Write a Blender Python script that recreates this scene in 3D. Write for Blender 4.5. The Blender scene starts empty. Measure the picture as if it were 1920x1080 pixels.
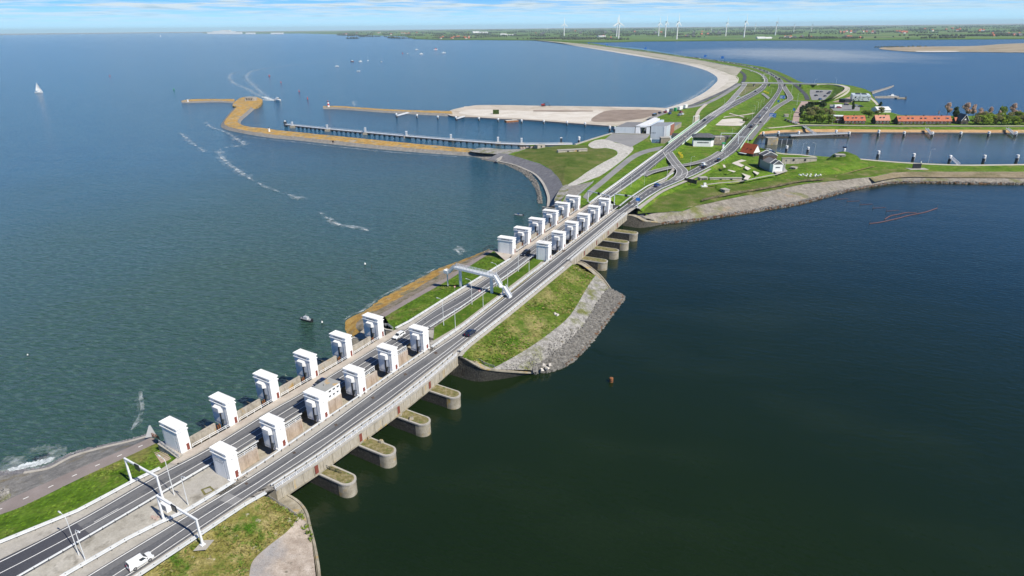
import bpy, bmesh, math, random
from math import sin, cos, pi, radians, atan2, hypot, sqrt
from mathutils import Vector, Matrix, noise as mnoise
from mathutils.geometry import tessellate_polygon
random.seed(7)
SC = bpy.context.scene
COL = SC.collection

# ------------------------------------------------------------------ camera
FPX, HY, ROLL, CZ = 1180.0, 50.0, -0.0099, 108.0
PITCH = math.atan((540 - HY) / FPX)
cpi, spi, cro, sro = cos(PITCH), sin(PITCH), cos(ROLL), sin(ROLL)
cam_d = bpy.data.cameras.new('camera')
cam_d.sensor_width = 36.0
cam_d.lens = FPX / 1920 * 36.0
cam_d.clip_start = 1.0
cam_d.clip_end = 200000.0
cam = bpy.data.objects.new('camera', cam_d)
COL.objects.link(cam)
_r = Vector((1, 0, 0)); _f = Vector((0, cpi, -spi)); _u = _r.cross(_f)
_r2 = cro * _r + sro * _u; _u2 = -sro * _r + cro * _u
cam.matrix_world = Matrix(((_r2.x, _u2.x, -_f.x, 0), (_r2.y, _u2.y, -_f.y, 0), (_r2.z, _u2.z, -_f.z, CZ), (0, 0, 0, 1)))
SC.camera = cam

def U(px, py, z=0.0):
    """the point of the horizontal plane at height z that the survey photo shows at px, py"""
    x = px - 960; y = 540 - py
    x, y = cro * x - sro * y, sro * x + cro * y
    d = Vector((x, FPX * cpi + y * spi, -FPX * spi + y * cpi))
    return Vector((0, 0, CZ)) + d * ((z - CZ) / d.z)

def PJ(v):
    x, y, z = v[0], v[1], v[2] - CZ
    dep = y * cpi - z * spi; up = y * spi + z * cpi
    x, y = FPX * x / dep, FPX * up / dep
    return 960 + cro * x + sro * y, 540 - (-sro * x + cro * y)

def HT(px, py, z, top):
    """height of an upright thing based at px, py whose top shows at row top"""
    b = U(px, py, z); lo, hi = 0.0, 500.0
    for _ in range(40):
        m = (lo + hi) / 2
        if PJ(b + Vector((0, 0, m)))[1] > top: lo = m
        else: hi = m
    return lo

def ANG(p, q, z=0.0):
    a, b = U(*p, z), U(*q, z)
    return atan2(b.y - a.y, b.x - a.x)

# ------------------------------------------------------------------ curves
def resample(pts, n):
    pts = [Vector(p) for p in pts]
    L = [0.0]
    for a, b in zip(pts, pts[1:]): L.append(L[-1] + (b - a).length)
    out = []; k = 0
    for i in range(n):
        s = L[-1] * i / (n - 1)
        while k < len(pts) - 2 and L[k + 1] < s: k += 1
        d = L[k + 1] - L[k]
        out.append(pts[k].lerp(pts[k + 1], 0 if d < 1e-9 else (s - L[k]) / d))
    return out

def smooth(pts, k=4, closed=False):
    pts = [Vector(p) for p in pts]; n = len(pts)
    if n < 3: return pts
    out = []
    rng = range(n) if closed else range(n - 1)
    for i in rng:
        if closed: p0, p1, p2, p3 = pts[i - 1], pts[i], pts[(i + 1) % n], pts[(i + 2) % n]
        else:
            p1, p2 = pts[i], pts[i + 1]
            p0 = pts[i - 1] if i else p1 * 2 - p2
            p3 = pts[i + 2] if i + 2 < n else p2 * 2 - p1
        for j in range(k):
            t = j / k
            out.append(0.5 * ((2 * p1) + (p2 - p0) * t + (2 * p0 - 5 * p1 + 4 * p2 - p3) * t * t + (3 * p1 - p0 - 3 * p2 + p3) * t ** 3))
    if not closed: out.append(pts[-1])
    return out

def UW(pts, z=0.0):
    """pixel list -> world list; z a number or a function of the pixel"""
    return [U(p[0], p[1], z(p[0], p[1]) if callable(z) else (p[2] if len(p) > 2 else z)) for p in pts]

def offset(W, d):
    """shift a world polyline sideways (to its right for d > 0)"""
    out = []
    for i, p in enumerate(W):
        a = W[max(i - 1, 0)]; b = W[min(i + 1, len(W) - 1)]
        t = (b - a); t.z = 0
        if t.length < 1e-6: out.append(p.copy()); continue
        t.normalize()
        out.append(p + Vector((t.y, -t.x, 0)) * d)
    return out

def along(W, step, start=0.0):
    """points every step metres with heading"""
    L = 0.0; nxt = start; out = []
    for a, b in zip(W, W[1:]):
        d = (b - a).length
        while nxt <= L + d and d > 1e-9:
            out.append((a.lerp(b, (nxt - L) / d), atan2(b.y - a.y, b.x - a.x)))
            nxt += step
        L += d
    return out

# ------------------------------------------------------------------ meshes
class MB:
    def __init__(s): s.v = []; s.f = []; s.m = []
    def add(s, vs, fs, m=0):
        o = len(s.v); s.v += [tuple(v) for v in vs]
        s.f += [tuple(i + o for i in f) for f in fs]; s.m += [m] * len(fs)
        return s
    def box(s, c, d, m=0, rz=0.0, taper=1.0, ty=None):
        ty = taper if ty is None else ty
        x, y, z = d[0] / 2, d[1] / 2, d[2] / 2; vs = []
        for (a, b, e) in ((-1, -1, -1), (1, -1, -1), (1, 1, -1), (-1, 1, -1), (-1, -1, 1), (1, -1, 1), (1, 1, 1), (-1, 1, 1)):
            kx, ky = (taper, ty) if e > 0 else (1, 1)
            px, py = a * x * kx, b * y * ky
            vs.append((c[0] + px * cos(rz) - py * sin(rz), c[1] + px * sin(rz) + py * cos(rz), c[2] + e * z))
        return s.add(vs, [(3, 2, 1, 0), (4, 5, 6, 7), (0, 1, 5, 4), (1, 2, 6, 5), (2, 3, 7, 6), (3, 0, 4, 7)], m)
    def prism(s, P, z0, z1, m=0, top=None, mtop=None, bottom=True):
        """P: ring of (x, y); top: another ring"""
        n = len(P); T = top or P
        A = sum(P[i][0] * P[(i + 1) % n][1] - P[(i + 1) % n][0] * P[i][1] for i in range(n))
        if A < 0: P = list(P)[::-1]; T = list(T)[::-1]
        zz0 = z0 if isinstance(z0, (list, tuple)) else [z0] * n
        vs = [(P[i][0], P[i][1], zz0[i]) for i in range(n)] + [(T[i][0], T[i][1], z1) for i in range(n)]
        s.add(vs, [(i, (i + 1) % n, n + (i + 1) % n, n + i) for i in range(n)], m)
        tri = tessellate_polygon([[Vector((p[0], p[1], 0)) for p in T]])
        s.add([(p[0], p[1], z1) for p in T], [up(t, T) for t in tri], m if mtop is None else mtop)
        if bottom:
            s.add([(P[i][0], P[i][1], zz0[i]) for i in range(n)], [up(t, P)[::-1] for t in tri], m)
        return s
    def profile(s, P, y0, y1, m=0, in0=0.0, in1=0.0):
        """P: ring of (x, z), extruded along y"""
        n = len(P)
        vs = [(p[0], y0, p[1]) for p in P] + [(p[0], y1, p[1]) for p in P]
        A = sum(P[i][0] * P[(i + 1) % n][1] - P[(i + 1) % n][0] * P[i][1] for i in range(n))
        fs = [((i + 1) % n, i, n + i, n + (i + 1) % n) for i in range(n)]
        if A < 0: fs = [f[::-1] for f in fs]
        s.add(vs, fs, m)
        tri = tessellate_polygon([[Vector((p[0], p[1], 0)) for p in P]])
        a = [up(t, P) for t in tri]
        s.add(vs[:n], a if True else a, m); s.add(vs[n:], [t[::-1] for t in a], m)
        return s
    def tube(s, p, q, r0, r1=None, n=6, m=0, caps=True):
        p, q = Vector(p), Vector(q); r1 = r0 if r1 is None else r1
        d = (q - p)
        if d.length < 1e-9: return s
        d.normalize(); a = d.orthogonal().normalized(); b = d.cross(a)
        vs = [p + (a * cos(2 * pi * i / n) + b * sin(2 * pi * i / n)) * r0 for i in range(n)]
        vs += [q + (a * cos(2 * pi * i / n) + b * sin(2 * pi * i / n)) * r1 for i in range(n)]
        fs = [(i, (i + 1) % n, n + (i + 1) % n, n + i) for i in range(n)]
        if caps: fs += [tuple(range(n))[::-1], tuple(range(n, 2 * n))]
        return s.add(vs, fs, m)
    def path(s, pts, r, n=6, m=0):
        for i, (a, b) in enumerate(zip(pts, pts[1:])): s.tube(a, b, r if not callable(r) else r(i), None if not callable(r) else r(i + 1), n, m)
        return s
    def beam(s, W, w, z0, z1, m=0):
        """a rectangular bar following a world polyline; z0/z1 relative to the line"""
        A = offset(W, -w / 2); B = offset(W, w / 2); n = len(W); vs = []
        for i in range(n):
            for p, z in ((A[i], z0), (B[i], z0), (B[i], z1), (A[i], z1)): vs.append((p.x, p.y, p.z + z))
        fs = []
        for i in range(n - 1):
            a, b = 4 * i, 4 * i + 4
            fs += [(a, b, b + 1, a + 1), (a + 1, b + 1, b + 2, a + 2), (a + 2, b + 2, b + 3, a + 3), (a + 3, b + 3, b, a)]
        fs += [(0, 1, 2, 3), (4 * n - 1, 4 * n - 2, 4 * n - 3, 4 * n - 4)]
        return s.add(vs, fs, m)
    def lathe(s, prof, c=(0, 0, 0), n=12, m=0):
        k = len(prof); vs = []
        for r, z in prof:
            vs += [(c[0] + r * cos(2 * pi * i / n), c[1] + r * sin(2 * pi * i / n), c[2] + z) for i in range(n)]
        fs = [(j * n + i, j * n + (i + 1) % n, (j + 1) * n + (i + 1) % n, (j + 1) * n + i) for j in range(k - 1) for i in range(n)]
        fs += [tuple(range(n))[::-1], tuple(range((k - 1) * n, k * n))]
        return s.add(vs, fs, m)
    def sheet(s, A, B, m=0, cross=1, amp=0.0, fr=0.15):
        """surface between two world polylines of equal length"""
        n = len(A); vs = []
        for i in range(n):
            for j in range(cross + 1):
                p = A[i].lerp(B[i], j / cross)
                if amp and 0 < j < cross: p = p + Vector((0, 0, amp * mnoise.noise(p * fr)))
                vs.append(p)
        fs = []
        w = cross + 1
        for i in range(n - 1):
            for j in range(cross): fs.append((i * w + j, i * w + j + 1, (i + 1) * w + j + 1, (i + 1) * w + j))
        a, b, c = vs[fs[0][0]], vs[fs[0][1]], vs[fs[0][2]]
        if ((b - a).cross(c - a)).z < 0: fs = [f[::-1] for f in fs]
        return s.add(vs, fs, m)
    def flat(s, W, m=0):
        """polygon through world points (each keeps its own height)"""
        tri = tessellate_polygon([[Vector((p.x, p.y, 0)) for p in W]])
        return s.add(W, [up(t, W) for t in tri], m)
    def rock(s, c, r, m=0, sq=0.7):
        R = random.random
        a = R() * 6.28; vs = []
        for (x, y, z) in ((1, 1, -1), (-1, 1, -1), (-1, -1, -1), (1, -1, -1), (1, 1, 1), (-1, 1, 1), (-1, -1, 1), (1, -1, 1)):
            k = (0.45 + 0.3 * R()) * r; kz = k * (0.55 if z > 0 else 1) * sq
            x2 = x * k * (0.75 if z > 0 else 1); y2 = y * k * (0.75 if z > 0 else 1) * (0.7 + 0.5 * R())
            vs.append((c[0] + x2 * cos(a) - y2 * sin(a), c[1] + x2 * sin(a) + y2 * cos(a), c[2] + z * kz + (R() - .5) * r * .3))
        return s.add(vs, [(3, 2, 1, 0), (4, 5, 6, 7), (0, 1, 5, 4), (1, 2, 6, 5), (2, 3, 7, 6), (3, 0, 4, 7)], m)
    def build(s, name, mats, parent=None, smooth=False, fix=False):
        me = bpy.data.meshes.new(name)
        me.from_pydata(s.v, [], s.f)
        for mt in (mats if isinstance(mats, (list, tuple)) else [mats]): me.materials.append(mt)
        if len(me.materials) > 1: me.polygons.foreach_set('material_index', s.m)
        if smooth: me.polygons.foreach_set('use_smooth', [True] * len(me.polygons))
        if fix:
            bm = bmesh.new(); bm.from_mesh(me)
            bmesh.ops.remove_doubles(bm, verts=bm.verts, dist=1e-4)
            bmesh.ops.recalc_face_normals(bm, faces=bm.faces); bm.to_mesh(me); bm.free()
        me.update()
        o = bpy.data.objects.new(name, me); COL.objects.link(o)
        if parent: o.parent = parent
        return o

def up(t, P):
    a, b, c = P[t[0]], P[t[1]], P[t[2]]
    return tuple(t) if (b[0] - a[0]) * (c[1] - a[1]) - (b[1] - a[1]) * (c[0] - a[0]) > 0 else tuple(t[::-1])

def tag(o, label=None, cat=None, group=None, kind=None):
    if label: o['label'] = label
    if cat: o['category'] = cat
    if group: o['group'] = group
    if kind: o['kind'] = kind
    return o

def thing(name, loc, rz=0.0, label=None, cat=None, group=None, scale=1.0):
    o = bpy.data.objects.new(name, None); COL.objects.link(o)
    o.location = loc; o.rotation_euler = (0, 0, rz); o.scale = (scale,) * 3
    o.empty_display_size = 0.5
    return tag(o, label, cat, group)

KIDS = {}
def kids_of(root):
    if root.name not in KIDS: KIDS[root.name] = [c for c in root.children]
    return KIDS[root.name]

def copy_tree(o, parent=None):
    c = o.copy(); COL.objects.link(c)
    if parent: c.parent = parent
    for ch in kids_of(o): copy_tree(ch, c)
    return c

def place(proto, used, loc, rz, label=None, cat=None, group=None, scale=None, paint=None):
    """first call moves the prototype itself, later calls copy it with all its parts"""
    if not used: o = proto; used.append(1); kids_of(proto); [kids_of(k) for k in kids_of(proto)]
    else: o = copy_tree(proto)
    o.location = loc; o.rotation_euler = (0, 0, rz)
    if scale is not None: o.scale = (scale,) * 3 if not isinstance(scale, tuple) else scale
    tag(o, label, cat, group)
    if paint is not None:
        for k in o.children:
            if k.name.split('.')[0] == 'body' and k.material_slots:
                k.material_slots[0].link = 'OBJECT'; k.material_slots[0].material = paint
    return o
# ------------------------------------------------------------------ exposure and sky colour
EXPO = 0.40
SKY_T = (0.20, 0.74, 1.50)
CLOUD_C = (7.6, 8.5, 8.9)
HORIZON_C = (6.0, 9.8, 11.8)
HAZE_D = 0.000027
# ------------------------------------------------------------------ materials
def mat(name, stops, scale=0.2, detail=6.0, rough=0.85, bump=0.0, bscale=2.0, patch=None, patch2=None, grain=0.0, gscale=8.0,
        metal=0.0, spec=0.3, stretch=None, rot=0.0, distort=0.0, nrough=0.6, brick=None, wave=None):
    """stops: list of (pos, rgb) along a noise field; patch: (rgb, scale, lo, hi) second noise field mixed in"""
    m = bpy.data.materials.new(name); m.use_nodes = True
    nt = m.node_tree; N, L = nt.nodes, nt.links; N.clear()
    out = N.new('ShaderNodeOutputMaterial'); b = N.new('ShaderNodeBsdfPrincipled')
    L.new(b.outputs[0], out.inputs[0])
    b.inputs['Roughness'].default_value = rough; b.inputs['Metallic'].default_value = metal
    b.inputs['Specular IOR Level'].default_value = spec
    geo = N.new('ShaderNodeNewGeometry'); vec = geo.outputs['Position']
    if stretch:
        mp = N.new('ShaderNodeMapping'); mp.inputs['Scale'].default_value = stretch; mp.inputs['Rotation'].default_value = (0, 0, rot)
        mp0 = N.new('ShaderNodeMapping'); mp0.inputs['Rotation'].default_value = (0, 0, rot); mp.inputs['Rotation'].default_value = (0, 0, 0)
        L.new(vec, mp0.inputs[0]); L.new(mp0.outputs[0], mp.inputs[0]); vec = mp.outputs[0]
    def nz(sc, de=detail, v=None, w=0.0):
        n = N.new('ShaderNodeTexNoise'); n.inputs['Scale'].default_value = sc; n.inputs['Detail'].default_value = de
        n.inputs['Roughness'].default_value = nrough; n.inputs['Distortion'].default_value = distort
        L.new(v or vec, n.inputs['Vector']); return n
    def mix(fac, a, bb, mode='MIX'):
        x = N.new('ShaderNodeMix'); x.data_type = 'RGBA'; x.blend_type = mode
        if isinstance(fac, float): x.inputs[0].default_value = fac
        else: L.new(fac, x.inputs[0])
        for i, c in ((6, a), (7, bb)):
            if isinstance(c, tuple): x.inputs[i].default_value = (*c, 1)
            else: L.new(c, x.inputs[i])
        return x.outputs[2]
    if len(stops) == 1: col = stops[0][1]
    else:
        r = N.new('ShaderNodeValToRGB'); e = r.color_ramp.elements
        for i, (p, c) in enumerate(stops):
            el = e[i] if i < 2 else e.new(p)
            el.position = p; el.color = (*c, 1)
        L.new(nz(scale).outputs[0], r.inputs[0]); col = r.outputs[0]
    for pt in (patch, patch2):
        if pt:
            pc, ps, lo, hi = pt[:4]
            mr = N.new('ShaderNodeMapRange'); mr.inputs[1].default_value = lo; mr.inputs[2].default_value = hi
            L.new(nz(ps, 5.0).outputs[0], mr.inputs[0]); col = mix(mr.outputs[0], col, pc)
    if brick:
        bc, bs, mort = brick
        bt = N.new('ShaderNodeTexBrick'); bt.inputs['Scale'].default_value = bs
        bt.inputs['Mortar Size'].default_value = mort; bt.inputs['Color1'].default_value = (0, 0, 0, 1); bt.inputs['Color2'].default_value = (0, 0, 0, 1); bt.inputs['Mortar'].default_value = (1, 1, 1, 1)
        L.new(vec, bt.inputs[0]); col = mix(bt.outputs[0], col, bc)
    if grain:
        g = nz(gscale, 3.0); mr = N.new('ShaderNodeMapRange'); mr.inputs[1].default_value = 0.3; mr.inputs[2].default_value = 0.7
        mr.inputs[3].default_value = 1 - grain; mr.inputs[4].default_value = 1 + grain
        L.new(g.outputs[0], mr.inputs[0])
        mm = N.new('ShaderNodeVectorMath'); mm.operation = 'SCALE'
        if isinstance(col, tuple): mm.inputs[0].default_value = col
        else: L.new(col, mm.inputs[0])
        L.new(mr.outputs[0], mm.inputs['Scale']); col = mm.outputs[0]
    if isinstance(col, tuple): b.inputs['Base Color'].default_value = (*col, 1)
    else: L.new(col, b.inputs['Base Color'])
    if bump:
        bp = N.new('ShaderNodeBump'); bp.inputs['Strength'].default_value = min(1.0, bump); bp.inputs['Distance'].default_value = max(0.05, bump * 0.3)
        L.new(nz(bscale, 5.0).outputs[0], bp.inputs['Height']); L.new(bp.outputs[0], b.inputs['Normal'])
    return m

def paint(name, c, rough=0.4, metal=0.0, spec=0.5, coat=0.0):
    m = bpy.data.materials.new(name); m.use_nodes = True
    b = m.node_tree.nodes['Principled BSDF']
    N, L = m.node_tree.nodes, m.node_tree.links
    n = N.new('ShaderNodeTexNoise'); n.inputs['Scale'].default_value = 0.9; n.inputs['Detail'].default_value = 6
    g = N.new('ShaderNodeNewGeometry'); L.new(g.outputs['Position'], n.inputs['Vector'])
    r = N.new('ShaderNodeValToRGB'); e = r.color_ramp.elements
    e[0].position = .3; e[0].color = (*[x * .86 for x in c], 1); e[1].position = .65; e[1].color = (*c, 1)
    L.new(n.outputs[0], r.inputs[0]); L.new(r.outputs[0], b.inputs['Base Color'])
    b.inputs['Roughness'].default_value = rough; b.inputs['Metallic'].default_value = metal
    b.inputs['Specular IOR Level'].default_value = spec; b.inputs['Coat Weight'].default_value = coat
    return m

def water(name, c0, c1, pscale, rough, layers, patch=None, crest=None):
    """layers: (scale, stretch, rot, amplitude in metres)"""
    m = bpy.data.materials.new(name); m.use_nodes = True
    N, L = m.node_tree.nodes, m.node_tree.links
    b = N['Principled BSDF']; b.inputs['Roughness'].default_value = rough; b.inputs['IOR'].default_value = 1.333
    b.inputs['Specular IOR Level'].default_value = 0.5
    g = N.new('ShaderNodeNewGeometry')
    n = N.new('ShaderNodeTexNoise'); n.inputs['Scale'].default_value = pscale; n.inputs['Detail'].default_value = 5
    L.new(g.outputs['Position'], n.inputs['Vector'])
    r = N.new('ShaderNodeValToRGB'); e = r.color_ramp.elements
    e[0].position = .35; e[0].color = (*c0, 1); e[1].position = .65; e[1].color = (*c1, 1)
    L.new(n.outputs[0], r.inputs[0]); col = r.outputs[0]
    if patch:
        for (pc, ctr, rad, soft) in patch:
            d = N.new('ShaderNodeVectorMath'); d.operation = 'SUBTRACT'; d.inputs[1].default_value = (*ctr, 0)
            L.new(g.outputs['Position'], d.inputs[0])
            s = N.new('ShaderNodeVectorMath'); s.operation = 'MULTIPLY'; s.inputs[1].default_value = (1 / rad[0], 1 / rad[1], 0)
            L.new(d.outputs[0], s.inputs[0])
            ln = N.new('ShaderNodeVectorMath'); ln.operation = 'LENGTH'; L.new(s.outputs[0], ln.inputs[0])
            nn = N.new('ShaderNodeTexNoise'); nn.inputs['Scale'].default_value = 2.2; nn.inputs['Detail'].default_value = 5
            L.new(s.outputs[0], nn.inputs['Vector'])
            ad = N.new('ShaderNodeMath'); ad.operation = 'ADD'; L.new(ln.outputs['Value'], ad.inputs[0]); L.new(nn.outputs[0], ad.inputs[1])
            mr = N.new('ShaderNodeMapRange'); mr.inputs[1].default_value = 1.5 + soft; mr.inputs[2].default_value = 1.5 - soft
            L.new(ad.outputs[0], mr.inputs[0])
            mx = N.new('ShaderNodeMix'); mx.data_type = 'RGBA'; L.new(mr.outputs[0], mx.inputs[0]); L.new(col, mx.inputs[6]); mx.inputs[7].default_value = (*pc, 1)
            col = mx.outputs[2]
    if crest:  # paler crests: sky light on the wave tops painted into the base colour
        mp = N.new('ShaderNodeMapping'); mp.inputs['Rotation'].default_value = (0, 0, layers[-1][2]); L.new(g.outputs['Position'], mp.inputs[0])
        m2 = N.new('ShaderNodeMapping'); m2.inputs['Scale'].default_value = (layers[-1][1][0], layers[-1][1][1], 1); L.new(mp.outputs[0], m2.inputs[0])
        cn = N.new('ShaderNodeTexNoise'); cn.inputs['Scale'].default_value = layers[-1][0] * .8; cn.inputs['Detail'].default_value = 4; L.new(m2.outputs[0], cn.inputs['Vector'])
        cr = N.new('ShaderNodeMapRange'); cr.inputs[1].default_value = .50; cr.inputs[2].default_value = .68; L.new(cn.outputs[0], cr.inputs[0])
        cx = N.new('ShaderNodeMix'); cx.data_type = 'RGBA'; cx.blend_type = 'ADD'; L.new(cr.outputs[0], cx.inputs[0]); L.new(col, cx.inputs[6]); cx.inputs[7].default_value = (*crest, 1); col = cx.outputs[2]
    L.new(col, b.inputs['Base Color'])
    prev = None
    for (sc, st, ro, am, de) in layers:
        mp = N.new('ShaderNodeMapping'); mp.vector_type = 'POINT'; mp.inputs['Rotation'].default_value = (0, 0, ro)
        L.new(g.outputs['Position'], mp.inputs[0])
        m2 = N.new('ShaderNodeMapping'); m2.inputs['Scale'].default_value = (st[0], st[1], 1); L.new(mp.outputs[0], m2.inputs[0])
        w = N.new('ShaderNodeTexNoise'); w.inputs['Scale'].default_value = sc; w.inputs['Detail'].default_value = de; w.inputs['Roughness'].default_value = .55
        L.new(m2.outputs[0], w.inputs['Vector'])
        bp = N.new('ShaderNodeBump'); bp.inputs['Strength'].default_value = 1.0; bp.inputs['Distance'].default_value = am
        L.new(w.outputs[0], bp.inputs['Height'])
        if prev: L.new(prev, bp.inputs['Normal'])
        prev = bp.outputs[0]
    if prev: L.new(prev, b.inputs['Normal'])
    return m

GRASS = mat('grass_green', [(.3, (.036, .080, .006)), (.5, (.070, .130, .012)), (.72, (.125, .175, .028))], .16, rough=.95, bump=.5, bscale=1.2,
            patch=((.17, .155, .045), .35, .60, .74), grain=.35, gscale=1.6, spec=.1)
GRASS_LUSH = mat('grass_lush', [(.28, (.050, .105, .008)), (.48, (.088, .165, .014)), (.72, (.140, .210, .028))], .16, rough=.95, bump=.4, bscale=1.2,
                 patch=((.19, .185, .055), .10, .54, .70), grain=.38, gscale=.9, spec=.1)
GRASS_DRY = mat('grass_dry', [(.28, (.085, .115, .020)), (.48, (.185, .170, .050)), (.7, (.30, .255, .115))], .30, rough=.95, bump=.6, bscale=1.5,
                patch=((.050, .115, .010), .22, .54, .66), patch2=((.40, .36, .29), .5, .63, .72), grain=.35, gscale=2.2, spec=.1)
GRASS_BROWN = mat('grass_brown', [(.3, (.10, .12, .03)), (.7, (.22, .18, .09))], .2, rough=.95, bump=.5, grain=.3, gscale=1.5, spec=.1)
BRUSH = mat('brush_dark', [(.3, (.02, .045, .010)), (.7, (.07, .10, .03))], .5, rough=.95, bump=1.0, bscale=1.0, grain=.4, gscale=2, spec=.1)
ASPH = mat('asphalt', [(.3, (.088, .091, .101)), (.7, (.125, .128, .138))], .06, rough=.9, grain=.20, gscale=2.0, patch=((.185, .183, .18), .035, .54, .70))
ASPH_DARK = mat('asphalt_dark', [(.3, (.05, .053, .066)), (.7, (.075, .077, .09))], .06, rough=.9, grain=.14, gscale=3.0)
ASPH_PALE = mat('asphalt_pale', [(.3, (.20, .20, .205)), (.7, (.28, .28, .28))], .06, rough=.9, grain=.10, gscale=3.0)
WHEEL = mat('asphalt_worn', [(.3, (.155, .155, .158)), (.7, (.215, .213, .21))], .08, rough=.85, grain=.14, gscale=3.0)
CONC = mat('concrete', [(.3, (.31, .295, .265)), (.5, (.38, .36, .325)), (.7, (.44, .42, .385))], .25, rough=.9, grain=.10, gscale=2.5, patch=((.26, .24, .21), .25, .56, .74))
CONC_MED = mat('concrete_median', [(.3, (.31, .29, .25)), (.55, (.41, .39, .345)), (.75, (.48, .455, .415))], .22, rough=.92, grain=.12, gscale=2.0, patch=((.22, .205, .175), .35, .54, .68), patch2=((.27, .13, .09), .9, .76, .80))
CONC_WALK = mat('concrete_walk', [(.3, (.38, .33, .285)), (.6, (.47, .425, .37)), (.75, (.52, .475, .42))], .3, rough=.9, grain=.10, gscale=2.5, patch=((.40, .36, .31), .22, .58, .75))
CONC_OLD = mat('concrete_stained', [(.25, (.20, .175, .14)), (.5, (.38, .345, .29)), (.75, (.46, .42, .36))], .5, rough=.92, bump=.2, grain=.2, gscale=3, stretch=(1, 1, .45),
               patch=((.15, .13, .10), .8, .58, .72), patch2=((.42, .25, .06), .35, .60, .72))
CONC_PINK = mat('concrete_pink', [(.25, (.30, .235, .185)), (.5, (.43, .355, .295)), (.75, (.52, .455, .40))], .5, rough=.92, grain=.15, gscale=3, stretch=(1, 1, .3),
                patch=((.40, .25, .165), .7, .60, .76))
GIRD = mat('girder_concrete', [(.25, (.25, .22, .17)), (.5, (.38, .345, .28)), (.75, (.45, .41, .345))], .6, rough=.92, grain=.12, gscale=3, stretch=(1, 1, .3),
           patch=((.27, .23, .16), .8, .58, .70), patch2=((.44, .30, .10), .3, .62, .74))
BASALT = mat('basalt_masonry', [(.3, (.035, .033, .028)), (.55, (.075, .070, .060)), (.75, (.135, .125, .105))], 1.4, rough=.9, bump=.5, bscale=2.5, grain=.35, gscale=3.5,
             patch=((.30, .28, .245), 1.6, .66, .70))
PIER_CONC = mat('pier_concrete', [(.3, (.20, .18, .135)), (.55, (.32, .29, .23)), (.75, (.40, .365, .30))], .5, rough=.9, bump=.2, grain=.15, gscale=3,
                patch=((.42, .28, .07), .35, .56, .70))
MOSS = mat('pier_moss', [(.3, (.10, .10, .03)), (.5, (.19, .165, .07)), (.7, (.30, .25, .16))], .7, rough=.95, bump=.5, bscale=2.5, grain=.3, gscale=3,
           patch=((.07, .12, .02), .5, .55, .68))
STONE = mat('stone_revetment', [(.3, (.15, .145, .135)), (.5, (.225, .215, .20)), (.75, (.31, .30, .275))], .45, rough=.92, bump=.5, bscale=2.2, grain=.30, gscale=2.6, patch=((.20, .17, .11), .25, .58, .72))
STONE_PALE = mat('stone_pale', [(.3, (.16, .155, .145)), (.5, (.27, .26, .245)), (.75, (.40, .385, .36))], .6, rough=.92, bump=.5, bscale=2.0, grain=.35, gscale=2.0, patch=((.13, .14, .045), .14, .50, .64))
STONE_PINK = mat('gravel_pink', [(.3, (.30, .245, .20)), (.55, (.41, .35, .295)), (.75, (.50, .44, .39))], .6, rough=.95, bump=.4, bscale=3, grain=.2, gscale=4, patch=((.27, .275, .29), .10, .44, .70), patch2=((.20, .175, .14), .8, .62, .70))
STONE_DARK = mat('stone_dark', [(.3, (.13, .13, .145)), (.6, (.185, .185, .20)), (.8, (.235, .235, .245))], .4, rough=.9, bump=.3, bscale=1.6, grain=.25, gscale=2.4, patch=((.26, .25, .24), .12, .60, .75))
LICHEN = mat('stone_lichen', [(.3, (.26, .15, .04)), (.5, (.43, .255, .06)), (.72, (.47, .34, .13))], .30, rough=.95, bump=.5, bscale=2, grain=.3, gscale=2.4, patch=((.20, .18, .11), .16, .52, .64), patch2=((.34, .32, .28), .10, .56, .68))
ROCKM = mat('riprap_rock', [(.25, (.085, .082, .075)), (.5, (.165, .158, .145)), (.75, (.30, .285, .26))], .9, rough=.9, grain=.35, gscale=3)
ROCK_RUST = mat('riprap_wet', [(.25, (.045, .03, .02)), (.5, (.13, .07, .038)), (.75, (.24, .15, .085))], .9, rough=.75, grain=.35, gscale=3)
SAND = mat('sand_pale', [(.3, (.52, .475, .41)), (.55, (.60, .56, .50)), (.75, (.66, .63, .57))], .05, rough=.95, grain=.07, gscale=.5, patch=((.44, .40, .33), .02, .58, .72))
SAND_TAN = mat('sand_tan', [(.3, (.40, .35, .285)), (.55, (.50, .445, .375)), (.75, (.56, .51, .45))], .04, rough=.95, grain=.10, gscale=.5, patch=((.33, .28, .22), .03, .56, .68))
SAND_BROWN = mat('sand_brown', [(.3, (.20, .155, .125)), (.6, (.28, .225, .185))], .05, rough=.95, grain=.12, gscale=.6)
GRAVEL = mat('rubble_track', [(.3, (.30, .29, .26)), (.5, (.46, .445, .41)), (.72, (.58, .565, .53))], .5, rough=.95, bump=.5, bscale=1.2, grain=.3, gscale=1.2)
PAVE_MAUVE = mat('cycle_path', [(.3, (.205, .175, .165)), (.7, (.265, .23, .22))], .2, rough=.9, grain=.08, gscale=3)
PAVE_BRICK = mat('brick_paving', [(.3, (.33, .235, .20)), (.7, (.43, .34, .30))], .1, rough=.9, grain=.12, gscale=2)
PAVE_BEIGE = mat('beige_track', [(.3, (.42, .38, .32)), (.7, (.52, .48, .42))], .2, rough=.9, grain=.10, gscale=2)
LINE = mat('marking_white', [(.3, (.68, .68, .66)), (.6, (.82, .82, .80))], 1.5, rough=.7, grain=.06, gscale=4)
PLASTER = mat('white_plaster', [(.3, (.74, .745, .74)), (.6, (.82, .825, .82))], .5, rough=.6, grain=.03, gscale=3, stretch=(1, 1, .35), patch=((.62, .615, .59), 1.2, .68, .80))
PLASTER_ROOF = mat('white_roof', [(.3, (.68, .67, .64)), (.6, (.80, .79, .77))], .8, rough=.7, patch=((.50, .47, .42), .9, .64, .76))
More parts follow.
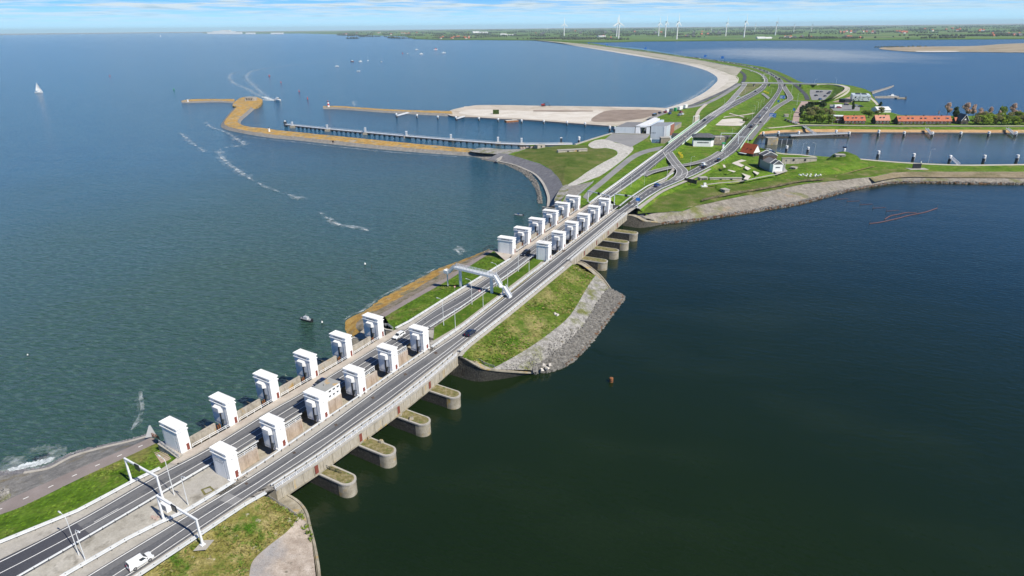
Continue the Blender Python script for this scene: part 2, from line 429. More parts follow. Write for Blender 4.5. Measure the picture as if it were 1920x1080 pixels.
GALV = paint('galvanised_steel', (.62, .64, .66), .45, .3)
WHITE = paint('white_paint', (.80, .80, .79), .45)
WHITE_STEEL = paint('white_steel', (.78, .80, .82), .4)
PALE_BLUE = paint('pale_blue_steel', (.60, .68, .74), .4)
RED_DOOR = paint('red_door', (.21, .055, .04), .5)
DARK = paint('dark_metal', (.018, .020, .026), .5)
STEEL_D = paint('dark_steel', (.06, .07, .08), .45, .4)
GREY = paint('grey_paint', (.30, .31, .32), .5)
TILE = mat('roof_tile_orange', [(.3, (.34, .105, .055)), (.7, (.47, .165, .095))], .6, rough=.8, bump=.3, bscale=4, grain=.14, gscale=3)
TILE_RED = mat('roof_tile_red', [(.3, (.34, .065, .025)), (.7, (.47, .105, .040))], .6, rough=.8, bump=.3, bscale=4, grain=.14, gscale=3)
TILE_PALE = mat('roof_tile_faded', [(.3, (.45, .20, .14)), (.7, (.56, .27, .19))], .6, rough=.8, bump=.3, bscale=4, grain=.12, gscale=3)
SLATE = mat('slate_roof', [(.3, (.075, .08, .09)), (.7, (.12, .125, .135))], .6, rough=.7, grain=.15, gscale=3)
SLATE_L = mat('slate_roof_pale', [(.3, (.17, .17, .175)), (.7, (.23, .23, .235))], .6, rough=.7, grain=.12, gscale=3)
BRICK_D = mat('brick_dark', [(.3, (.06, .045, .038)), (.7, (.11, .085, .07))], .8, rough=.9, grain=.2, gscale=5)
BRICK_R = mat('brick_red', [(.3, (.24, .095, .06)), (.7, (.33, .15, .10))], .8, rough=.9, grain=.18, gscale=4)
GLASS = paint('window_glass', (.03, .04, .05), .08, 0, .6)
GLASS_G = paint('window_glass_green', (.02, .06, .06), .08, 0, .6)
TYRE = paint('tyre_rubber', (.02, .02, .022), .8)
RIM = paint('wheel_rim', (.45, .46, .48), .3, .6)
CAR_W = paint('car_white', (.82, .83, .83), .25, 0, .5, .6)
CAR_K = paint('car_black', (.012, .014, .02), .2, 0, .5, .6)
CAR_N = paint('car_navy', (.018, .03, .07), .2, .2, .5, .6)
CAR_G = paint('car_grey', (.16, .17, .18), .25, .4, .5, .6)
CAR_S = paint('car_silver', (.48, .50, .52), .25, .5, .5, .6)
CAR_R = paint('car_red', (.32, .02, .02), .25, 0, .5, .6)
CAR_B = paint('car_blue', (.03, .09, .28), .25, .2, .5, .6)
RED_LAMP = paint('tail_lamp', (.35, .01, .01), .3)
CLEAR_LAMP = paint('head_lamp', (.75, .78, .80), .15)
BLUE_SIGN = paint('blue_sign', (.02, .16, .55), .4)
GREEN_RAIL = paint('green_rail', (.28, .45, .33), .5)
GREEN_BOX = paint('green_paint', (.03, .33, .12), .5)
YELLOW = paint('yellow_flower', (.75, .60, .02), .8)
RED = paint('red_paint', (.62, .05, .04), .5)
BARK = mat('bark', [(.3, (.07, .055, .042)), (.7, (.13, .105, .085))], 2.0, rough=.95, bump=.4, bscale=4)
RUST = mat('rust_steel', [(.3, (.20, .075, .03)), (.7, (.32, .14, .06))], 1.0, rough=.85, grain=.2)
WOOD = mat('timber_dark', [(.3, (.055, .048, .04)), (.7, (.11, .095, .08))], 1.0, rough=.9, grain=.2)
def leafmat(name, a, b):
    m = mat(name, [(.25, a), (.75, b)], .35, rough=.8, grain=.35, gscale=1.5, spec=.15)
    N, L = m.node_tree.nodes, m.node_tree.links; b_ = next(n for n in N if n.type == 'BSDF_PRINCIPLED'); o_ = next(n for n in N if n.type == 'OUTPUT_MATERIAL')
    t = N.new('ShaderNodeBsdfTranslucent'); x = N.new('ShaderNodeMixShader'); x.inputs[0].default_value = .5
    L.new(b_.inputs['Base Color'].links[0].from_socket, t.inputs[0]); L.new(b_.outputs[0], x.inputs[1]); L.new(t.outputs[0], x.inputs[2]); L.new(x.outputs[0], o_.inputs[0])
    return m
LEAF_DARK = leafmat('foliage_dark', (.045, .085, .038), (.11, .16, .07))
LEAF_MID = leafmat('foliage_mid', (.15, .23, .04), (.27, .35, .08))
LEAF_BRIGHT = leafmat('foliage_bright', (.20, .31, .035), (.36, .44, .075))
LEAF_BROWN = leafmat('twigs_budding', (.55, .40, .31), (.72, .56, .46))
LEAF_OLIVE = leafmat('foliage_olive', (.21, .22, .08), (.38, .36, .17))
LEAF_FAR = leafmat('foliage_far', (.09, .115, .09), (.16, .18, .125))
# ------------------------------------------------------------------ daylight
SUN = Vector((0.752, -0.659, 1.04)).normalized()
w = bpy.data.worlds.new('World'); SC.world = w; w.use_nodes = True
N, L = w.node_tree.nodes, w.node_tree.links
bg = N['Background']; bg.inputs['Strength'].default_value = 0.076
tc = N.new('ShaderNodeTexCoord')
sx = N.new('ShaderNodeSeparateXYZ'); L.new(tc.outputs['Generated'], sx.inputs[0])
zc = N.new('ShaderNodeMath'); zc.operation = 'MAXIMUM'; zc.inputs[1].default_value = 0.10; L.new(sx.outputs[2], zc.inputs[0])
cv = N.new('ShaderNodeCombineXYZ'); L.new(sx.outputs[0], cv.inputs[0]); L.new(sx.outputs[1], cv.inputs[1]); L.new(zc.outputs[0], cv.inputs[2])
sky = N.new('ShaderNodeTexSky'); sky.sky_type = 'NISHITA'; sky.sun_disc = False
sky.sun_elevation = math.asin(SUN.z); sky.sun_rotation = atan2(SUN.x, SUN.y)
sky.air_density = 1.0; sky.dust_density = 0.3; sky.ozone_density = 1.0
L.new(cv.outputs[0], sky.inputs[0])
# thin far cloud deck: noise on a plane high above, seen at a low angle
zp = N.new('ShaderNodeMath'); zp.operation = 'MAXIMUM'; zp.inputs[1].default_value = 0.004; L.new(sx.outputs[2], zp.inputs[0])
za = N.new('ShaderNodeMath'); za.operation = 'ADD'; za.inputs[1].default_value = 0.03; L.new(zp.outputs[0], za.inputs[0])
dx = N.new('ShaderNodeMath'); dx.operation = 'DIVIDE'; L.new(sx.outputs[0], dx.inputs[0]); L.new(za.outputs[0], dx.inputs[1])
dy = N.new('ShaderNodeMath'); dy.operation = 'DIVIDE'; L.new(sx.outputs[1], dy.inputs[0]); L.new(za.outputs[0], dy.inputs[1])
cp_ = N.new('ShaderNodeCombineXYZ'); L.new(dx.outputs[0], cp_.inputs[0]); L.new(dy.outputs[0], cp_.inputs[1])
cn = N.new('ShaderNodeTexNoise'); cn.inputs['Scale'].default_value = 0.55; cn.inputs['Detail'].default_value = 7; cn.inputs['Roughness'].default_value = .58
L.new(cp_.outputs[0], cn.inputs['Vector'])
cm = N.new('ShaderNodeMapRange'); cm.inputs[1].default_value = .40; cm.inputs[2].default_value = .56; L.new(cn.outputs[0], cm.inputs[0])
# clouds thin out towards the horizon haze and towards the zenith
fz = N.new('ShaderNodeMapRange'); fz.inputs[1].default_value = 0.004; fz.inputs[2].default_value = 0.030; L.new(sx.outputs[2], fz.inputs[0])
fu = N.new('ShaderNodeMapRange'); fu.inputs[1].default_value = 0.22; fu.inputs[2].default_value = 0.07; L.new(sx.outputs[2], fu.inputs[0])
f1 = N.new('ShaderNodeMath'); f1.operation = 'MULTIPLY'; L.new(cm.outputs[0], f1.inputs[0]); L.new(fz.outputs[0], f1.inputs[1])
f2 = N.new('ShaderNodeMath'); f2.operation = 'MULTIPLY'; L.new(f1.outputs[0], f2.inputs[0]); L.new(fu.outputs[0], f2.inputs[1])
f3 = N.new('ShaderNodeMath'); f3.operation = 'MULTIPLY'; f3.inputs[1].default_value = .88; L.new(f2.outputs[0], f3.inputs[0])
tint = N.new('ShaderNodeMix'); tint.data_type = 'RGBA'; tint.blend_type = 'MULTIPLY'; tint.inputs[0].default_value = 1.0
L.new(sky.outputs[0], tint.inputs[6]); tint.inputs[7].default_value = (SKY_T[0], SKY_T[1], SKY_T[2], 1)
hz = N.new('ShaderNodeMapRange'); hz.interpolation_type = 'SMOOTHSTEP'; hz.inputs[1].default_value = 0.055; hz.inputs[2].default_value = 0.0; hz.inputs[4].default_value = .85; L.new(sx.outputs[2], hz.inputs[0])
hm = N.new('ShaderNodeMix'); hm.data_type = 'RGBA'; L.new(hz.outputs[0], hm.inputs[0]); L.new(tint.outputs[2], hm.inputs[6]); hm.inputs[7].default_value = (*HORIZON_C, 1)
mx = N.new('ShaderNodeMix'); mx.data_type = 'RGBA'
L.new(f3.outputs[0], mx.inputs[0]); zd = N.new('ShaderNodeMapRange'); zd.inputs[1].default_value = .15; zd.inputs[2].default_value = .65; zd.inputs[3].default_value = 1.0; zd.inputs[4].default_value = .42; L.new(sx.outputs[2], zd.inputs[0])
zs_ = N.new('ShaderNodeVectorMath'); zs_.operation = 'SCALE'; L.new(hm.outputs[2], zs_.inputs[0]); L.new(zd.outputs[0], zs_.inputs['Scale'])
L.new(zs_.outputs[0], mx.inputs[6]); c2 = N.new('ShaderNodeTexNoise'); c2.inputs['Scale'].default_value = 1.3; c2.inputs['Detail'].default_value = 6; L.new(cp_.outputs[0], c2.inputs['Vector'])
cr2 = N.new('ShaderNodeMapRange'); cr2.inputs[1].default_value = .50; cr2.inputs[2].default_value = .66; L.new(c2.outputs[0], cr2.inputs[0])
cc = N.new('ShaderNodeMix'); cc.data_type = 'RGBA'; L.new(cr2.outputs[0], cc.inputs[0]); cc.inputs[6].default_value = (*CLOUD_C, 1); cc.inputs[7].default_value = (4.6, 6.2, 7.2, 1)
L.new(cc.outputs[2], mx.inputs[7])
L.new(mx.outputs[2], bg.inputs['Color'])

sl = bpy.data.lights.new('sun', 'SUN'); sl.energy = 4.7; sl.angle = radians(0.53); sl.color = (1.0, .935, .815)
so = bpy.data.objects.new('sun', sl); COL.objects.link(so)
so.rotation_euler = (-SUN).to_track_quat('-Z', 'Y').to_euler(); so.location = (0, 0, 900)
SC.view_settings.view_transform = 'Standard'; SC.view_settings.look = 'None'
SC.view_settings.exposure = EXPO; SC.view_settings.gamma = 1.0
SC.cycles.use_denoising = True
SC.cycles.max_bounces = 6; SC.cycles.diffuse_bounces = 3; SC.cycles.glossy_bounces = 3; SC.cycles.transmission_bounces = 2
SC.cycles.volume_bounces = 0; SC.cycles.transparent_max_bounces = 8
SC.cycles.sample_clamp_indirect = 6.0
SC.cycles.caustics_reflective = False; SC.cycles.caustics_refractive = False
# ------------------------------------------------------------------ the setting
def struct(name, mb, mt, smooth=False, stuff=False, parent=None):
    o = mb.build(name, mt, parent, smooth)
    if not parent: o['kind'] = 'stuff' if stuff else 'structure'
    return o

def strip(name, A, zA, B, zB, mt, n=40, cross=6, amp=0.0, fr=.12, sm=True, k=4, smooth_pts=True):
    f = (lambda p: smooth(p, k)) if smooth_pts else (lambda p: p)
    WA = resample(f(UW(A, zA)), n); WB = resample(f(UW(B, zB)), n)
    mb = MB(); mb.sheet(WA, WB, 0, cross, amp, fr)
    return struct(name, mb, mt, sm)

def patch(name, P, z, mt, sm=True, z0=None, side=None, stuff=False):
    W = UW(P, z)
    if sm: W = smooth(W, 4, True)
    mb = MB(); mb.flat(W)
    if z0 is not None:
        n = len(W)
        A = sum(W[i].x * W[(i + 1) % n].y - W[(i + 1) % n].x * W[i].y for i in range(n))
        R = W if A > 0 else W[::-1]
        mb.add([(p.x, p.y, z0) for p in R] + [tuple(p) for p in R], [(i, (i + 1) % n, n + (i + 1) % n, n + i) for i in range(n)], 1 if side else 0)
    return struct(name, mb, [mt, side] if side else mt, False, stuff)

DAM = [(-400, 1500), (100, 1080), (400, 880), (700, 680), (1000, 480), (1150, 370), (1290, 262), (1345, 238), (1432, 152), (1380, 119), (1200, 90), (1030, 77)]
D = UW(DAM, 0)
R0 = 31000.0
def arc(a0, a1, r, n=60):
    return [Vector((r * sin(a0 + (a1 - a0) * i / (n - 1)), r * cos(a0 + (a1 - a0) * i / (n - 1)), 0)) for i in range(n)]
aD = atan2(D[-1].x, D[-1].y)
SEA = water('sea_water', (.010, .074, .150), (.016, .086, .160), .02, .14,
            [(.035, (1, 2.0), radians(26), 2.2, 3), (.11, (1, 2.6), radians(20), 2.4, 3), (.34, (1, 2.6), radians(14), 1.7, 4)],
            patch=[((.026, .066, .046), (-110, 110), (290, 360), .55)], crest=(.035, .050, .045))  # green near the dam, blue beyond: view-angle reflection shift painted into the water colour
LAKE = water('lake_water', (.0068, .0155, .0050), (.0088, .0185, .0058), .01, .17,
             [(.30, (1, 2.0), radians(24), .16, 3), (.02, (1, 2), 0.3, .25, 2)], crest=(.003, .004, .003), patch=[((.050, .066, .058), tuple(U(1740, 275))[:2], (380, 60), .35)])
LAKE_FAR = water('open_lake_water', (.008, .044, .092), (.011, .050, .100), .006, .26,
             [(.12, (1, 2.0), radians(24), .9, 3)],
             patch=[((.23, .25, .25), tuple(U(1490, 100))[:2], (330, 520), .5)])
def split_at(a, b, f): return a.lerp(b, f)
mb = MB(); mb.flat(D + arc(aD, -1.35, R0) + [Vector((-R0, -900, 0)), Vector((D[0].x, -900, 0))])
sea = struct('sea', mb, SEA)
E0, E1 = D[7].copy(), U(1960, 226, 0); E2 = E0 + (E1 - E0) * 60
mb = MB(); mb.flat(D[:8] + [E1, E2, Vector((E2.x, -900, 0)), Vector((D[0].x, -900, 0))])
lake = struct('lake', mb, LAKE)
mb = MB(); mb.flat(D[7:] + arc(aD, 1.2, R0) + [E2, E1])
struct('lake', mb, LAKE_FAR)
mb = MB(); mb.box((0, 15000, -14), (90000, 60000, 4))
struct('ground', mb, SAND_BROWN)

# far mainland
FARM = mat('far_fields', [(.36, (.075, .12, .055)), (.44, (.10, .18, .055)), (.52, (.13, .215, .065)), (.60, (.17, .205, .09)), (.68, (.23, .21, .135))], .0016, detail=3, rough=1.0,
           stretch=(.55, 2.2, 1), patch=((.06, .08, .058), .004, .56, .62), patch2=((.20, .17, .12), .0025, .66, .70), spec=.05)
SHORE = [(380, 62.6), (430, 63.2), (500, 63.2), (560, 62.6), (640, 64.5), (700, 66.0), (760, 68.5), (775, 73.0), (820, 74.6), (900, 74.6), (1000, 75.6), (1060, 78.5), (1100, 79.5), (1150, 79.2), (1200, 77.6), (1300, 76.8), (1400, 76.0), (1500, 75.5), (1650, 74.8), (1800, 73.8), (1960, 72.6)]
W = UW(SHORE, 1.0)
b0, b1 = atan2(W[0].x, W[0].y), atan2(W[-1].x, W[-1].y)
W += [Vector((9000, 6200, 1.0)), Vector((22000, 15000, 1.0))]
A2 = [Vector((p.x, p.y, 1.0)) for p in arc(atan2(22000, 15000), b0, 30000.0, 50)]
mb = MB(); mb.flat(W + A2); struct('mainland_fields', mb, FARM)
# sea dike of the mainland: a low green bank just behind the shore
DK = UW(SHORE[6:], 1.0)
mb = MB()
n = 80; Q = resample(DK, n)
a, b, c, d = offset(Q, -4), offset(Q, -22), offset(Q, -30), offset(Q, -52)
for p in b: p.z = 6.0
for p in c: p.z = 6.0
mb.sheet(a, b); mb.sheet(b, c); mb.sheet(c, d)
struct('mainland_sea_dike', mb, GRASS)

# low sandy island in the far lake
ISL = [(1648, 91), (1660, 88.5), (1700, 87.5), (1760, 87), (1830, 86), (1880, 82.5), (1930, 81), (1960, 84), (1960, 97), (1900, 98), (1850, 97.5), (1790, 97), (1720, 97), (1690, 95.5), (1665, 93.5)]
patch('sand_island', ISL, 1.2, mat('sand_island', [(.35, (.24, .20, .125)), (.5, (.32, .26, .18)), (.65, (.38, .325, .24))], .012, rough=1, patch=((.13, .14, .06), .02, .60, .7)), z0=-.5)
patch('beach', [(1720, 95.6), (1760, 95.2), (1796, 95.6), (1790, 97.2), (1725, 97.3)], 1.4, SAND)

# ---- near bank, sea side
WL1 = [(-120, 905), (-60, 893), (0, 884), (40, 882), (82, 875), (110, 862), (132, 850), (187, 836), (235, 826), (276, 815)]
ST1 = [(-120, 925), (-60, 906), (0, 892), (45, 887), (90, 879), (118, 865), (142, 854), (192, 840), (240, 829), (280, 818)]
PL1 = [(-120, 992), (-60, 966), (0, 945), (25, 932), (80, 908), (150, 877), (220, 848), (284, 820)]
PR1 = [(-120, 1015), (-60, 990), (0, 965), (50, 946), (150, 897), (250, 851), (301, 827)]
G1 = [(-120, 1068), (0, 1019), (150, 958), (250, 904), (300, 880), (338, 860)]
strip('revetment_stone', WL1, -.3, ST1, 1.0, STONE_DARK, cross=3, amp=.15, fr=.5)
strip('revetment', ST1, 1.0, PL1, 4.6, STONE, cross=6, amp=.12, fr=.3)
cpt = strip('cycle_path', PL1, 4.62, PR1, 4.66, PAVE_MAUVE, cross=2)
_c = [p.lerp(q, .5) + Vector((0, 0, .05)) for p, q in zip(resample(smooth(UW(PL1, 4.62), 4), 400), resample(smooth(UW(PR1, 4.66), 4), 400))]
m2 = MB(); i = 0
for (p, an) in along(_c, 5.2, 1): m2.box((p.x, p.y, p.z), (1.1, .22, .02), rz=an)
m2.build('marking', LINE, cpt)
mb = MB(); mb.beam([p + Vector((0, 0, 0)) for p in resample(smooth(UW(ST1[3:], 1.0), 4), 50)], .8, -.6, .25); struct('revetment_kerb', mb, CONC)
GB1 = G1[:-1] + [(336, 858)]
strip('grass_bank', PR1 + [(297, 830)], 4.64, GB1, 7.85, GRASS_LUSH, cross=10, amp=.25)

# ---- road bed from the near corner to the end of the second sluice
DL = [(-120, 1068), (0, 1020), (150, 959), (250, 905), (300, 881), (341.2, 851.5), (432, 800.6), (512, 753.4), (585.6, 711), (651.5, 672.6), (711.2, 635.8), (737, 620), (762, 608), (860, 546), (955, 487), (961.2, 477.5), (990.4, 458), (1016.8, 439.6), (1042.2, 423), (1064, 407.6), (1083.9, 394), (1105, 382)]
DR = [(160, 1145), (260, 1081), (362, 1013), (480, 934), (517, 918), (592, 869), (672, 812), (742, 762), (802, 715), (857, 668), (868, 652), (945, 593), (1057, 503), (1070, 490), (1123, 445), (1175, 402), (1195, 388)]
def lerp_poly(A, B, n, zA, zB): return resample(UW(A, zA), n), resample(UW(B, zB), n)
# matching stations along both edges so that cross lines run square to the road
DLs = [(-120, 1068), (300, 881), (341.2, 851.5), (711.2, 635.8), (737, 620), (955, 487), (961.2, 477.5), (1083.9, 394), (1105, 382)]
def seg(poly, a, b):
    """points of a pixel polyline between two x values"""
    out = [];
    def at(x):
        for p, q in zip(poly, poly[1:]):
            if p[0] <= x <= q[0]:
                t = (x - p[0]) / (q[0] - p[0]); return (x, p[1] + t * (q[1] - p[1]))
        return poly[0] if x < poly[0][0] else poly[-1]
    return [at(a)] + [p for p in poly if a < p[0] < b] + [at(b)]
ZD = 8.0
PAIRS = [((-120, 320), (160, 517)), ((320, 736), (517, 860)), ((736, 955), (860, 1066)), ((955, 1105), (1066, 1195))]
RBX = [(433.9, 902.3), (523.9, 843.8), (603.9, 790.3), (675.5, 742.5), (737.1, 698.4), (795.5, 659.5), (812, 648)]
NBX = [(1027.9, 489.4), (1055.2, 468.1), (1079.3, 448.1), (1101.5, 431.9), (1120.9, 416.2), (1140.4, 400.9), (1150, 394)]
I1X = [(-80, 1150), (35, 1085), (175, 1004), (300, 930), (395, 874), (443, 848), (484, 822), (560, 775), (640, 725), (720, 672), (803, 618), (862, 580), (915, 543), (967, 507), (1000, 481), (1035, 458), (1075, 428), (1110, 398), (1143, 372)]
mb = MB()
def bed(A, B, z=ZD - .10, n=24): mb.sheet(resample(UW(A, z), n), resample(UW(B, z), n), 0, 3)
bed(seg(DL, -120, 320), seg(DR, 160, 517)); bed(seg(DL, 736, 955), seg(DR, 860, 1066))
sh = lambda P, dx, dy: [(p[0] + dx, p[1] + dy) for p in P]
# over the sluices the deck leaves a trench open between the seaward road and the landward footway
bed(seg(DL, 320, 740), sh(seg(I1X, 396, 806), 2, 1.2)); bed(sh(seg(RBX, 434, 812), -3, -2), seg(DR, 515, 860))
bed(seg(DL, 954, 1105), sh(seg(I1X, 1000, 1143), 1, .6)); bed(sh(seg(NBX, 1028, 1148), -2, -1.2), seg(DR, 1066, 1195))
bed(seg(I1X, 320, 400), seg(DR, 480, 520)); bed(seg(I1X, 800, 830), sh(seg(RBX, 800, 812), 6, 6)); bed(sh(seg(I1X, 1125, 1150), 0, 0), seg(NBX, 1136, 1150))
struct('road_bed', mb, CONC)

# ---- carriageways
class Road:
    pass
def road(name, A, B, z, mt, n=70, cross=4, skirt=1.0, marks=(), bank=None, zb=None):
    """asphalt between two pixel edges; marks: (t across, width, dash, gap); bank: (width, material) grass slope to height zb"""
    zf = z if callable(z) else (lambda x, y: z)
    WA = resample(smooth(UW(A, zf), 4), n); WB = resample(smooth(UW(B, zf), 4), n)
    mb = MB(); mb.sheet(WA, WB, 0, cross)
    if skirt:
        for X in (WA, WB): mb.sheet(X, [Vector((p.x, p.y, p.z - skirt)) for p in X])
    o = struct(name, mb, mt)
    for (t, wd, dash, gap) in marks:
        C = [p.lerp(q, t) + Vector((0, 0, .035)) for p, q in zip(WA, WB)]
        m2 = MB()
        if not dash: m2.sheet(offset(C, -wd / 2), offset(C, wd / 2))
        else:
            C2 = C; s = 0
            tot = sum((q - p).length for p, q in zip(C, C[1:]))
            F = resample(C, max(4, int(tot / 1.5)))
            step = tot / (len(F) - 1); i = 0
            while i < len(F) - 1:
                j = min(len(F) - 1, i + max(1, round(dash / step)))
                m2.sheet(offset(F[i:j + 1], -wd / 2), offset(F[i:j + 1], wd / 2)); i = j + max(1, round(gap / step))
        m2.build('marking', LINE, o)
    if bank:
        bw, bm = bank
        for X, sgn in ((WA, -1), (WB, 1)):
            Y = offset(X, sgn * bw)
            for p in Y: p.z = zb
            Z = [Vector((p.x, p.y, p.z - .05)) for p in X]
            m3 = MB(); m3.sheet(Z, Y, 0, 2); struct('grass_verge', m3, bm)
    return o, WA, WB

def zroad(x, y):
    if y >= 375: return ZD
    if y >= 300: return 6.6 + (ZD - 6.6) * (y - 300) / 75
    if y >= 235: return 6.6
    if y >= 160: return 4.6 + 2.0 * (y - 160) / 75
    return 4.6
# white edge line and centre line of the left carriageway, read off the photo
W1 = [(-120, 1108), (0, 1054), (160, 971), (285, 899), (397, 840), (507, 772), (569, 737), (660, 681.5), (733, 637), (764, 618), (820, 580), (880, 544), (946, 501), (975, 478), (1032, 439), (1059, 419.4), (1080, 405.5), (1102, 389.8), (1120, 376.8)]
C1 = [(-120, 1130), (0, 1075), (162, 990), (295, 915), (400, 855), (472, 812), (521, 780), (600, 732), (674, 686), (708, 665), (765, 629), (793, 610), (820, 592), (880, 557), (957, 501), (984, 481.5), (1032, 447), (1065, 423)]
I1 = [(-80, 1150), (35, 1085), (175, 1004), (300, 930), (395, 874), (443, 848), (484, 822), (560, 775), (640, 725), (720, 672), (803, 618), (862, 580), (915, 543), (967, 507), (1000, 481), (1035, 458), (1075, 428), (1110, 398), (1143, 372)]
A1 = [(p[0] - 3, p[1] - 2.0) if p[0] < 400 else ((p[0] - 2, p[1] - 1.3) if p[0] < 900 else (p[0] - 1.2, p[1] - .8)) for p in W1]
r1, r1a, r1b = road('road', A1, I1, ZD, ASPH, n=90, skirt=.09, cross=6)
# left edge line, solid centre line, right edge line
def line_on(parent, pts, z, wd, dash=0, gap=0, n=90, dz=.04):
    C = [p + Vector((0, 0, dz)) for p in resample(smooth(UW(pts, z), 4), n)]
    m2 = MB()
    if not dash: m2.sheet(offset(C, -wd / 2), offset(C, wd / 2))
    else:
        tot = sum((q - p).length for p, q in zip(C, C[1:])); F = resample(C, max(4, int(tot))); i = 0; step = tot / (len(F) - 1)
        while i < len(F) - 1:
            j = min(len(F) - 1, i + max(1, round(dash / step)))
            m2.sheet(offset(F[i:j + 1], -wd / 2), offset(F[i:j + 1], wd / 2)); i = j + max(1, round(gap / step))
    return m2.build('marking', LINE, parent)
def mid(A, B, t, n=90):
    a, b = resample(smooth(UW(A, ZD), 4), n), resample(smooth(UW(B, ZD), 4), n); return [p.lerp(q, t) for p, q in zip(a, b)]
WORN = mat('wheel_track', [(.3, (.130, .132, .140)), (.7, (.170, .171, .176))], .12, rough=.85, grain=.12, gscale=2.0)
def tracks(parent, WA, WB, ts, wd=.9):
    for t in ts:
        C = [p.lerp(q, t) + Vector((0, 0, .018)) for p, q in zip(WA, WB)]; m2 = MB(); m2.sheet(offset(C, -wd / 2), offset(C, wd / 2)); m2.build('wheel_track', WORN, parent)
tracks(r1, r1a, r1b, (.25, .70), 1.5)
line_on(r1, W1, ZD, .24); line_on(r1, C1, ZD, .20)
line_on(r1, [(p[0] - 6, p[1] - 2.5) for p in I1[:11]] + [(p[0] - 3.5, p[1] - 1.6) for p in I1[11:]], ZD, .16)
line_on(r1, [(p[0] - 7, p[1] + 1) for p in C1[:6]], ZD, .14, 5, 22)
# worn wheel tracks and a newer dark slab of asphalt
def quad_patch(name, P, z, mt, parent): 
    m = MB(); m.flat(UW(P, z)); return m.build(name, mt, parent)
quad_patch('repair_patch', [(-60, 1078), (142, 980), (171, 1003), (-20, 1112)], ZD + .02, ASPH_DARK, r1)
W2 = [(80, 1135), (165, 1081), (345, 972), (480, 890), (600, 810), (740, 707.5), (770, 688), (820, 654), (870, 620), (970, 542), (1035, 491), (1100, 441), (1158, 396)]
C2 = [(130, 1135), (212, 1080), (275, 1040), (375, 972), (480, 907), (597, 829), (627, 810), (766, 709), (820, 670.5), (870, 632), (945, 575), (1045, 497), (1055, 488), (1120, 435), (1163, 399)]
DRi = [(178, 1120), (257, 1072), (359, 1004), (476, 926), (510, 903), (586, 854), (666, 797), (736, 747), (796, 700), (858, 653), (942, 588), (1053, 499), (1072, 483), (1121, 441), (1172, 398), (1192, 384)]
r2, r2a, r2b = road('road', [(p[0] - 2.5, p[1] - 1.6) for p in W2], DRi, ZD, ASPH, n=90, skirt=.09, cross=6)
tracks(r2, r2a, r2b, (.23, .72), 1.5)
line_on(r2, W2, ZD, .24); line_on(r2, C2, ZD, .20)
line_on(r2, [(p[0] - 3.5, p[1] - 2.2) for p in DRi], ZD, .18)
quad_patch('repair_patch', [(412, 938), (440, 948), (455, 936), (428, 924)], ZD + .02, ASPH_PALE, r2)
for (x, y) in ((462, 907), (551.5, 849), (630, 797), (699, 746), (760, 702), (817, 662), (1180, 381), (1058, 471)):
    quad_patch('manhole', [(x - 4, y - 1), (x + 1, y - 3), (x + 4, y + .5), (x - 1, y + 2.5)], ZD + .02, BRICK_D, r2)
for (x, y) in ((1000, 461), (797, 601), (876, 570), (853, 563)):
    quad_patch('manhole', [(x - 2, y - .6), (x + .5, y - 1.5), (x + 2, y + .3), (x - .5, y + 1.2)], ZD + .02, ASPH_DARK, r1)

# ---- near median: weathered concrete
LR2 = [(40, 1135), (120, 1081), (260, 1000), (355, 957), (435, 907), (480, 879), (552, 829), (707, 722), (805, 655), (870, 610), (955, 545), (1030, 488), (1080, 450), (1140, 403), (1160, 388)]
strip('median_pavement', seg(I1, -80, 398), ZD + .02, seg(LR2, 40, 440), ZD + .02, CONC_MED, cross=6, smooth_pts=False)
quad = MB(); quad.flat(UW([(313, 933), (398, 877), (430, 903), (398, 918), (380, 925)], ZD + .05)); struct('median_slab', quad, CONC)
quad = MB(); quad.flat(UW([(376, 918), (394, 911), (403, 919), (383, 929)], ZD + .07)); struct('median_weeds', quad, GRASS_BROWN)
quad = MB(); quad.flat(UW([(381, 918.5), (393, 914.5), (398, 919.5), (386, 925)], ZD + .16)); struct('median_cover', quad, CONC)
# footway along the seaward towers
strip('footway', seg(DL, 318, 740), ZD + .03, [(p[0] - 1.6, p[1] - 1.0) for p in seg(A1, 330, 755)], ZD + .03, CONC_WALK, cross=3, smooth_pts=False, sm=False)
strip('footway', seg(DL, 955, 1105), ZD + .03, [(p[0] - .8, p[1] - .6) for p in seg(A1, 985, 1122)], ZD + .03, CONC_WALK, cross=3, smooth_pts=False, sm=False)
# footway along the landward towers
RB = [(433.9, 902.3), (523.9, 843.8), (603.9, 790.3), (675.5, 742.5), (737.1, 698.4), (795.5, 659.5), (812, 648)]
NB = [(1027.9, 489.4), (1055.2, 468.1), (1079.3, 448.1), (1101.5, 431.9), (1120.9, 416.2), (1140.4, 400.9), (1150, 394)]
strip('footway', [(p[0] - 1, p[1] + .6) for p in RB], ZD + .03, seg(LR2, 437, 820), ZD + .03, CONC_WALK, cross=3, smooth_pts=False, sm=False)
strip('footway', NB, ZD + .03, seg(LR2, 1032, 1155), ZD + .03, CONC_WALK, cross=3, smooth_pts=False, sm=False)

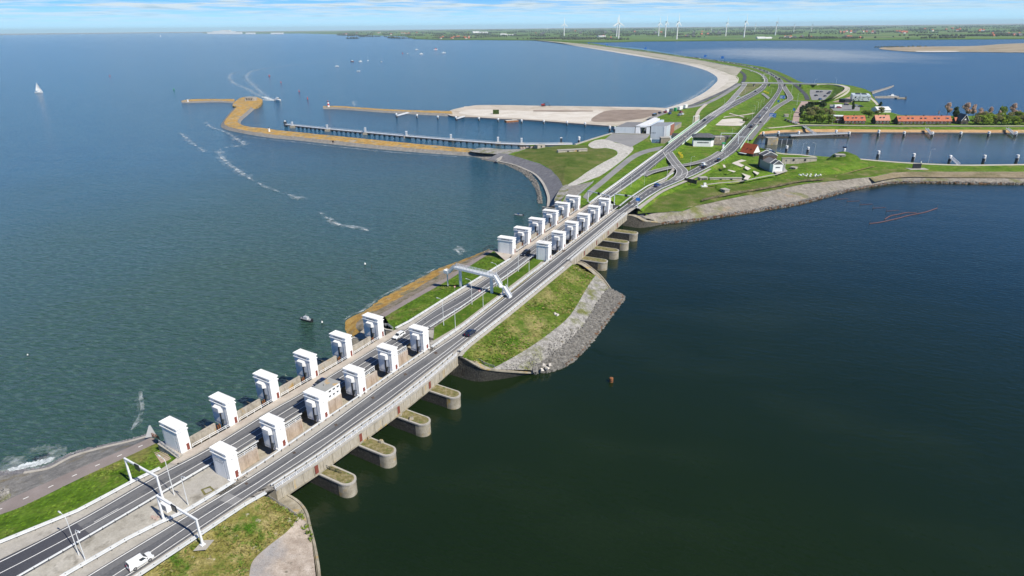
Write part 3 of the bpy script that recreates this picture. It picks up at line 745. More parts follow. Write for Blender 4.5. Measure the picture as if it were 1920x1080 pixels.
# ---- island, sea side
IW = [(660, 632), (648, 626), (643, 614), (645, 602), (660, 592), (682, 582), (715, 557), (750, 539), (785, 521), (815, 505), (857, 490), (907, 471), (917, 466)]
IL = [(676, 622), (668, 616), (668, 606), (676, 599), (682, 594), (696, 588), (722, 574), (758, 554), (795, 532), (837, 507), (866, 492), (900, 477), (918, 467)]
IB = [(688, 622), (686, 616), (690, 608), (696, 602), (700, 598), (712, 590), (738, 575), (780, 551), (812, 534), (840, 518.5), (882, 491), (908, 476), (919, 469)]
IP = [(722, 594), (748, 578), (788, 555), (820, 537), (849, 520), (890, 493), (926, 470.5)]
strip('revetment_stone', IW, -.3, IL, 2.2, LICHEN, n=60, cross=6, amp=.25, fr=.4)
strip('revetment', IL, 2.2, IB, 4.5, mat('stone_brush', [(.3, (.10, .11, .04)), (.5, (.27, .22, .16)), (.7, (.34, .29, .23))], .3, rough=.95, grain=.35, gscale=2), n=60, cross=4, amp=.3, fr=.4)
strip('cycle_path', IB[5:], 4.52, IP, 4.55, PAVE_MAUVE, cross=2)
strip('grass_bank', IP, 4.54, [(737, 619.5), (762, 607), (860, 545), (948, 489)], 7.88, GRASS_LUSH, cross=10, amp=.3)
quad = MB(); quad.flat(UW([(926, 470.5), (948, 489), (957, 480), (938, 471)], 6.5)); struct('grass_bank', quad, GRASS_LUSH)
# median of the island
MI = seg(I1, 812, 1004); MJ = seg(LR2, 818, 1032)
strip('median_grass', [(p[0] + 2.5, p[1] + 1.4) for p in MI], ZD + .02, [(p[0] - 6, p[1] - 3.4) for p in MJ], ZD + .02, GRASS, cross=4, smooth_pts=False)
FP = [(806, 645), (850, 619), (880, 598), (905, 580), (940, 555), (960, 541), (1000, 508), (1016, 492)]
strip('footpath', [(p[0] - 1, p[1] - 2) for p in FP], ZD + .06, [(p[0] + 2, p[1] + 2) for p in FP], ZD + .06, CONC, cross=1, smooth_pts=False)
strip('median_verge', [(p[0] + 3, p[1] + 3) for p in FP], ZD + .05, [(p[0] - 3, p[1] - 1) for p in MJ], ZD + .05, GRASS_BROWN, cross=2, smooth_pts=False)

# ---- island, lake side
EG = [(858, 667), (870, 652), (945, 593.5), (1057, 503.5), (1069, 492)]
EC = [(866, 668), (880, 652), (955, 593), (1066, 502), (1074, 495)]
EH = [(921, 692), (957, 673), (995, 650), (1030, 625), (1070, 590), (1102, 537), (1117, 516)]
ER = [(997, 694), (1030, 670), (1065, 642), (1095, 611), (1115, 578), (1132, 552), (1144, 542)]
EWt = [(1000, 698), (1030, 697), (1060, 687), (1085, 668), (1110, 640), (1132, 612), (1152, 585), (1170, 559), (1158, 550)]
strip('footpath', EG, 7.95, EC, 7.9, CONC, cross=1, smooth_pts=False, sm=False)
strip('grass_bank', EC, 7.88, EH, 4.4, mat('grass_island', [(.28, (.042, .085, .008)), (.46, (.085, .130, .018)), (.7, (.19, .185, .055))], .14, rough=.95, bump=.5, bscale=1.3, patch=((.25, .22, .09), .08, .50, .66), patch2=((.045, .105, .008), .06, .56, .66), grain=.4, gscale=.9, spec=.1), n=60, cross=14, amp=.45, fr=.1)
strip('revetment', EH, 4.42, ER, 1.9, STONE_PALE, n=60, cross=6, amp=.2, fr=.4)
strip('revetment_stone', ER, 1.9, EWt, -.4, mat('rock_gap_shade', [(.3, (.03, .028, .025)), (.7, (.07, .065, .058))], .8, rough=.95), n=60, cross=4, amp=.2, fr=.5)  # near-black bed: shade between the riprap stones painted as colour

# ---- near bank, lake side
BA = [(190, 1128), (261, 1084), (362, 1016), (480, 937), (500, 932)]
BB = [(462, 1120), (467, 1082), (474, 1052), (502, 1025), (540, 995), (559, 970)]
BC = [(596, 1125), (592, 1080), (585, 1022), (576, 985), (563, 969)]
strip('grass_bank', BA, 7.88, BB, 5.0, GRASS_DRY, n=50, cross=14, amp=.45, fr=.12)
strip('revetment', BB, 5.0, BC, 4.0, STONE_PINK, n=40, cross=8, amp=.2, fr=.3)

mb = MB(); mb.flat(UW([(362, 1033), (380, 1013), (402, 1012), (386, 1031)], 7.9)); struct('gantry_footing', mb, CONC)
for P in ([(1035, 588), (1041, 588.5), (1045, 590.5)], [(1012, 690), (1020, 685), (1031, 684), (1026, 690), (1016, 693)]):
    c = U(*P[0], 5.6 if P[0][0] > 1030 else 1.8); m = MB()
    for p in P[1:]: q = U(*p, c.z) - c; m.rock((q.x, q.y, .2), .9)
    o = m.build('white_rubble', SAND); o.location = c; o['kind'] = 'stuff'
# ------------------------------------------------------------------ land beyond the second sluice
ZN, ZM = 5.0, 3.6
SOUTH = [(1193, 387), (1105, 381), (1088, 391), (1042, 391), (1062, 363), (1055, 347), (1047, 333), (1033, 318), (1013, 307), (980, 297), (952, 289), (972, 284), (987, 279), (1030, 275), (1078, 271), (1147, 251), (1218, 252), (1222, 268), (1283, 271), (1362, 273), (1398, 272), (1440, 280), (1467, 287), (1527, 292), (1600, 297.5), (1650, 301), (1713, 305), (1800, 308.5), (2200, 306.5),
         (2200, 322), (1840, 322), (1760, 322), (1680, 322), (1640, 331), (1600, 335), (1563, 338), (1513, 344), (1463, 353), (1413, 364), (1363, 373), (1313, 383), (1280, 396), (1242, 397), (1215, 398), (1195, 400)]
patch('land', SOUTH, ZN, GRASS_LUSH, sm=False, z0=-.5, side=STONE_DARK)
NORTHL = [(1149, 236), (1165, 246), (1253, 249), (1330, 253), (1368, 253), (1400, 248), (1435, 240), (1498, 234.5), (1660, 236), (2200, 237), (2200, 217), (1760, 217), (1690, 216), (1665, 209), (1648, 195), (1638, 182), (1632, 172), (1622, 167), (1600, 161), (1560, 156), (1510, 156), (1497, 152), (1480, 143), (1457, 133), (1433, 126), (1390, 119), (1340, 112), (1290, 106), (1200, 93), (1150, 87.5), (1110, 81), (1060, 78), (1030, 77),
          (1040, 79.4), (1075, 84), (1133, 92.3), (1192, 101.2), (1247, 110.6), (1317, 121.6), (1352, 132.8), (1379, 142.5), (1384, 150), (1377, 159.5), (1357, 171), (1330, 185), (1297, 195), (1270, 204), (1245, 213), (1215, 226), (1180, 235)]
patch('land', NORTHL, ZM, GRASS_LUSH, sm=False, z0=-.5, side=STONE_DARK)
# quay slope, rubble track, aprons
Q0 = [(913, 299), (930, 302), (960, 308), (983, 317), (1003, 327), (1017, 342), (1025, 358), (1029, 373), (1028, 387)]
Q1 = [(935, 287), (952, 289), (980, 297), (1013, 307), (1033, 318), (1047, 333), (1055, 347), (1062, 362), (1052, 387)]
strip('revetment', Q0, .6, Q1, ZN + .03, STONE_DARK, n=60, cross=6, amp=.1)
mb = MB(); mb.beam(resample(smooth(UW(Q0[1:], .6), 4), 60), 2.0, -.9, .35); struct('revetment_kerb', mb, CONC)
mb = MB(); mb.beam(UW([(931, 301), (951, 289)], 2.6), 1.6, -1.2, .9); struct('revetment_kerb', mb, CONC)
strip('revetment', [(885, 293.5), (900, 297), (914, 300), (930, 302)], -.2, [(885, 282), (905, 280), (925, 282), (952, 289)], 4.0, STONE, n=30, cross=5, amp=.1)
patch('shore_terrace', [(880, 283), (905, 277), (945, 280), (985, 280), (960, 288), (935, 289), (905, 287)], 4.1, STONE_PALE)
patch('yard', [(1062, 364), (1066, 350), (1080, 347), (1112, 341), (1096, 356), (1080, 372), (1068, 384), (1052, 388)], ZN + .06, STONE)
patch('sand_patch', [(1040, 372), (1052, 352), (1064, 346), (1066, 356), (1056, 370), (1042, 378)], ZN + .10, STONE_PALE)
TR0 = [(1060, 349), (1085, 334), (1100, 323), (1130, 305), (1153, 293), (1158, 286), (1150, 280), (1130, 277), (1113, 278), (1104, 273)]
TR1 = [(1075, 349), (1112, 335), (1130, 327), (1165, 302), (1185, 284), (1187, 276), (1178, 272), (1152, 267), (1135, 261), (1115, 263)]
strip('gravel_track', TR0, ZN + .05, TR1, ZN + .06, GRAVEL, n=50, cross=4, amp=.15, fr=.4)
patch('gravel_track', [(1103, 272), (1113, 264.5), (1135, 261.5), (1152, 267.5), (1142, 276), (1113, 278)], ZN + .10, GRAVEL)
patch('apron', [(1147, 251), (1218, 252.5), (1214, 258), (1197, 268), (1183, 276), (1160, 268), (1133, 262)], ZN + .09, ASPH_PALE, sm=False)
mb = MB(); mb.beam(UW([(1078, 272), (1112, 261), (1147, 250.5)], ZN), 1.6, -5.3, .9); struct('quay_edge', mb, CONC)
mb = MB(); mb.beam(UW([(1147, 250.5), (1219, 252.5)], ZN), 1.2, -5.3, .8); struct('quay_edge', mb, CONC)
CPc = [(1096, 372), (1108, 358), (1130, 340), (1157, 317), (1185, 295), (1210, 284), (1240, 277.5), (1250, 276)]
road('cycle_path', [(p[0] - 3.5, p[1] - 2.5) for p in CPc], [(p[0] + 5, p[1] + 2.2) for p in CPc], ZN + .12, ASPH_PALE, skirt=.1)
# fort meadow west of the road
FM0 = [(962, 291), (985, 281), (998, 274), (1030, 275), (1070, 273), (1100, 273), (1115, 279), (1137, 279), (1154, 284), (1152, 292), (1130, 304), (1100, 322), (1060, 348), (1050, 336), (1033, 317), (1013, 306), (985, 297)]
W = smooth(UW(FM0, ZN + .03), 3, True)
mb = MB(); bm_c = sum(W, Vector()) / len(W)
prev = W
for k, (f, h) in enumerate(((.72, 1.3), (.42, 2.0), (.15, 2.2))):
    ring = [bm_c.lerp(p, f) + Vector((0, 0, h)) for p in W]
    nW = len(W); vs = prev + ring
    mb.add(vs, [((i + 1) % nW, i, nW + i, nW + (i + 1) % nW) for i in range(nW)])
    prev = ring
mb.flat(prev)
struct('meadow', mb, mat('grass_fort', [(.3, (.050, .090, .012)), (.5, (.095, .125, .028)), (.7, (.16, .15, .06))], .09, rough=.95, bump=.5, bscale=1.2, grain=.3, gscale=1.5, spec=.1), True)

# ---- roads north of the second sluice
def bi(fn): return fn
R1L = [(1103, 382.5), (1131, 362), (1160, 341), (1187, 321), (1216, 299.5), (1240, 282), (1254, 269), (1278, 251.5), (1313, 226.5), (1330, 214), (1357, 198.5), (1390, 182), (1420, 166), (1430, 157), (1433, 149), (1427, 141), (1413, 134), (1388, 127), (1352, 121), (1300, 111), (1240, 102), (1180, 94), (1120, 86), (1070, 80.5)]
R1R = [(1143, 373), (1176, 350), (1210, 326), (1230, 309), (1247, 295), (1262, 283), (1275, 274), (1300, 252), (1326, 233), (1347, 217.5), (1366, 206), (1398, 189), (1428, 172), (1438, 161), (1440, 150), (1433, 141), (1419, 134.5), (1396, 127.8), (1360, 121.2), (1306, 111.5), (1246, 102.6), (1186, 94.6), (1126, 86.5), (1076, 81)]
road('road', R1L, R1R, zroad, ASPH, n=150, skirt=.3, marks=((.20, .3, 0, 0), (.50, .25, 0, 0), (.84, .3, 0, 0), (.04, .7, 0, 0)), bank=(7, GRASS_LUSH), zb=ZM + .05)
R2L = [(1158, 394), (1180, 378), (1213, 354), (1247, 340), (1290, 322), (1325, 301), (1345, 288), (1358, 279), (1378, 257.5), (1407, 226.5), (1430, 202), (1447, 184), (1457, 169.5), (1459, 158), (1453, 147), (1437, 137), (1413, 128), (1378, 120.2), (1320, 111), (1262, 103.5), (1196, 95), (1132, 86.8), (1082, 81)]
R2R = [(1193, 388), (1212, 373), (1240, 355), (1297, 331), (1327, 316), (1350, 304), (1366, 294), (1385, 279.5), (1403, 254), (1427, 227.5), (1447, 200), (1463, 175), (1469, 163), (1469, 153), (1463, 146.5), (1447, 137), (1424, 128.5), (1388, 120.4), (1330, 111.4), (1270, 103.9), (1203, 95.3), (1138, 87), (1088, 81.2)]
road('road', R2L, R2R, zroad, ASPH, n=150, skirt=.3, marks=((.10, .3, 0, 0), (.48, .25, 4, 5), (.86, .3, 0, 0)), bank=(7, GRASS_LUSH), zb=ZM + .05)
road('footpath', [(1194, 389), (1215, 374), (1243, 355.5), (1299, 332), (1330, 316)], [(1200, 392), (1224, 373), (1250, 356), (1306, 332), (1334, 316.5)], lambda x, y: zroad(x, y) - .1, CONC, n=30, skirt=.3)
def lane(name, C, w, z, mt, n=50, marks=(), skirt=.25, edge=False, dz=0.0):
    zf = z if callable(z) else (lambda x, y: z)
    W = resample(smooth(UW(C, zf), 5), n)
    for p in W: p.z += dz
    A, B = offset(W, -w / 2), offset(W, w / 2)
    mb = MB(); mb.sheet(A, B, 0, 2)
    for X in (A, B): mb.sheet(X, [Vector((p.x, p.y, p.z - skirt)) for p in X])
    o = struct(name, mb, mt)
    if edge:
        for t in (-w / 2 + .35, w / 2 - .35):
            m2 = MB(); Q = [p + Vector((0, 0, .04)) for p in W]; m2.sheet(offset(Q, t - .15), offset(Q, t + .15)); m2.build('marking', LINE, o)
    if marks:
        m2 = MB(); Q = [p + Vector((0, 0, .04)) for p in W]; m2.sheet(offset(Q, -.12), offset(Q, .12)); m2.build('marking', LINE, o)
    return o
# service road left of road 2, link roads and slips
lane('service_road', [(1188, 372), (1206, 360), (1222, 350), (1240, 341), (1250, 333), (1262, 318), (1266, 312)], 2.2, lambda x, y: zroad(x, y) - .4, CONC)
lane('link_road', [(1252, 285), (1260, 297), (1271, 311), (1279, 320), (1276, 330), (1266, 338)], 8.5, lambda x, y: zroad(x, y) + .03, WHEEL, edge=True, marks=(1,))
lane('link_road', [(1206, 329), (1222, 322), (1250, 315), (1270, 311), (1300, 306), (1330, 297), (1352, 284)], 6.0, lambda x, y: zroad(x, y) + .01, WHEEL, edge=True)
lane('slip_road', [(1425, 233), (1441, 214), (1458, 199.5), (1476, 189), (1482, 184), (1478, 175), (1472, 166), (1468, 158)], 8.0, lambda x, y: zroad(x, y) + .02, WHEEL, edge=True)
lane('slip_road', [(1405, 262), (1418, 246), (1426, 236), (1440, 222), (1450, 207), (1463, 197)], 5.0, lambda x, y: zroad(x, y) - .1, WHEEL)
lane('link_road', [(1478, 188), (1500, 189.5), (1513, 190)], 6.0, ZM + .3, ASPH_PALE)
lane('slip_road', [(1335, 218), (1352, 205), (1368, 192), (1381, 177), (1393, 163), (1397, 156)], 8.5, lambda x, y: zroad(x, y) + .02, ASPH_PALE, edge=True)
lane('dike_road', [(1290, 201), (1325, 186), (1352, 174), (1372, 164), (1384, 156)], 8.0, ZM + .25, ASPH)
lane('dike_road', [(1218, 222), (1260, 207), (1300, 200), (1323, 194), (1352, 180), (1376, 165), (1388, 157)], 7.5, ZM + .35, ASPH_PALE)
lane('cycle_path', [(1324, 195), (1312, 206), (1307, 216), (1306, 228), (1303, 234)], 4.5, ZM + .5, PAVE_BEIGE)
lane('cycle_path', [(1391, 156), (1396, 148), (1396, 141), (1390, 135), (1374, 128), (1350, 123)], 7.0, ZM + .3, ASPH_DARK)
lane('dike_road', [(1340, 112.5), (1390, 121), (1437, 132), (1463, 143), (1478, 151), (1490, 158.5), (1505, 172), (1512, 180), (1514, 187)], 6.5, ZM + .3, ASPH_DARK)
lane('farm_track', [(1358, 207), (1370, 213), (1388, 217.5), (1400, 222), (1408, 229)], 3.5, ZM + .6, PAVE_BEIGE)
lane('farm_track', [(1335, 228), (1346, 222), (1366, 218), (1390, 216), (1420, 211)], 3.5, ZM + .65, PAVE_BEIGE)
lane('link_road', [(1424, 172), (1434, 178), (1444, 186)], 5.5, ZM + .8, ASPH_PALE)
patch('sand_patch', [(1334, 231), (1346, 225), (1366, 222.5), (1384, 222), (1398, 227), (1394, 235), (1366, 235.5), (1342, 234.5)], ZM + .3, SAND)
# ramp of the overpass and car park
lane('ramp_road', [(1530, 157.5), (1553, 157.5), (1575, 159.5), (1588, 164), (1586, 170), (1574, 178), (1557, 186), (1538, 190.5), (1515, 190.5)], 8.0, lambda x, y: ZM + 5.5 * max(0, min(1, (190 - y) / 30)), PAVE_BEIGE, n=70, skirt=3)
# embankment inside the ramp
EB0 = [(1506, 166), (1530, 164), (1560, 167), (1562, 172), (1552, 184), (1540, 189)]
EB1 = [(1503, 160), (1530, 158.5), (1572, 160), (1582, 165), (1566, 180), (1540, 189.5)]
strip('embankment', EB0, ZM + .05, EB1, 8.4, GRASS, n=40, cross=6, amp=.4)
strip('embankment', [(1515, 193), (1545, 193), (1572, 183), (1592, 172), (1594, 164), (1578, 157.5)], ZM + .05, [(1515, 190.5), (1540, 191), (1562, 184), (1588, 170), (1590, 164), (1576, 159)], 8.2, GRASS_LUSH, n=40, cross=4)
patch('car_park', [(1519, 168), (1561, 169), (1557, 177), (1546, 187.5), (1522, 187.5), (1518, 176)], ZM + .12, ASPH_PALE, sm=False)
patch('car_park', [(1555, 196), (1592, 196), (1612, 200), (1612, 208), (1570, 208), (1560, 207)], ZM + .12, ASPH_PALE, sm=False)
patch('parking_street', [(1503, 190), (1520, 190), (1510, 199), (1501, 205), (1498, 229), (1500, 233), (1485, 231), (1488, 214), (1496, 201)], ZM + .14, PAVE_BRICK, sm=False)
patch('paved_yard', [(1560, 191), (1585, 184), (1597, 180), (1600, 190), (1590, 194)], ZM + .16, PAVE_BRICK, sm=False)
lane('path', [(1440, 240), (1470, 237.5), (1505, 234), (1560, 234.5), (1660, 236), (1780, 236), (2200, 236)], 3.6, ZM + .15, PAVE_BEIGE, n=60)
lane('path', [(1628, 180), (1640, 190), (1646, 197)], 3.5, ZM + .15, PAVE_BEIGE)
# canal bank
CN0 = [(1400, 256), (1425, 253), (1470, 249.5), (1560, 249), (1700, 249.5), (2200, 251.5)]
CN1 = [(1400, 251), (1425, 247), (1470, 243.5), (1560, 242), (1700, 243), (2200, 244)]
CN2 = [(1398, 246), (1425, 242), (1470, 238.5), (1560, 236.5), (1700, 237.6), (2200, 238)]
EARTH = mat('bare_earth_bank', [(.3, (.34, .20, .09)), (.55, (.47, .30, .15)), (.75, (.40, .33, .18))], .1, rough=.95, grain=.2, gscale=1, patch=((.12, .14, .04), .06, .60, .72))
strip('canal_bank', CN0, -.2, CN1, 1.8, EARTH, n=60, cross=3, amp=.15)
strip('grass_bank', CN1, 1.8, CN2, ZM + .02, GRASS_LUSH, n=60, cross=3, amp=.15)
mb = MB(); mb.beam(UW(CN0[1:], 0), 1.0, -.4, .8); struct('canal_kerb', mb, STONE_DARK)
# north bank of the lock channel
strip('grass_bank', [(1253, 257), (1300, 256), (1330, 257), (1372, 258)], -.2, [(1253, 247), (1300, 243), (1330, 244), (1372, 245)], ZM + .1, BRUSH, n=30, cross=3, amp=.3)
strip('grass_bank', [(1306, 262), (1330, 259), (1368, 259)], .3, [(1306, 254), (1330, 254), (1370, 255)], 1.8, EARTH, n=30, cross=3)
# canal towpath on the south bank
lane('path', [(1600, 297), (1650, 301.5), (1713, 306), (1800, 309.5), (1880, 309), (2200, 305)], 4.2, ZN + .1, PAVE_BEIGE, n=50)
lane('path', [(1440, 284), (1470, 288.5), (1500, 290), (1530, 294)], 4.0, ZN + .1, PAVE_BEIGE, n=30)

# ---- south shore towards the lake
WS = [(1236, 421), (1262, 419), (1300, 415), (1345, 408.5), (1390, 401.5), (1430, 395.5), (1470, 389), (1500, 383), (1540, 373), (1570, 364.5), (1600, 357.5), (1630, 351), (1660, 346.5), (1700, 343.5), (1780, 344.5), (1860, 346), (2200, 349)]
WS1 = [(1236, 417), (1262, 415), (1300, 411), (1345, 404.5), (1390, 397.5), (1430, 391.5), (1470, 385), (1500, 379), (1540, 369), (1570, 360.5), (1600, 353.5), (1630, 347.5), (1660, 343), (1700, 340), (1780, 341), (1860, 342.5), (2200, 345)]
WS2 = [(1205, 406), (1225, 400), (1255, 398), (1282, 396), (1313, 383), (1363, 373), (1413, 364), (1463, 353), (1513, 344), (1563, 338), (1600, 334.5), (1640, 331), (1680, 322), (1760, 322), (1840, 322), (1900, 322), (2200, 322)]
strip('revetment_stone', WS, -.4, WS1, .9, STONE_DARK, n=140, cross=3, amp=.3, fr=.7)
strip('revetment', WS1, .9, WS2, ZN + .02, mat('stone_shore', [(.3, (.155, .14, .115)), (.5, (.235, .215, .185)), (.72, (.33, .30, .26))], .35, rough=.95, bump=.5, bscale=1.6, grain=.25, gscale=1.8, patch=((.14, .15, .05), .05, .56, .68), patch2=((.30, .23, .15), .08, .60, .75)), n=140, cross=8, amp=.3, fr=.3)
strip('dry_verge', [(1630, 333), (1660, 327), (1685, 322.5), (1760, 322.5), (1850, 322.5), (2200, 322.5)], ZN + .05, [(1640, 341), (1670, 335), (1700, 332), (1780, 332.5), (1860, 333), (2200, 335)], 3.1, mat('dry_verge', [(.3, (.10, .11, .035)), (.5, (.20, .165, .10)), (.7, (.28, .23, .165))], .08, rough=.95, grain=.3, gscale=1.2), n=60, cross=5, amp=.35)
strip('grass_bank', [(1196, 401), (1215, 399), (1255, 397), (1300, 387), (1363, 373.5), (1440, 358.5), (1513, 344.5), (1600, 335), (1650, 326), (1700, 322)], ZN + .06, [(1196, 392), (1222, 376), (1262, 362), (1310, 352), (1370, 348), (1440, 340), (1513, 331), (1600, 324), (1650, 318), (1700, 316)], ZN + .9, mat('grass_rough', [(.3, (.055, .105, .012)), (.5, (.09, .13, .022)), (.7, (.19, .17, .08))], .10, rough=.95, bump=.5, bscale=1.1, grain=.3, gscale=1.3, patch=((.36, .31, .24), .05, .64, .76), spec=.1), n=80, cross=8, amp=.7, fr=.08)
strip('brush_strip', [(1315, 377), (1345, 370), (1400, 360), (1450, 351), (1500, 341), (1545, 337)], ZN + 1.0, [(1316, 373), (1345, 366), (1400, 356.5), (1450, 348), (1500, 338), (1545, 334.5)], ZN + 1.6, mat('brush_brown', [(.3, (.05, .055, .025)), (.7, (.16, .13, .075))], .4, rough=.95, grain=.35, gscale=1.5), n=60, cross=4, amp=1.6, fr=.35)
strip('brush_strip', [(1566, 332), (1600, 322), (1640, 312)], ZN + .7, [(1566, 330), (1600, 320), (1640, 310.5)], ZN + 1.0, GRASS_BROWN, n=30, cross=2)
# earthworks of the fort: grassy mounds
def mound(name, P, z, h, mt, top=.45, seed=0, amp=.35):
    W = smooth(UW(P, z), 4, True); c = sum(W, Vector()) / len(W); mb = MB(); n = len(W); prev = W
    for f, k in ((.86, .30), (.70, .70), (top, .95), (top * .5, 1.0)):
        ring = []
        for p in W:
            q = c.lerp(p, f); q.z = z + h * k; q.z += amp * mnoise.noise(Vector((q.x * .12, q.y * .12, seed))); ring.append(q)
        vs = prev + ring
        A = (W[1] - W[0]).cross(c - W[0]).z
        fs = [(i, (i + 1) % n, n + (i + 1) % n, n + i) for i in range(n)]
        mb.add(vs, fs if A > 0 else [f[::-1] for f in fs]); prev = ring
    mb.flat(prev)
    return struct(name, mb, mt, True)
mound('meadow', [(1320, 344), (1350, 332), (1390, 318), (1430, 320), (1460, 326), (1440, 334), (1390, 340), (1340, 347)], ZN, 2.6, GRASS_LUSH, seed=1)
mound('meadow', [(1352, 317), (1380, 308), (1405, 310), (1412, 318), (1380, 326), (1356, 324)], ZN, 3.2, GRASS_LUSH, seed=2)
mound('meadow', [(1455, 318), (1500, 306), (1560, 300), (1620, 303), (1625, 313), (1590, 322), (1530, 330), (1480, 331)], ZN, 2.6, GRASS_LUSH, seed=3)
mound('meadow', [(1548, 302), (1560, 293), (1578, 289), (1600, 294), (1618, 303), (1598, 309), (1570, 308)], ZN, 5.2, GRASS, seed=4, top=.35)
mound('meadow', [(1336, 354), (1350, 347), (1364, 349), (1368, 358), (1352, 362)], ZN, 2.0, GRASS_LUSH, seed=5)
mound('meadow', [(1290, 345), (1310, 336), (1345, 334), (1390, 337), (1392, 344), (1330, 349)], ZN, 1.8, GRASS_LUSH, seed=6)
for P in ([(1376, 304), (1390, 299), (1400, 301), (1385, 305), (1396, 310), (1390, 313), (1372, 306)], [(1398, 311), (1408, 316), (1402, 319), (1396, 315)], [(1366, 318), (1380, 321), (1376, 323), (1364, 319)], [(1390, 324), (1408, 330), (1402, 337), (1394, 336), (1398, 331)], [(1413, 320), (1424, 324), (1420, 328), (1412, 322)], [(1355, 309), (1359, 309), (1361, 314), (1357, 314)]):
    patch('path', P, ZN + 3.4, SAND, sm=False)
lane('path', [(1322, 346), (1350, 342.5), (1390, 339), (1430, 331), (1458, 326)], 1.2, ZN + 2.5, CONC, n=30)

# ---- breakwaters, harbour spit and bay beach
def dike(name, Lp, Rp, h, mts, n=90, edge=.22, zl=-.4):
    WL, WR = resample(smooth(UW(Lp, 0), 4), n), resample(smooth(UW(Rp, 0), 4), n)
    a, b = [], []
    for p, q in zip(WL, WR):
        a.append(p.lerp(q, edge) + Vector((0, 0, h + .3 * mnoise.noise(p * .05)))); b.append(p.lerp(q, 1 - edge) + Vector((0, 0, h + .3 * mnoise.noise(q * .05))))
    for p in WL + WR: p.z = zl
    mb = MB(); mb.sheet(WL, a, 0, 2, .3, .3); mb.sheet(a, b, 1, 3, .5, .2); mb.sheet(b, WR, 0, 2, .3, .3)
    for X in ((WL[0], a[0], b[0], WR[0]), (WL[-1], a[-1], b[-1], WR[-1])): mb.add(X, [(0, 1, 2, 3)], 0)
    return struct(name, mb, mts)
dike('breakwater', [(340, 190.5), (355, 187), (410, 186.5), (440, 186)], [(341, 193), (360, 193.2), (410, 192), (440, 194)], 1.8, [STONE, LICHEN])
dike('breakwater', [(438, 197), (436, 204), (428, 213), (414, 232), (417, 241), (445, 248.5), (500, 258), (560, 264), (640, 273), (720, 281), (800, 287.5), (892, 294)],
     [(491, 187), (484, 199), (470, 212), (452, 229), (462, 238), (500, 243), (560, 250), (640, 258), (720, 266), (800, 274), (850, 279), (893, 283)], 2.6, [STONE, LICHEN], edge=.18)
mb = MB(); W = smooth(UW([(436, 198), (446, 186), (460, 181.5), (478, 181.5), (492, 187), (484, 199), (460, 201)], 2.7), 4, True); mb.flat(W)
mb.add([tuple(p) for p in W] + [(p.x, p.y, -.4) for p in W], [(i, (i + 1) % len(W), len(W) + (i + 1) % len(W), len(W) + i) for i in range(len(W))])
struct('breakwater', mb, LICHEN)
dike('breakwater', [(606, 200.5), (640, 200.5), (700, 205), (760, 207.5), (845, 209)], [(606, 204.5), (640, 205.5), (712, 211), (780, 215), (850, 219)], 2.2, [STONE, LICHEN], edge=.25)
SPIT = [(838, 212), (850, 205), (880, 199), (900, 197), (950, 197), (1001, 198), (1080, 199), (1180, 200.5), (1240, 202), (1256, 206), (1240, 214), (1210, 227), (1178, 236), (1149, 236), (1104, 233), (1050, 229), (981, 224), (930, 222), (891, 219.5), (850, 218)]
patch('sand_spit', SPIT, 1.6, SAND_TAN, z0=-.4, side=STONE_DARK)
patch('sand_spit', [(860, 211), (890, 205), (960, 207), (1060, 210), (1130, 208), (1104, 229), (1040, 226), (960, 221), (890, 217)], 1.75, SAND)
patch('sand_spit', [(1130, 210), (1160, 206), (1240, 207), (1215, 219), (1190, 224), (1150, 228), (1108, 226)], 1.8, SAND_BROWN)
patch('sand_track', [(1000, 206.5), (1112, 207.3), (1112, 209), (1000, 209)], 1.85, SAND_BROWN, sm=False)
lane('sand_track', [(1100, 230), (1150, 232), (1190, 227), (1225, 219), (1262, 207)], 5.0, 1.9, PAVE_BEIGE)
lane('sand_track', [(870, 200), (930, 199), (1040, 201), (1200, 203)], 6.0, 1.8, SAND_TAN)
BW = [(1236, 206), (1260, 199), (1273, 195), (1297, 185), (1322, 171), (1337, 157.5), (1342.5, 151), (1340, 143), (1323, 132.5), (1302, 126), (1283, 121), (1242, 113), (1192, 105), (1133, 95), (1075, 85.8), (1040, 80.3), (1000, 75.6)]
BT = [(1250, 210), (1275, 203), (1300, 194.5), (1328, 184.5), (1360, 168), (1378, 159), (1385, 150), (1380, 142), (1352, 132.5), (1317, 121.5), (1284, 116.5), (1247, 110.3), (1192, 101), (1133, 92.2), (1075, 84), (1040, 79.3), (1002, 75.1)]
BM = [(0.45 * a[0] + .55 * b[0], .45 * a[1] + .55 * b[1]) for a, b in zip(BW, BT)]
strip('beach', BW, -.3, BM, 2.2, SAND, n=140, cross=3)
strip('beach', BM, 2.2, BT, ZM + .15, mat('sand_dike', [(.35, (.42, .39, .33)), (.5, (.52, .48, .41)), (.65, (.58, .55, .48))], .02, rough=.95, grain=.10, gscale=.6, stretch=(1, 1, 1)), n=140, cross=3)
DKB = mat('dike_stone_brown', [(.35, (.29, .27, .21)), (.65, (.40, .375, .31))], .03, rough=.95, grain=.15, gscale=.8)
strip('dike_top', [(p[0] + 1, p[1] - .1) for p in BT[7:]], ZM + .2, [(1392, 128.5), (1372, 124.2), (1352, 120.5), (1300, 110.6), (1240, 101.6), (1180, 93.6), (1120, 85.6), (1070, 80.2), (1004, 74.9)], ZM + .9, DKB, n=110, cross=3)
patch('dike_top', [(1365, 190), (1380, 177), (1396, 160), (1412, 158), (1425, 158), (1412, 170), (1390, 181), (1372, 190)], ZM + .5, mat('grass_olive', [(.35, (.11, .13, .04)), (.65, (.19, .18, .08))], .05, rough=.95, grain=.2, gscale=.8))
DBR = mat('dike_verge', [(.35, (.22, .215, .14)), (.65, (.33, .31, .23))], .03, rough=.95, grain=.15, gscale=.8)
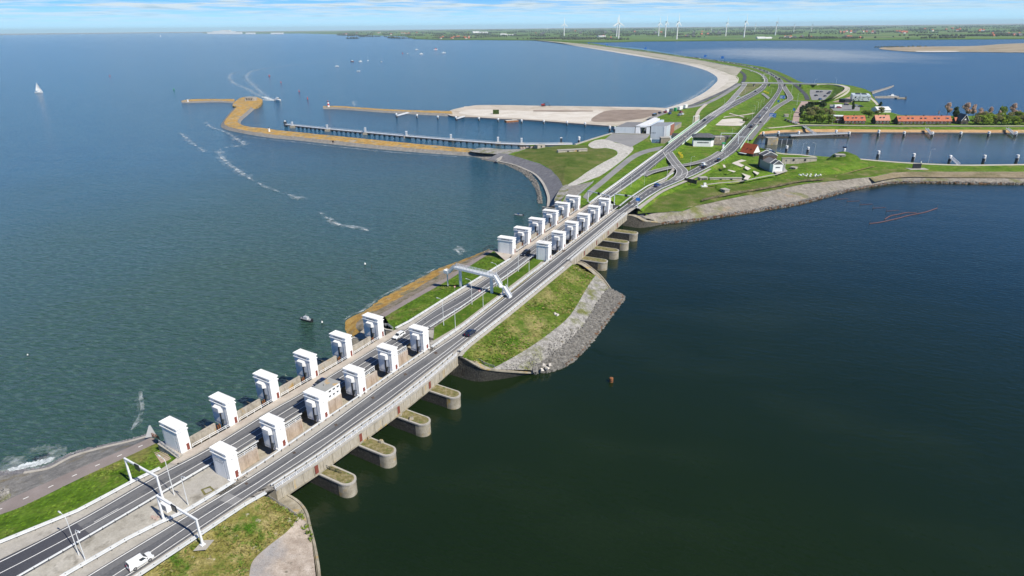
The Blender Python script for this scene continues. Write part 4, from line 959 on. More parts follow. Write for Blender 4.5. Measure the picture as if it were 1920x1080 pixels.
# lake side of the far dike
strip('dike_shore', [(1500, 155.5), (1482, 144), (1458, 134), (1434, 127), (1391, 120), (1341, 113), (1290, 107), (1200, 94.5)], -.2, [(1492, 153), (1474, 142.5), (1450, 133), (1427, 126), (1384, 119), (1334, 112), (1284, 106), (1194, 93.6)], ZM + .2, mat('reed_shore', [(.35, (.20, .13, .075)), (.65, (.30, .22, .13))], .05, rough=.95, grain=.25, gscale=1), n=60, cross=2)
# mole and pier on the lake side
dike('breakwater', [(1632, 172), (1650, 168), (1664, 164), (1676, 160.5)], [(1636, 177), (1652, 171), (1668, 166), (1676, 162)], 1.4, [STONE, STONE], n=40)
dike('jetty_mole', [(1640, 181), (1670, 180.5), (1686, 181)], [(1640, 184.5), (1670, 184.5), (1686, 184.5)], 1.4, [STONE, STONE_PALE], n=20)
# ------------------------------------------------------------------ the two sluices
def wpart(mb, name, mt, parent, smooth=False):
    """a part given in world coordinates, kept where it is under an unrotated thing"""
    o = mb.build(name, mt, parent, smooth)
    o.matrix_parent_inverse = Matrix.Translation(-Vector(parent.location))
    return o

ROW = {
 'near_sea': [(341.2, 850.4), (431.9, 799.7), (512, 752.6), (585.6, 710.3), (651.5, 671.9), (711.2, 634.8)],
 'near_lake': [(433.9, 902.3), (523.9, 843.8), (603.9, 790.3), (675.5, 742.5), (737.1, 698.4), (795.5, 659.5)],
 'far_sea': [(961.2, 476.9), (990.4, 457.4), (1016.8, 438.9), (1042.2, 422.2), (1064, 406.9), (1083.9, 393.1)],
 'far_lake': [(1027.9, 489.4), (1055.2, 468.1), (1079.3, 448.1), (1101.5, 431.9), (1120.9, 416.2), (1140.4, 400.9)]}
WY = 2.7
def make_tower(wx, h, gate, lettered=False, plinth=False):
    root = thing('gate_tower', (0, 0, 0))
    hb = h - 1.3; X, Y = wx / 2, WY / 2
    m = MB(); m.box((0, .03, hb / 2 - .4), (wx, WY - .06, hb + .8))
    # south face: frame round the panel, three ribs at the lit corner
    m.box((-X + .22, -Y + .04, hb / 2), (.44, .06, hb))
    for k in range(3): m.box((X - .13 - k * .42, -Y - .02, hb / 2), (.24, .20, hb))
    if plinth: m.box((X - .3, -Y - .1, .18), (1.3, .5, .36)); m.box((X + .12, Y - .35, .3), (.24, .7, .6)); m.box((X + .05, Y - .12, hb / 2), (.14, .24, hb))
    b = m.build('body', PLASTER, root)
    if gate:
        m = MB()
        for (x0, x1) in ((-X + .6, -.32), (.32, X - 1.6)): m.box(((x0 + x1) / 2, -Y + .03, (hb - .6) / 2), (x1 - x0, .10, hb - .6))
        m.build('panel', PLASTER, b)
        m = MB(); m.box((0, -Y - .02, hb / 2 - 1.2), (.40, .16, hb + .6)); m.box((.28, -Y - .05, hb / 2 - 1.2), (.07, .24, hb + .6)); m.build('gate_slot', DARK, root)
        m = MB(); hw = 1.3
        m.add([(-hw, -Y, hb - 2.3), (hw, -Y, hb - 2.3), (hw, -Y, hb - .3), (-hw, -Y, hb - .3), (-hw * .75, -Y - 1.0, hb - 2.0), (hw * .75, -Y - 1.0, hb - 2.0), (hw * .9, -Y - 1.15, hb - .55), (-hw * .9, -Y - 1.15, hb - .55)],
              [(0, 4, 5, 1), (4, 7, 6, 5), (7, 3, 2, 6), (0, 3, 7, 4), (1, 5, 6, 2)])
        m.build('hoist_hood', WHITE, root)
        m = MB(); m.box((1.3, -Y - .35, 1.62), (.9, .12, .12), rz=.5); m.box((1.0, -Y - .35, 1.0), (.25, .4, 1.3)); m.build('gate_bracket', STEEL_D, root)
    else:
        m = MB(); m.box((-.5, -Y, (hb - .6) / 2), (wx - 2.2, .14, hb - .6)); pn = m.build('panel', PLASTER, b)
        if lettered:
            m = MB(); R = random.Random(3)
            for r, (n, x0) in enumerate(((9, -1.9), (10, -2.0), (9, -1.8))):
                for i in range(n):
                    if r == 1 and i == 4: continue
                    m.box((x0 + i * .36, -Y - .085, hb - 1.15 - r * .42), (.07, .03, .28)); m.box((x0 + .11 + i * .36, -Y - .085, hb - 1.15 - r * .42 + R.choice((-.11, 0, .11))), (.18, .03, .06))
            m.build('inscription', GREY, root)
    m = MB(); m.box((0, -.02, hb + .13), (wx + .46, WY + .46, .26)); m.build('cornice', PLASTER, root)
    m = MB(); m.box((0, 0, hb + .6), (wx - .1, WY - .1, .7)); fz = m.build('frieze', PLASTER, root)
    m = MB(); nw = 6
    for k in range(nw): m.box((-X * .45 + k * X * .9 / (nw - 1), -Y + .03, hb + .66), (X * .9 / (nw - 1) * .68, .08, .40))
    m.box((-X * .05, -Y + .045, hb + .80), (X * 1.85, .03, .10)); m.build('louvre', DARK, fz)
    m = MB(); m.box((0, 0, hb + 1.10), (wx + .40, WY + .40, .32)); r = m.build('roof_slab', PLASTER_ROOF, root)
    m = MB()
    for (cx, cy, dx, dy) in ((0, -Y - .11, wx + .4, .18), (0, Y + .11, wx + .4, .18), (-X - .11, 0, .18, WY + .04), (X + .11, 0, .18, WY + .04)): m.box((cx, cy, hb + 1.295), (dx, dy, .07))
    m.build('roof_edge', PLASTER, r)
    m = MB(); dw = .82 if plinth else .75; m.box((X + .02, Y - .75 if not plinth else Y - .95, 1.0), (.08, dw, 1.9)); d = m.build('door', RED_DOOR, root)
    m = MB(); m.box((X + .09, Y - .45, 1.0), (.08, .08, .12)); m.build('handle', DARK, d)
    if plinth:
        m = MB(); m.box((X + .06, -.1, hb - .9), (.14, .14, .28)); m.build('wall_lamp', GREY, root)
    return root

def row_frame(key):
    W = UW(ROW[key], ZD); d = (W[-1] - W[0]).normalized()
    return W, d, Vector((d.y, -d.x, 0)), atan2(d.y, d.x) - pi / 2
ORD = ['first', 'second', 'third', 'fourth', 'fifth', 'sixth']
def build_row(key, wx, h, scale, end_gate, where, plinth):
    W, d, a, rz = row_frame(key)
    pg = make_tower(wx, h, True, False, plinth); pe = make_tower(wx, h, False, key == 'near_lake', plinth)
    ug, ue = [], []
    for k, p in enumerate(W):
        c = p - a * (wx / 2 * scale[0]) + d * (WY / 2 * scale[1])
        g = k > 0
        lab = ('white tower with hoist hood, %s from the near end of %s' if g else 'white tower with blank panelled face, nearest in %s%s') % ((ORD[k], where) if g else (where, ' and lettered' if key == 'near_lake' else ''))
        place(pg if g else pe, ug if g else ue, c, rz, lab, 'tower', 'sluice gate towers', scale)
    return W, d, a, rz
fr = {}
fr['near_sea'] = build_row('near_sea', 6.9, 7.35, (1, 1, 1), True, 'the near seaward row', False)
fr['near_lake'] = build_row('near_lake', 5.7, 7.75, (1, 1, 1), True, 'the near lakeward row', True)
fr['far_sea'] = build_row('far_sea', 6.9, 7.35, (1.13, 1.25, 1.02), True, 'the far seaward row', False)
fr['far_lake'] = build_row('far_lake', 5.7, 7.75, (1.05, 1.25, 1.06), True, 'the far lakeward row', True)

# walls between the towers
def between(key, wx, sc, where, lake):
    W, d, a, rz = fr[key]
    used = []; proto = None
    for k in range(len(W) - 1):
        L = (W[k + 1] - W[k]).length; g0 = WY * sc + .05
        if lake:
            off, t, z0, z1, x1 = -(wx - .6) * (1.05 if sc > 1 else 1), .5, -3.3, .55, L - 2.6
        else:
            off, t, z0, z1, x1 = -2.6, .55, -1.6, 1.25, L - 2.4
        root = thing('parapet_wall', W[k] + a * off + d * g0, rz, '%s wall between %s and %s tower of %s' % ('pink stained concrete' if lake else 'rust stained concrete', ORD[k], ORD[k + 1], where), 'wall', 'concrete walls between gate towers')
        ln = x1 - g0
        m = MB(); m.box((0, ln / 2, (z0 + z1) / 2), (t, ln, z1 - z0)); m.build('wall', CONC_PINK if lake else CONC_OLD, root)
        m = MB(); m.box((0, ln / 2, z1 + .06), (t + .16, ln + .1, .12)); m.build('coping', CONC_WALK if lake else CONC_OLD, root)
        if lake:
            nr = int(ln / 2.2)
            for i in range(nr + 1):
                m = MB(); m.box((t / 2 + .05, .4 + i * (ln - .8) / nr, (z0 + z1) / 2), (.1, .22, z1 - z0 - .3)); m.build('buttress', CONC_PINK, root)
        else:
            m = MB(); m.box((.3, ln + 1.1, -.2), (.5, .25, 1.6)); m.build('gate_guide', RUST, root)
            m = MB(); m.box((.3, ln + .5, -.2), (.5, .2, 1.4)); m.build('gate_guide', RUST, root)
between('near_sea', 6.9, 1.0, 'the near seaward row', False)
between('near_lake', 5.7, 1.0, 'the near lakeward row', True)
between('far_sea', 6.9, 1.25, 'the far seaward row', False)
between('far_lake', 5.7, 1.25, 'the far lakeward row', True)

# bridge decks
def bridge(label, dl, dr, cut, doors, first_rib):
    W0 = resample(UW(seg(DL, *dl), ZD), 40); W1_ = resample(UW(seg(DR, *dr), ZD), 40)
    base = W1_[0].copy(); base.z = 0
    root = thing('sluice_bridge', base, 0, label, 'bridge')
    def lower(W, z): return [Vector((p.x, p.y, z)) for p in W]
    m = MB(); zb = 4.45
    a0, a1 = lower(W0, 7.3), lower(W0, zb); b0, b1 = lower(W1_, 7.88), lower(W1_, zb)
    m.sheet(a1, b1); m.sheet(b0, b1); m.sheet(a0, a1)
    m.add([a0[0], b0[0], b1[0], a1[0]], [(0, 1, 2, 3)]); m.add([a0[-1], b0[-1], b1[-1], a1[-1]], [(0, 1, 2, 3)])
    wpart(m, 'girder', GIRD, root)
    m = MB(); m.beam([p + Vector((0, 0, 0)) for p in W1_], .5, -.32, .12); wpart(m, 'deck_edge', CONC, root)
    m = MB(); m.beam([p + Vector((0, 0, 0)) for p in offset(W1_, .06)], .16, -3.62, -3.2); wpart(m, 'girder_lip', PIER_CONC, root)
    m = MB(); Wo = offset(W1_, .07)
    for p, an in along(Wo, 3.1, 1.5):
        m = MB(); m.box((p.x, p.y, 6.05), (.26, .14, 3.1), rz=an); wpart(m, 'girder_rib', GIRD, root)
    for (px, py) in doors:
        best = min(range(40), key=lambda i: (PJ(Vector((W1_[i].x, W1_[i].y, 6.3)))[0] - px) ** 2 + (PJ(Vector((W1_[i].x, W1_[i].y, 6.3)))[1] - py) ** 2)
        i = min(max(best, 1), 38); an = atan2(W1_[i + 1].y - W1_[i - 1].y, W1_[i + 1].x - W1_[i - 1].x)
        q = offset(W1_, .12)[i]
        m = MB(); m.box((q.x, q.y, 6.25), (1.0, .16, 2.3), rz=an); wpart(m, 'door', RED_DOOR, root)
    return root, W1_
bn, BNW = bridge('near concrete sluice bridge carrying two carriageways between the white towers', (320, 736), (517, 858), 0, [(594, 871), (671, 815), (739.5, 764), (800, 717)], 0)
bf, BFW = bridge('far concrete sluice bridge beyond the island with the footbridge', (956, 1104), (1070, 1176), 0, [(1097, 477), (1120, 457), (1140, 439), (1158, 424)], 0)

# piers with rounded cutwaters
def make_pier(L, wd, h):
    root = thing('bridge_pier', (0, 0, 0)); r = wd / 2
    def out(g): return [(-6, -r - g), (L - r * 1.1, -r - g)] + [(L - r * 1.1 + (r * 1.1 + g) * cos(t), (r + g) * sin(t)) for t in [(-pi / 2) + pi * i / 14 for i in range(1, 14)]] + [(L - r * 1.1, r + g), (-6, r + g)]
    m = MB(); m.prism(out(-.02)[:2] + [(L - r * 1.2, -r + .02), (L - r * 1.2, r - .02)] + out(-.02)[-2:], -1.2, h - .45); m.build('masonry', BASALT, root)
    m = MB(); nose = [p for p in out(0) if p[0] >= L - r * 1.15]; nose = [(L - r * 1.5, -r - .03)] + nose + [(L - r * 1.5, r + .03)]
    m.prism(nose, -1.2, h - .45); m.build('cutwater', PIER_CONC, root)
    m = MB(); o, i_ = out(.12), out(-.42); n = len(o)
    m.prism(o, h - .46, h - .06)
    m.build('coping', CONC, root)
    m = MB(); m.prism(i_, h - .05, h + .03)
    R = random.Random(int(L * 10))
    for _ in range(26): m.rock((R.uniform(1, L - r), R.uniform(-r * .6, r * .6), h + .05), R.uniform(.12, .3))
    m.build('moss_top', MOSS, root)
    return root
def piers(spec, labs, wd, L):
    pr = make_pier(L, wd, 4.3); us = []
    for (lc, rc, tip), lab in zip(spec, labs):
        A, B, T = U(*lc, 4.3), U(*rc, 4.3), U(*tip, 4.3)
        W, d, a, rz = fr['near_lake'] if tip[1] > 600 else fr['far_lake']
        ax = a
        c = T - ax * L
        place(pr, us, Vector((c.x, c.y, 0)), atan2(ax.y, ax.x), lab, 'pier', 'rounded masonry piers under the sluice bridges')
def plen(spec):
    r = []
    for lc, rc, tip in spec: r.append(((U(*lc, 4.3) - U(*rc, 4.3)).length, (U(*tip, 4.3) - (U(*lc, 4.3) + U(*rc, 4.3)) / 2).length))
    return r
SP1 = [((587, 890), (607, 877), (663, 903)), ((657, 832), (676, 820), (738.5, 849)), ((726, 781), (742, 771), (804, 792)), ((787, 732), (801, 723), (861, 742))]
SP2 = [((1092, 487), (1101, 482), (1139, 490)), ((1113, 468), (1122, 461), (1160, 470)), ((1133, 451), (1142, 445), (1179, 454)), ((1150, 434), (1159, 428), (1196, 437))]
piers(SP1, ['mossy topped masonry pier under the near bridge, closest to the dry grass bank', 'mossy masonry pier with two loose boulders, second from the dry grass bank', 'mossy masonry pier of the near bridge, third from the dry grass bank', 'mossy masonry pier of the near bridge, beside the grassy island'], 4.3, 13.8)
piers(SP2, ['weathered pier under the far bridge, beside the grassy island', 'weathered pier under the far bridge, second from the island', 'weathered pier under the far bridge, second from the stony lake shore', 'weathered pier under the far bridge, beside the stony lake shore abutment'], 5.2, 13.0)
# boulders left on two of the piers
for (x, y, s) in ((691, 822, 1.0), (714, 829, .9), (750, 778, 1.1), (771, 785, 1.1)):
    m = MB(); p = U(x, y, 4.4); m.rock((0, 0, s * .4), s); o = m.build('boulder', PIER_CONC); o.location = p
    tag(o, 'loose pale concrete block lying on the %s part of the %s mossy pier' % (('inner' if x in (691, 750) else 'outer'), ('second' if x < 720 else 'third')), 'block')
# seaward pier noses
def make_nose(L, wd):
    root = thing('pier_nose', (0, 0, 0)); r = wd / 2
    o = [(0, -r), (-L + r, -r)] + [(-L + r - r * 1.6 * sin(t), -r * cos(t)) for t in [pi * i / 10 for i in range(1, 10)]] + [(-L + r, r), (0, r)]
    m = MB(); m.prism(o, -1, 3.1); m.build('masonry', BASALT, root)
    m = MB(); m.prism([(x * 1.01, y * 1.06) for x, y in o], 3.12, 3.4); m.build('coping', PIER_CONC, root)
    return root
for key, sc, wh in (('near_sea', 1, 'near'), ('far_sea', 1.2, 'far')):
    W, d, a, rz = fr[key]; pr = make_nose(7.5 * sc, 2.2 * sc); us = []
    for k in range(1, 6 if key == 'near_sea' else 5):
        c = W[k] - a * (6.2 * sc) + d * (WY * .55 * sc)
        place(pr, us, Vector((c.x, c.y, 0)), atan2(a.y, a.x), 'stone pier nose in the sea below the %s tower of the %s seaward row' % (ORD[k], wh), 'pier nose', 'seaward pier noses')
# lowered gates closing the openings on the sea side
for key, wh in (('near_sea', 'near'), ('far_sea', 'far')):
    W, d, a, rz = fr[key]
    for k in range(5):
        p, q = W[k] - a * 3.0, W[k + 1] - a * 3.0
        L = (q - p).length
        o = thing('sluice_gate', Vector((p.x, p.y, 0)), rz, 'dark closed gate between %s and %s tower of the %s seaward row' % (ORD[k], ORD[k + 1], wh), 'gate', 'closed sluice gates')
        m = MB(); m.box((0, L / 2, 2.6), (.5, L - .1, 7.0)); m.build('gate_leaf', STEEL_D, o)

# abutments
def abut(label, top, zt, bot, mt=BASALT, back=None, mtop=PIER_CONC):
    T = resample(smooth(UW(top, zt), 4), 40); B = resample(smooth(UW(bot, 0), 4), 40)
    b = B[0].copy(); root = thing('abutment', b, 0, label, 'abutment')
    for p in B: p.z = -.8
    m = MB(); m.sheet(T, B); wpart(m, 'masonry', mt, root)
    if back:
        K = resample(smooth(UW(back, zt), 4), 40); m = MB(); m.sheet([p + Vector((0, 0, .03)) for p in T], [p + Vector((0, 0, .03)) for p in K]); wpart(m, 'wall_top', mtop, root)
    m = MB(); m.beam([p.copy() for p in T], .55, -.1, .32); wpart(m, 'coping', PIER_CONC, root)
    return root
zs = lambda y0, y1, z0, z1: (lambda x, y: z0 + (z1 - z0) * max(0, min(1, (y - y0) / (y1 - y0))))
zx = lambda x0, x1, z0, z1: (lambda x, y: z0 + (z1 - z0) * max(0, min(1, (x - x0) / (x1 - x0))))
abut('curved stone abutment wall below the dry grass bank', [(517, 920), (536, 927), (560, 942), (575, 962), (582, 990), (590, 1022), (597, 1060), (601, 1100)], zs(930, 1060, 4.4, 3.0),
     [(517, 930), (537, 940), (562, 955), (578, 975), (585, 1003), (593, 1035), (599.5, 1072), (603, 1110)], BASALT, [(497, 932), (512, 941), (536, 955), (557, 970), (572, 985), (585, 1022), (592, 1060), (596, 1100)])
abut('tall dark masonry abutment of the island with rounded corner', [(847, 671), (860, 668), (880, 678), (892, 685), (905, 691), (925, 694.5), (950, 697), (975, 698.5), (998, 699.5)], zx(872, 998, 7.3, .6),
     [(842, 702), (858, 707), (880, 713), (896, 715), (912, 714), (930, 711.5), (952, 708), (975, 703.5), (999, 700)], BASALT, [(858, 668), (872, 664), (890, 674), (902, 682), (915, 688), (931, 692), (952, 694), (975, 695), (998, 697)])
abut('thin curved concrete wing wall on the north tip of the island', [(1070, 491), (1083, 491), (1095, 493), (1112, 505), (1125, 516), (1136, 529), (1145, 542)], zx(1095, 1140, 4.4, 2.0),
     [(1072, 502), (1086, 502), (1098, 503), (1115, 514), (1128, 525), (1139, 537), (1147, 548)], BASALT, [(1066, 497), (1078, 494), (1090, 497), (1106, 508), (1118, 519), (1131, 533), (1142, 546)])
abut('masonry abutment with rounded corner at the stony lake shore', [(1174, 404), (1184, 405), (1195, 409), (1203, 413), (1212, 415.5), (1226, 416.5), (1242, 418)], zx(1186, 1242, 5.5, .6),
     [(1166, 423), (1178, 425), (1190, 427), (1200, 427.5), (1212, 426.5), (1226, 424.5), (1243, 421.5)], BASALT, [(1180, 402), (1190, 402.5), (1199, 405.5), (1207, 410), (1215, 413), (1228, 414.5), (1243, 416)])
# retaining walls on the sea side
def wall(label, pts, z, h, t, mt, name='retaining_wall', cope=True):
    W = UW(pts, z); root = thing(name, W[0], 0, label, 'wall')
    m = MB(); m.beam(W, t, -h, 0); wpart(m, 'wall', mt, root)
    if cope: m = MB(); m.beam([p + Vector((0, 0, .01)) for p in W], t + .2, 0, .18); wpart(m, 'coping', CONC, root)
    return root
wall('low concrete retaining wall between stepped grass bank and first near seaward tower', [(297, 832), (318, 846), (336, 860), (342, 853)], ZD, 3.4, .4, CONC_OLD)
wall('concrete quay wall round the dark recess behind the last near seaward tower', [(660, 633), (672, 634), (690, 637), (700, 642)], 5.2, 6, .6, CONC_OLD)
wall('concrete wall at the island end of the near seaward row', [(690, 611), (708, 612), (724, 618), (737, 620)], 7.7, 8, .5, CONC_OLD)
wall('dark quay wall below the last far seaward tower', [(1017, 388), (1030, 390), (1044, 391.5), (1060, 392)], 4.6, 6, .8, CONC_OLD)
strip('quay', [(660, 633), (672, 634), (690, 637)], 5.0, [(676, 622), (690, 611), (708, 612)], 5.0, CONC_OLD, n=10, cross=2)
# concrete floor beside the first near tower
m = MB(); m.flat(UW([(297, 832), (318, 846), (337, 860), (341, 851), (316, 832), (306, 826)], ZD - .02)); struct('landing', m, CONC_WALK)
m = MB(); m.flat(UW([(948, 489), (957, 481), (961, 477), (937, 471), (926, 470)], ZD - .02)); struct('landing', m, CONC_WALK)
# ------------------------------------------------------------------ rails, lamps, gantries
_posts = {}
def post_mesh(key, d, mt):
    if key not in _posts:
        m = MB(); m.box((0, 0, d[2] / 2), d); o = m.build('post', mt); _posts[key] = o.data; bpy.data.objects.remove(o)
    return _posts[key]
def guard_rail(label, pts, z, step=3.0, double=False, h=.78, name='guard_rail', world=None, cat='guard rail'):
    W = world or UW(pts, z)
    W = resample(W, max(8, int(sum((q - p).length for p, q in zip(W, W[1:])) / 6)))
    root = thing(name, W[0], 0, label, cat, 'steel guard rails along the carriageways')
    m = MB(); m.beam([p - W[0] for p in W], .20, h - .34, h); m.build('rail_beam', GALV_W, root)
    if double:
        m = MB(); m.beam([p - W[0] for p in offset(W, .62)], .20, h - .34, h); m.build('rail_beam', GALV_W, root)
    P = along(W, step, .5)
    if len(P) > 98: P = along(W, step * len(P) / 96, .5)
    me = post_mesh('dkd' if double else 'dk', (.12, .22 if not double else .62, h - .12), STEEL_D)
    for p, an in P:
        o = bpy.data.objects.new('post', me); COL.objects.link(o); o.parent = root; q = p if not double else p
        o.location = p - W[0] + Vector((0, 0, 0)) + (Vector((sin(an), -cos(an), 0)) * (.31 if double else .06)); o.rotation_euler = (0, 0, an)
    return root
GALV_W = paint('rail_white', (.74, .76, .77), .4, .15)
guard_rail('white double guard rail between the grass bank and the seaward carriageway, near corner', G1[:5], ZD - .1, 3.2, True)
guard_rail('white guard rail along the concrete median, seaward side, near corner', seg(I1, -60, 396), ZD, 2.6)
guard_rail('white guard rail along the concrete median, lakeward side, near corner', seg(LR2, 60, 440), ZD, 2.8, True)
guard_rail('white guard rail above the dry grass bank', seg(DR, 180, 498), ZD, 2.6, True)
guard_rail('white guard rail between landward footway and lakeward road on the near bridge', seg(LR2, 442, 806), ZD, 2.6)
guard_rail('white double guard rail along the top of the island grass bank', [(741, 617.5), (762, 607), (860, 545.5), (956, 486.5)], ZD - .1, 3.2, True)
guard_rail('white guard rail between the seaward carriageway and the island median grass', seg(I1, 806, 1002), ZD, 2.6)
guard_rail('white double guard rail between island median grass and lakeward carriageway', seg(LR2, 808, 1032), ZD, 3.4, True)
guard_rail('white guard rail beside the pale concrete strip of the island', [(860, 660), (870, 651), (944, 593), (1056, 502.5)], ZD, 2.6, True)
guard_rail('white guard rail between landward footway and lakeward road on the far bridge', seg(LR2, 1034, 1158), ZD, 4.2)
guard_rail('white double guard rail on the seaward road beyond the far bridge', [(1104, 382), (1131, 361.5), (1160, 340.5), (1187, 320.5), (1216, 299), (1240, 281.5)], zroad, 5.0, True)
guard_rail('white guard rail on the lakeward road beyond the far bridge, fort side', [(1193, 388), (1212, 373), (1240, 355), (1297, 331), (1327, 316), (1350, 304), (1366, 294)], zroad, 5.0)
guard_rail('white guard rail between the diverging roads beyond the far bridge', [(1160, 388), (1180, 372), (1213, 350), (1247, 335), (1262, 325)], zroad, 5.0, True)
guard_rail('white guard rail on the median side of the seaward road beyond the far bridge', [(1143, 373), (1176, 350), (1210, 326)], zroad, 5.0)
for k in range(5):
    W, d, a, rz = fr['near_lake']; off = -(5.7 + 1.5)
    p, q = W[k] + a * off + d * 2.9, W[k + 1] + a * off - d * .6
    guard_rail('white seaward road guard rail beside the pink wall, %s bay of near bridge' % ORD[k], None, ZD, 2.4, world=[p, p.lerp(q, .5), q])
def railing(label, W, h=1.1, step=2.0, rails=3, mt=None, cat='railing', group='white railings', name='railing', r=.055):
    mt = mt or WHITE_STEEL
    root = thing(name, W[0], 0, label, cat, group)
    for k in range(rails):
        m = MB(); z = h * (1 - k / rails); m.beam([p - W[0] for p in W], r * 1.7, z - r, z + r); m.build('rail', mt, root)
    P = along(W, step)
    if len(P) > 98: P = along(W, step * len(P) / 96)
    me = post_mesh('w%s%.1f' % (mt.name, h), (.11, .11, h), mt)
    for p, an in P:
        o = bpy.data.objects.new('post', me); COL.objects.link(o); o.parent = root; o.location = p - W[0]; o.rotation_euler = (0, 0, an)
    return root
railing('white lakeside railing along the outer edge of the near bridge', offset(BNW, -.1), 1.15, 2.0)
railing('white lakeside railing along the outer edge of the far bridge', offset(BFW, -.1), 1.15, 2.6)
guard_rail('white guard rail just inside the lakeside railing of the near bridge', None, ZD, 3.2, world=offset(BNW, -1.7))
guard_rail('white guard rail just inside the lakeside railing of the far bridge', None, ZD, 4.2, world=offset(BFW, -1.7))
for key, off, wh in (('near_lake', -5.1, 'near'), ('far_lake', -5.4, 'far')):
    W, d, a, rz = fr[key]
    for k in range(5):
        p = W[k] + a * off + d * 2.9 + Vector((0, 0, .6)); q = W[k + 1] + a * off - d * 2.6 + Vector((0, 0, .6))
        railing('white railing on top of the pink wall, %s bay of the %s bridge' % (ORD[k], wh), [p, q], 1.0, 2.4, 2)
for key, wh in (('near_sea', 'near'), ('far_sea', 'far')):
    W, d, a, rz = fr[key]
    for k in range(5):
        p = W[k] + a * .1 + d * 3.0; q = W[k + 1] + a * .1 - d * .2
        railing('white footway railing between %s and %s tower of the %s seaward row' % (ORD[k], ORD[k + 1], wh), [p, q], 1.0, 2.4, 2)
railing('white handrail along the landing wall beside the stepped grass bank', UW([(299, 831), (318, 845), (337, 859)], ZD + .1), 1.0, 1.6, 2, GALV)
railing('grey handrail on the curved wall below the dry grass bank', UW([(503, 934), (520, 945), (541, 958), (558, 971)], 4.7), 1.0, 2.0, 2, GREY)
railing('thin dark railing on the nearest mossy pier', [U(607, 877, 4.4), U(641, 889, 4.4)], 1.0, 2.0, 2, STEEL_D)
railing('grey railing above the rounded corner of the island abutment', UW([(874, 664), (893, 675), (910, 685), (928, 691)], 5.3), 1.0, 2.0, 2, GREY)
railing('grey railing by the recess behind the last near seaward tower', UW([(716, 611), (728, 611.5), (737, 618)], 7.9), 1.0, 1.5, 2, GALV)
railing('pale railing beside the grey quay slope of the far bridge', UW([(1078, 372), (1092, 360), (1113, 341)], 6.2), 1.0, 3, 2, GALV)

# lamp posts
def make_lamp(h, arm, tilt=0):
    root = thing('street_lamp', (0, 0, 0))
    m = MB(); m.tube((0, 0, 0), (0, 0, .9), .13, .12, 8); m.tube((0, 0, .9), (0, 0, h - .7), .10, .07, 8); m.build('pole', GALV_W, root)
    m = MB(); m.path([Vector((0, 0, h - .72)), Vector((arm * .2, 0, h - .2)), Vector((arm, 0, h))], .055); m.build('arm', GALV_W, root)
    m = MB(); m.box((arm + .32, 0, h + .02), (.85, .28, .16), taper=.8); m.build('lamp_head', GALV_W, root)
    return root
LA, LB = make_lamp(10.4, 1.9), make_lamp(8.4, 1.3)
ua, ub = [], []
rz0 = fr['near_sea'][3]
near_lamps = [((148.5, 1041.5), 'a', 'tall lamp post arching over the seaward road at the near corner'), ((160.5, 1051), 'b', 'shorter lamp post facing the lakeward road at the near corner'),
              ((327, 928.5), 'a', 'tall lamp post behind the first gantry, leaning over the seaward road'), ((353, 947), 'b', 'lamp post in the concrete median before the lettered tower')]
isl = [((832, 610), 'a'), ((854, 617), 'b'), ((885, 571), 'a'), ((906, 576), 'b'), ((931.5, 538), 'a'), ((952, 542.5), 'b'), ((972, 509), 'a'), ((992, 513), 'b')]
for (p, k, lab) in near_lamps:
    place(LA if k == 'a' else LB, ua if k == 'a' else ub, U(*p, ZD), rz0 + (pi if k == 'a' else 0), lab, 'street lamp', 'street lamps along the dam roads')
NTH = ['nearest', 'second', 'third', 'fourth']
for i, (p, k) in enumerate(isl):
    place(LA if k == 'a' else LB, ua if k == 'a' else ub, U(*p, ZD), rz0 + (pi if k == 'a' else 0), '%s lamp post of the island median pairs, facing the %s' % (NTH[i // 2] + ' tall' if k == 'a' else NTH[i // 2] + ' low', 'seaward road' if k == 'a' else 'lakeward road'), 'street lamp', 'street lamps along the dam roads')
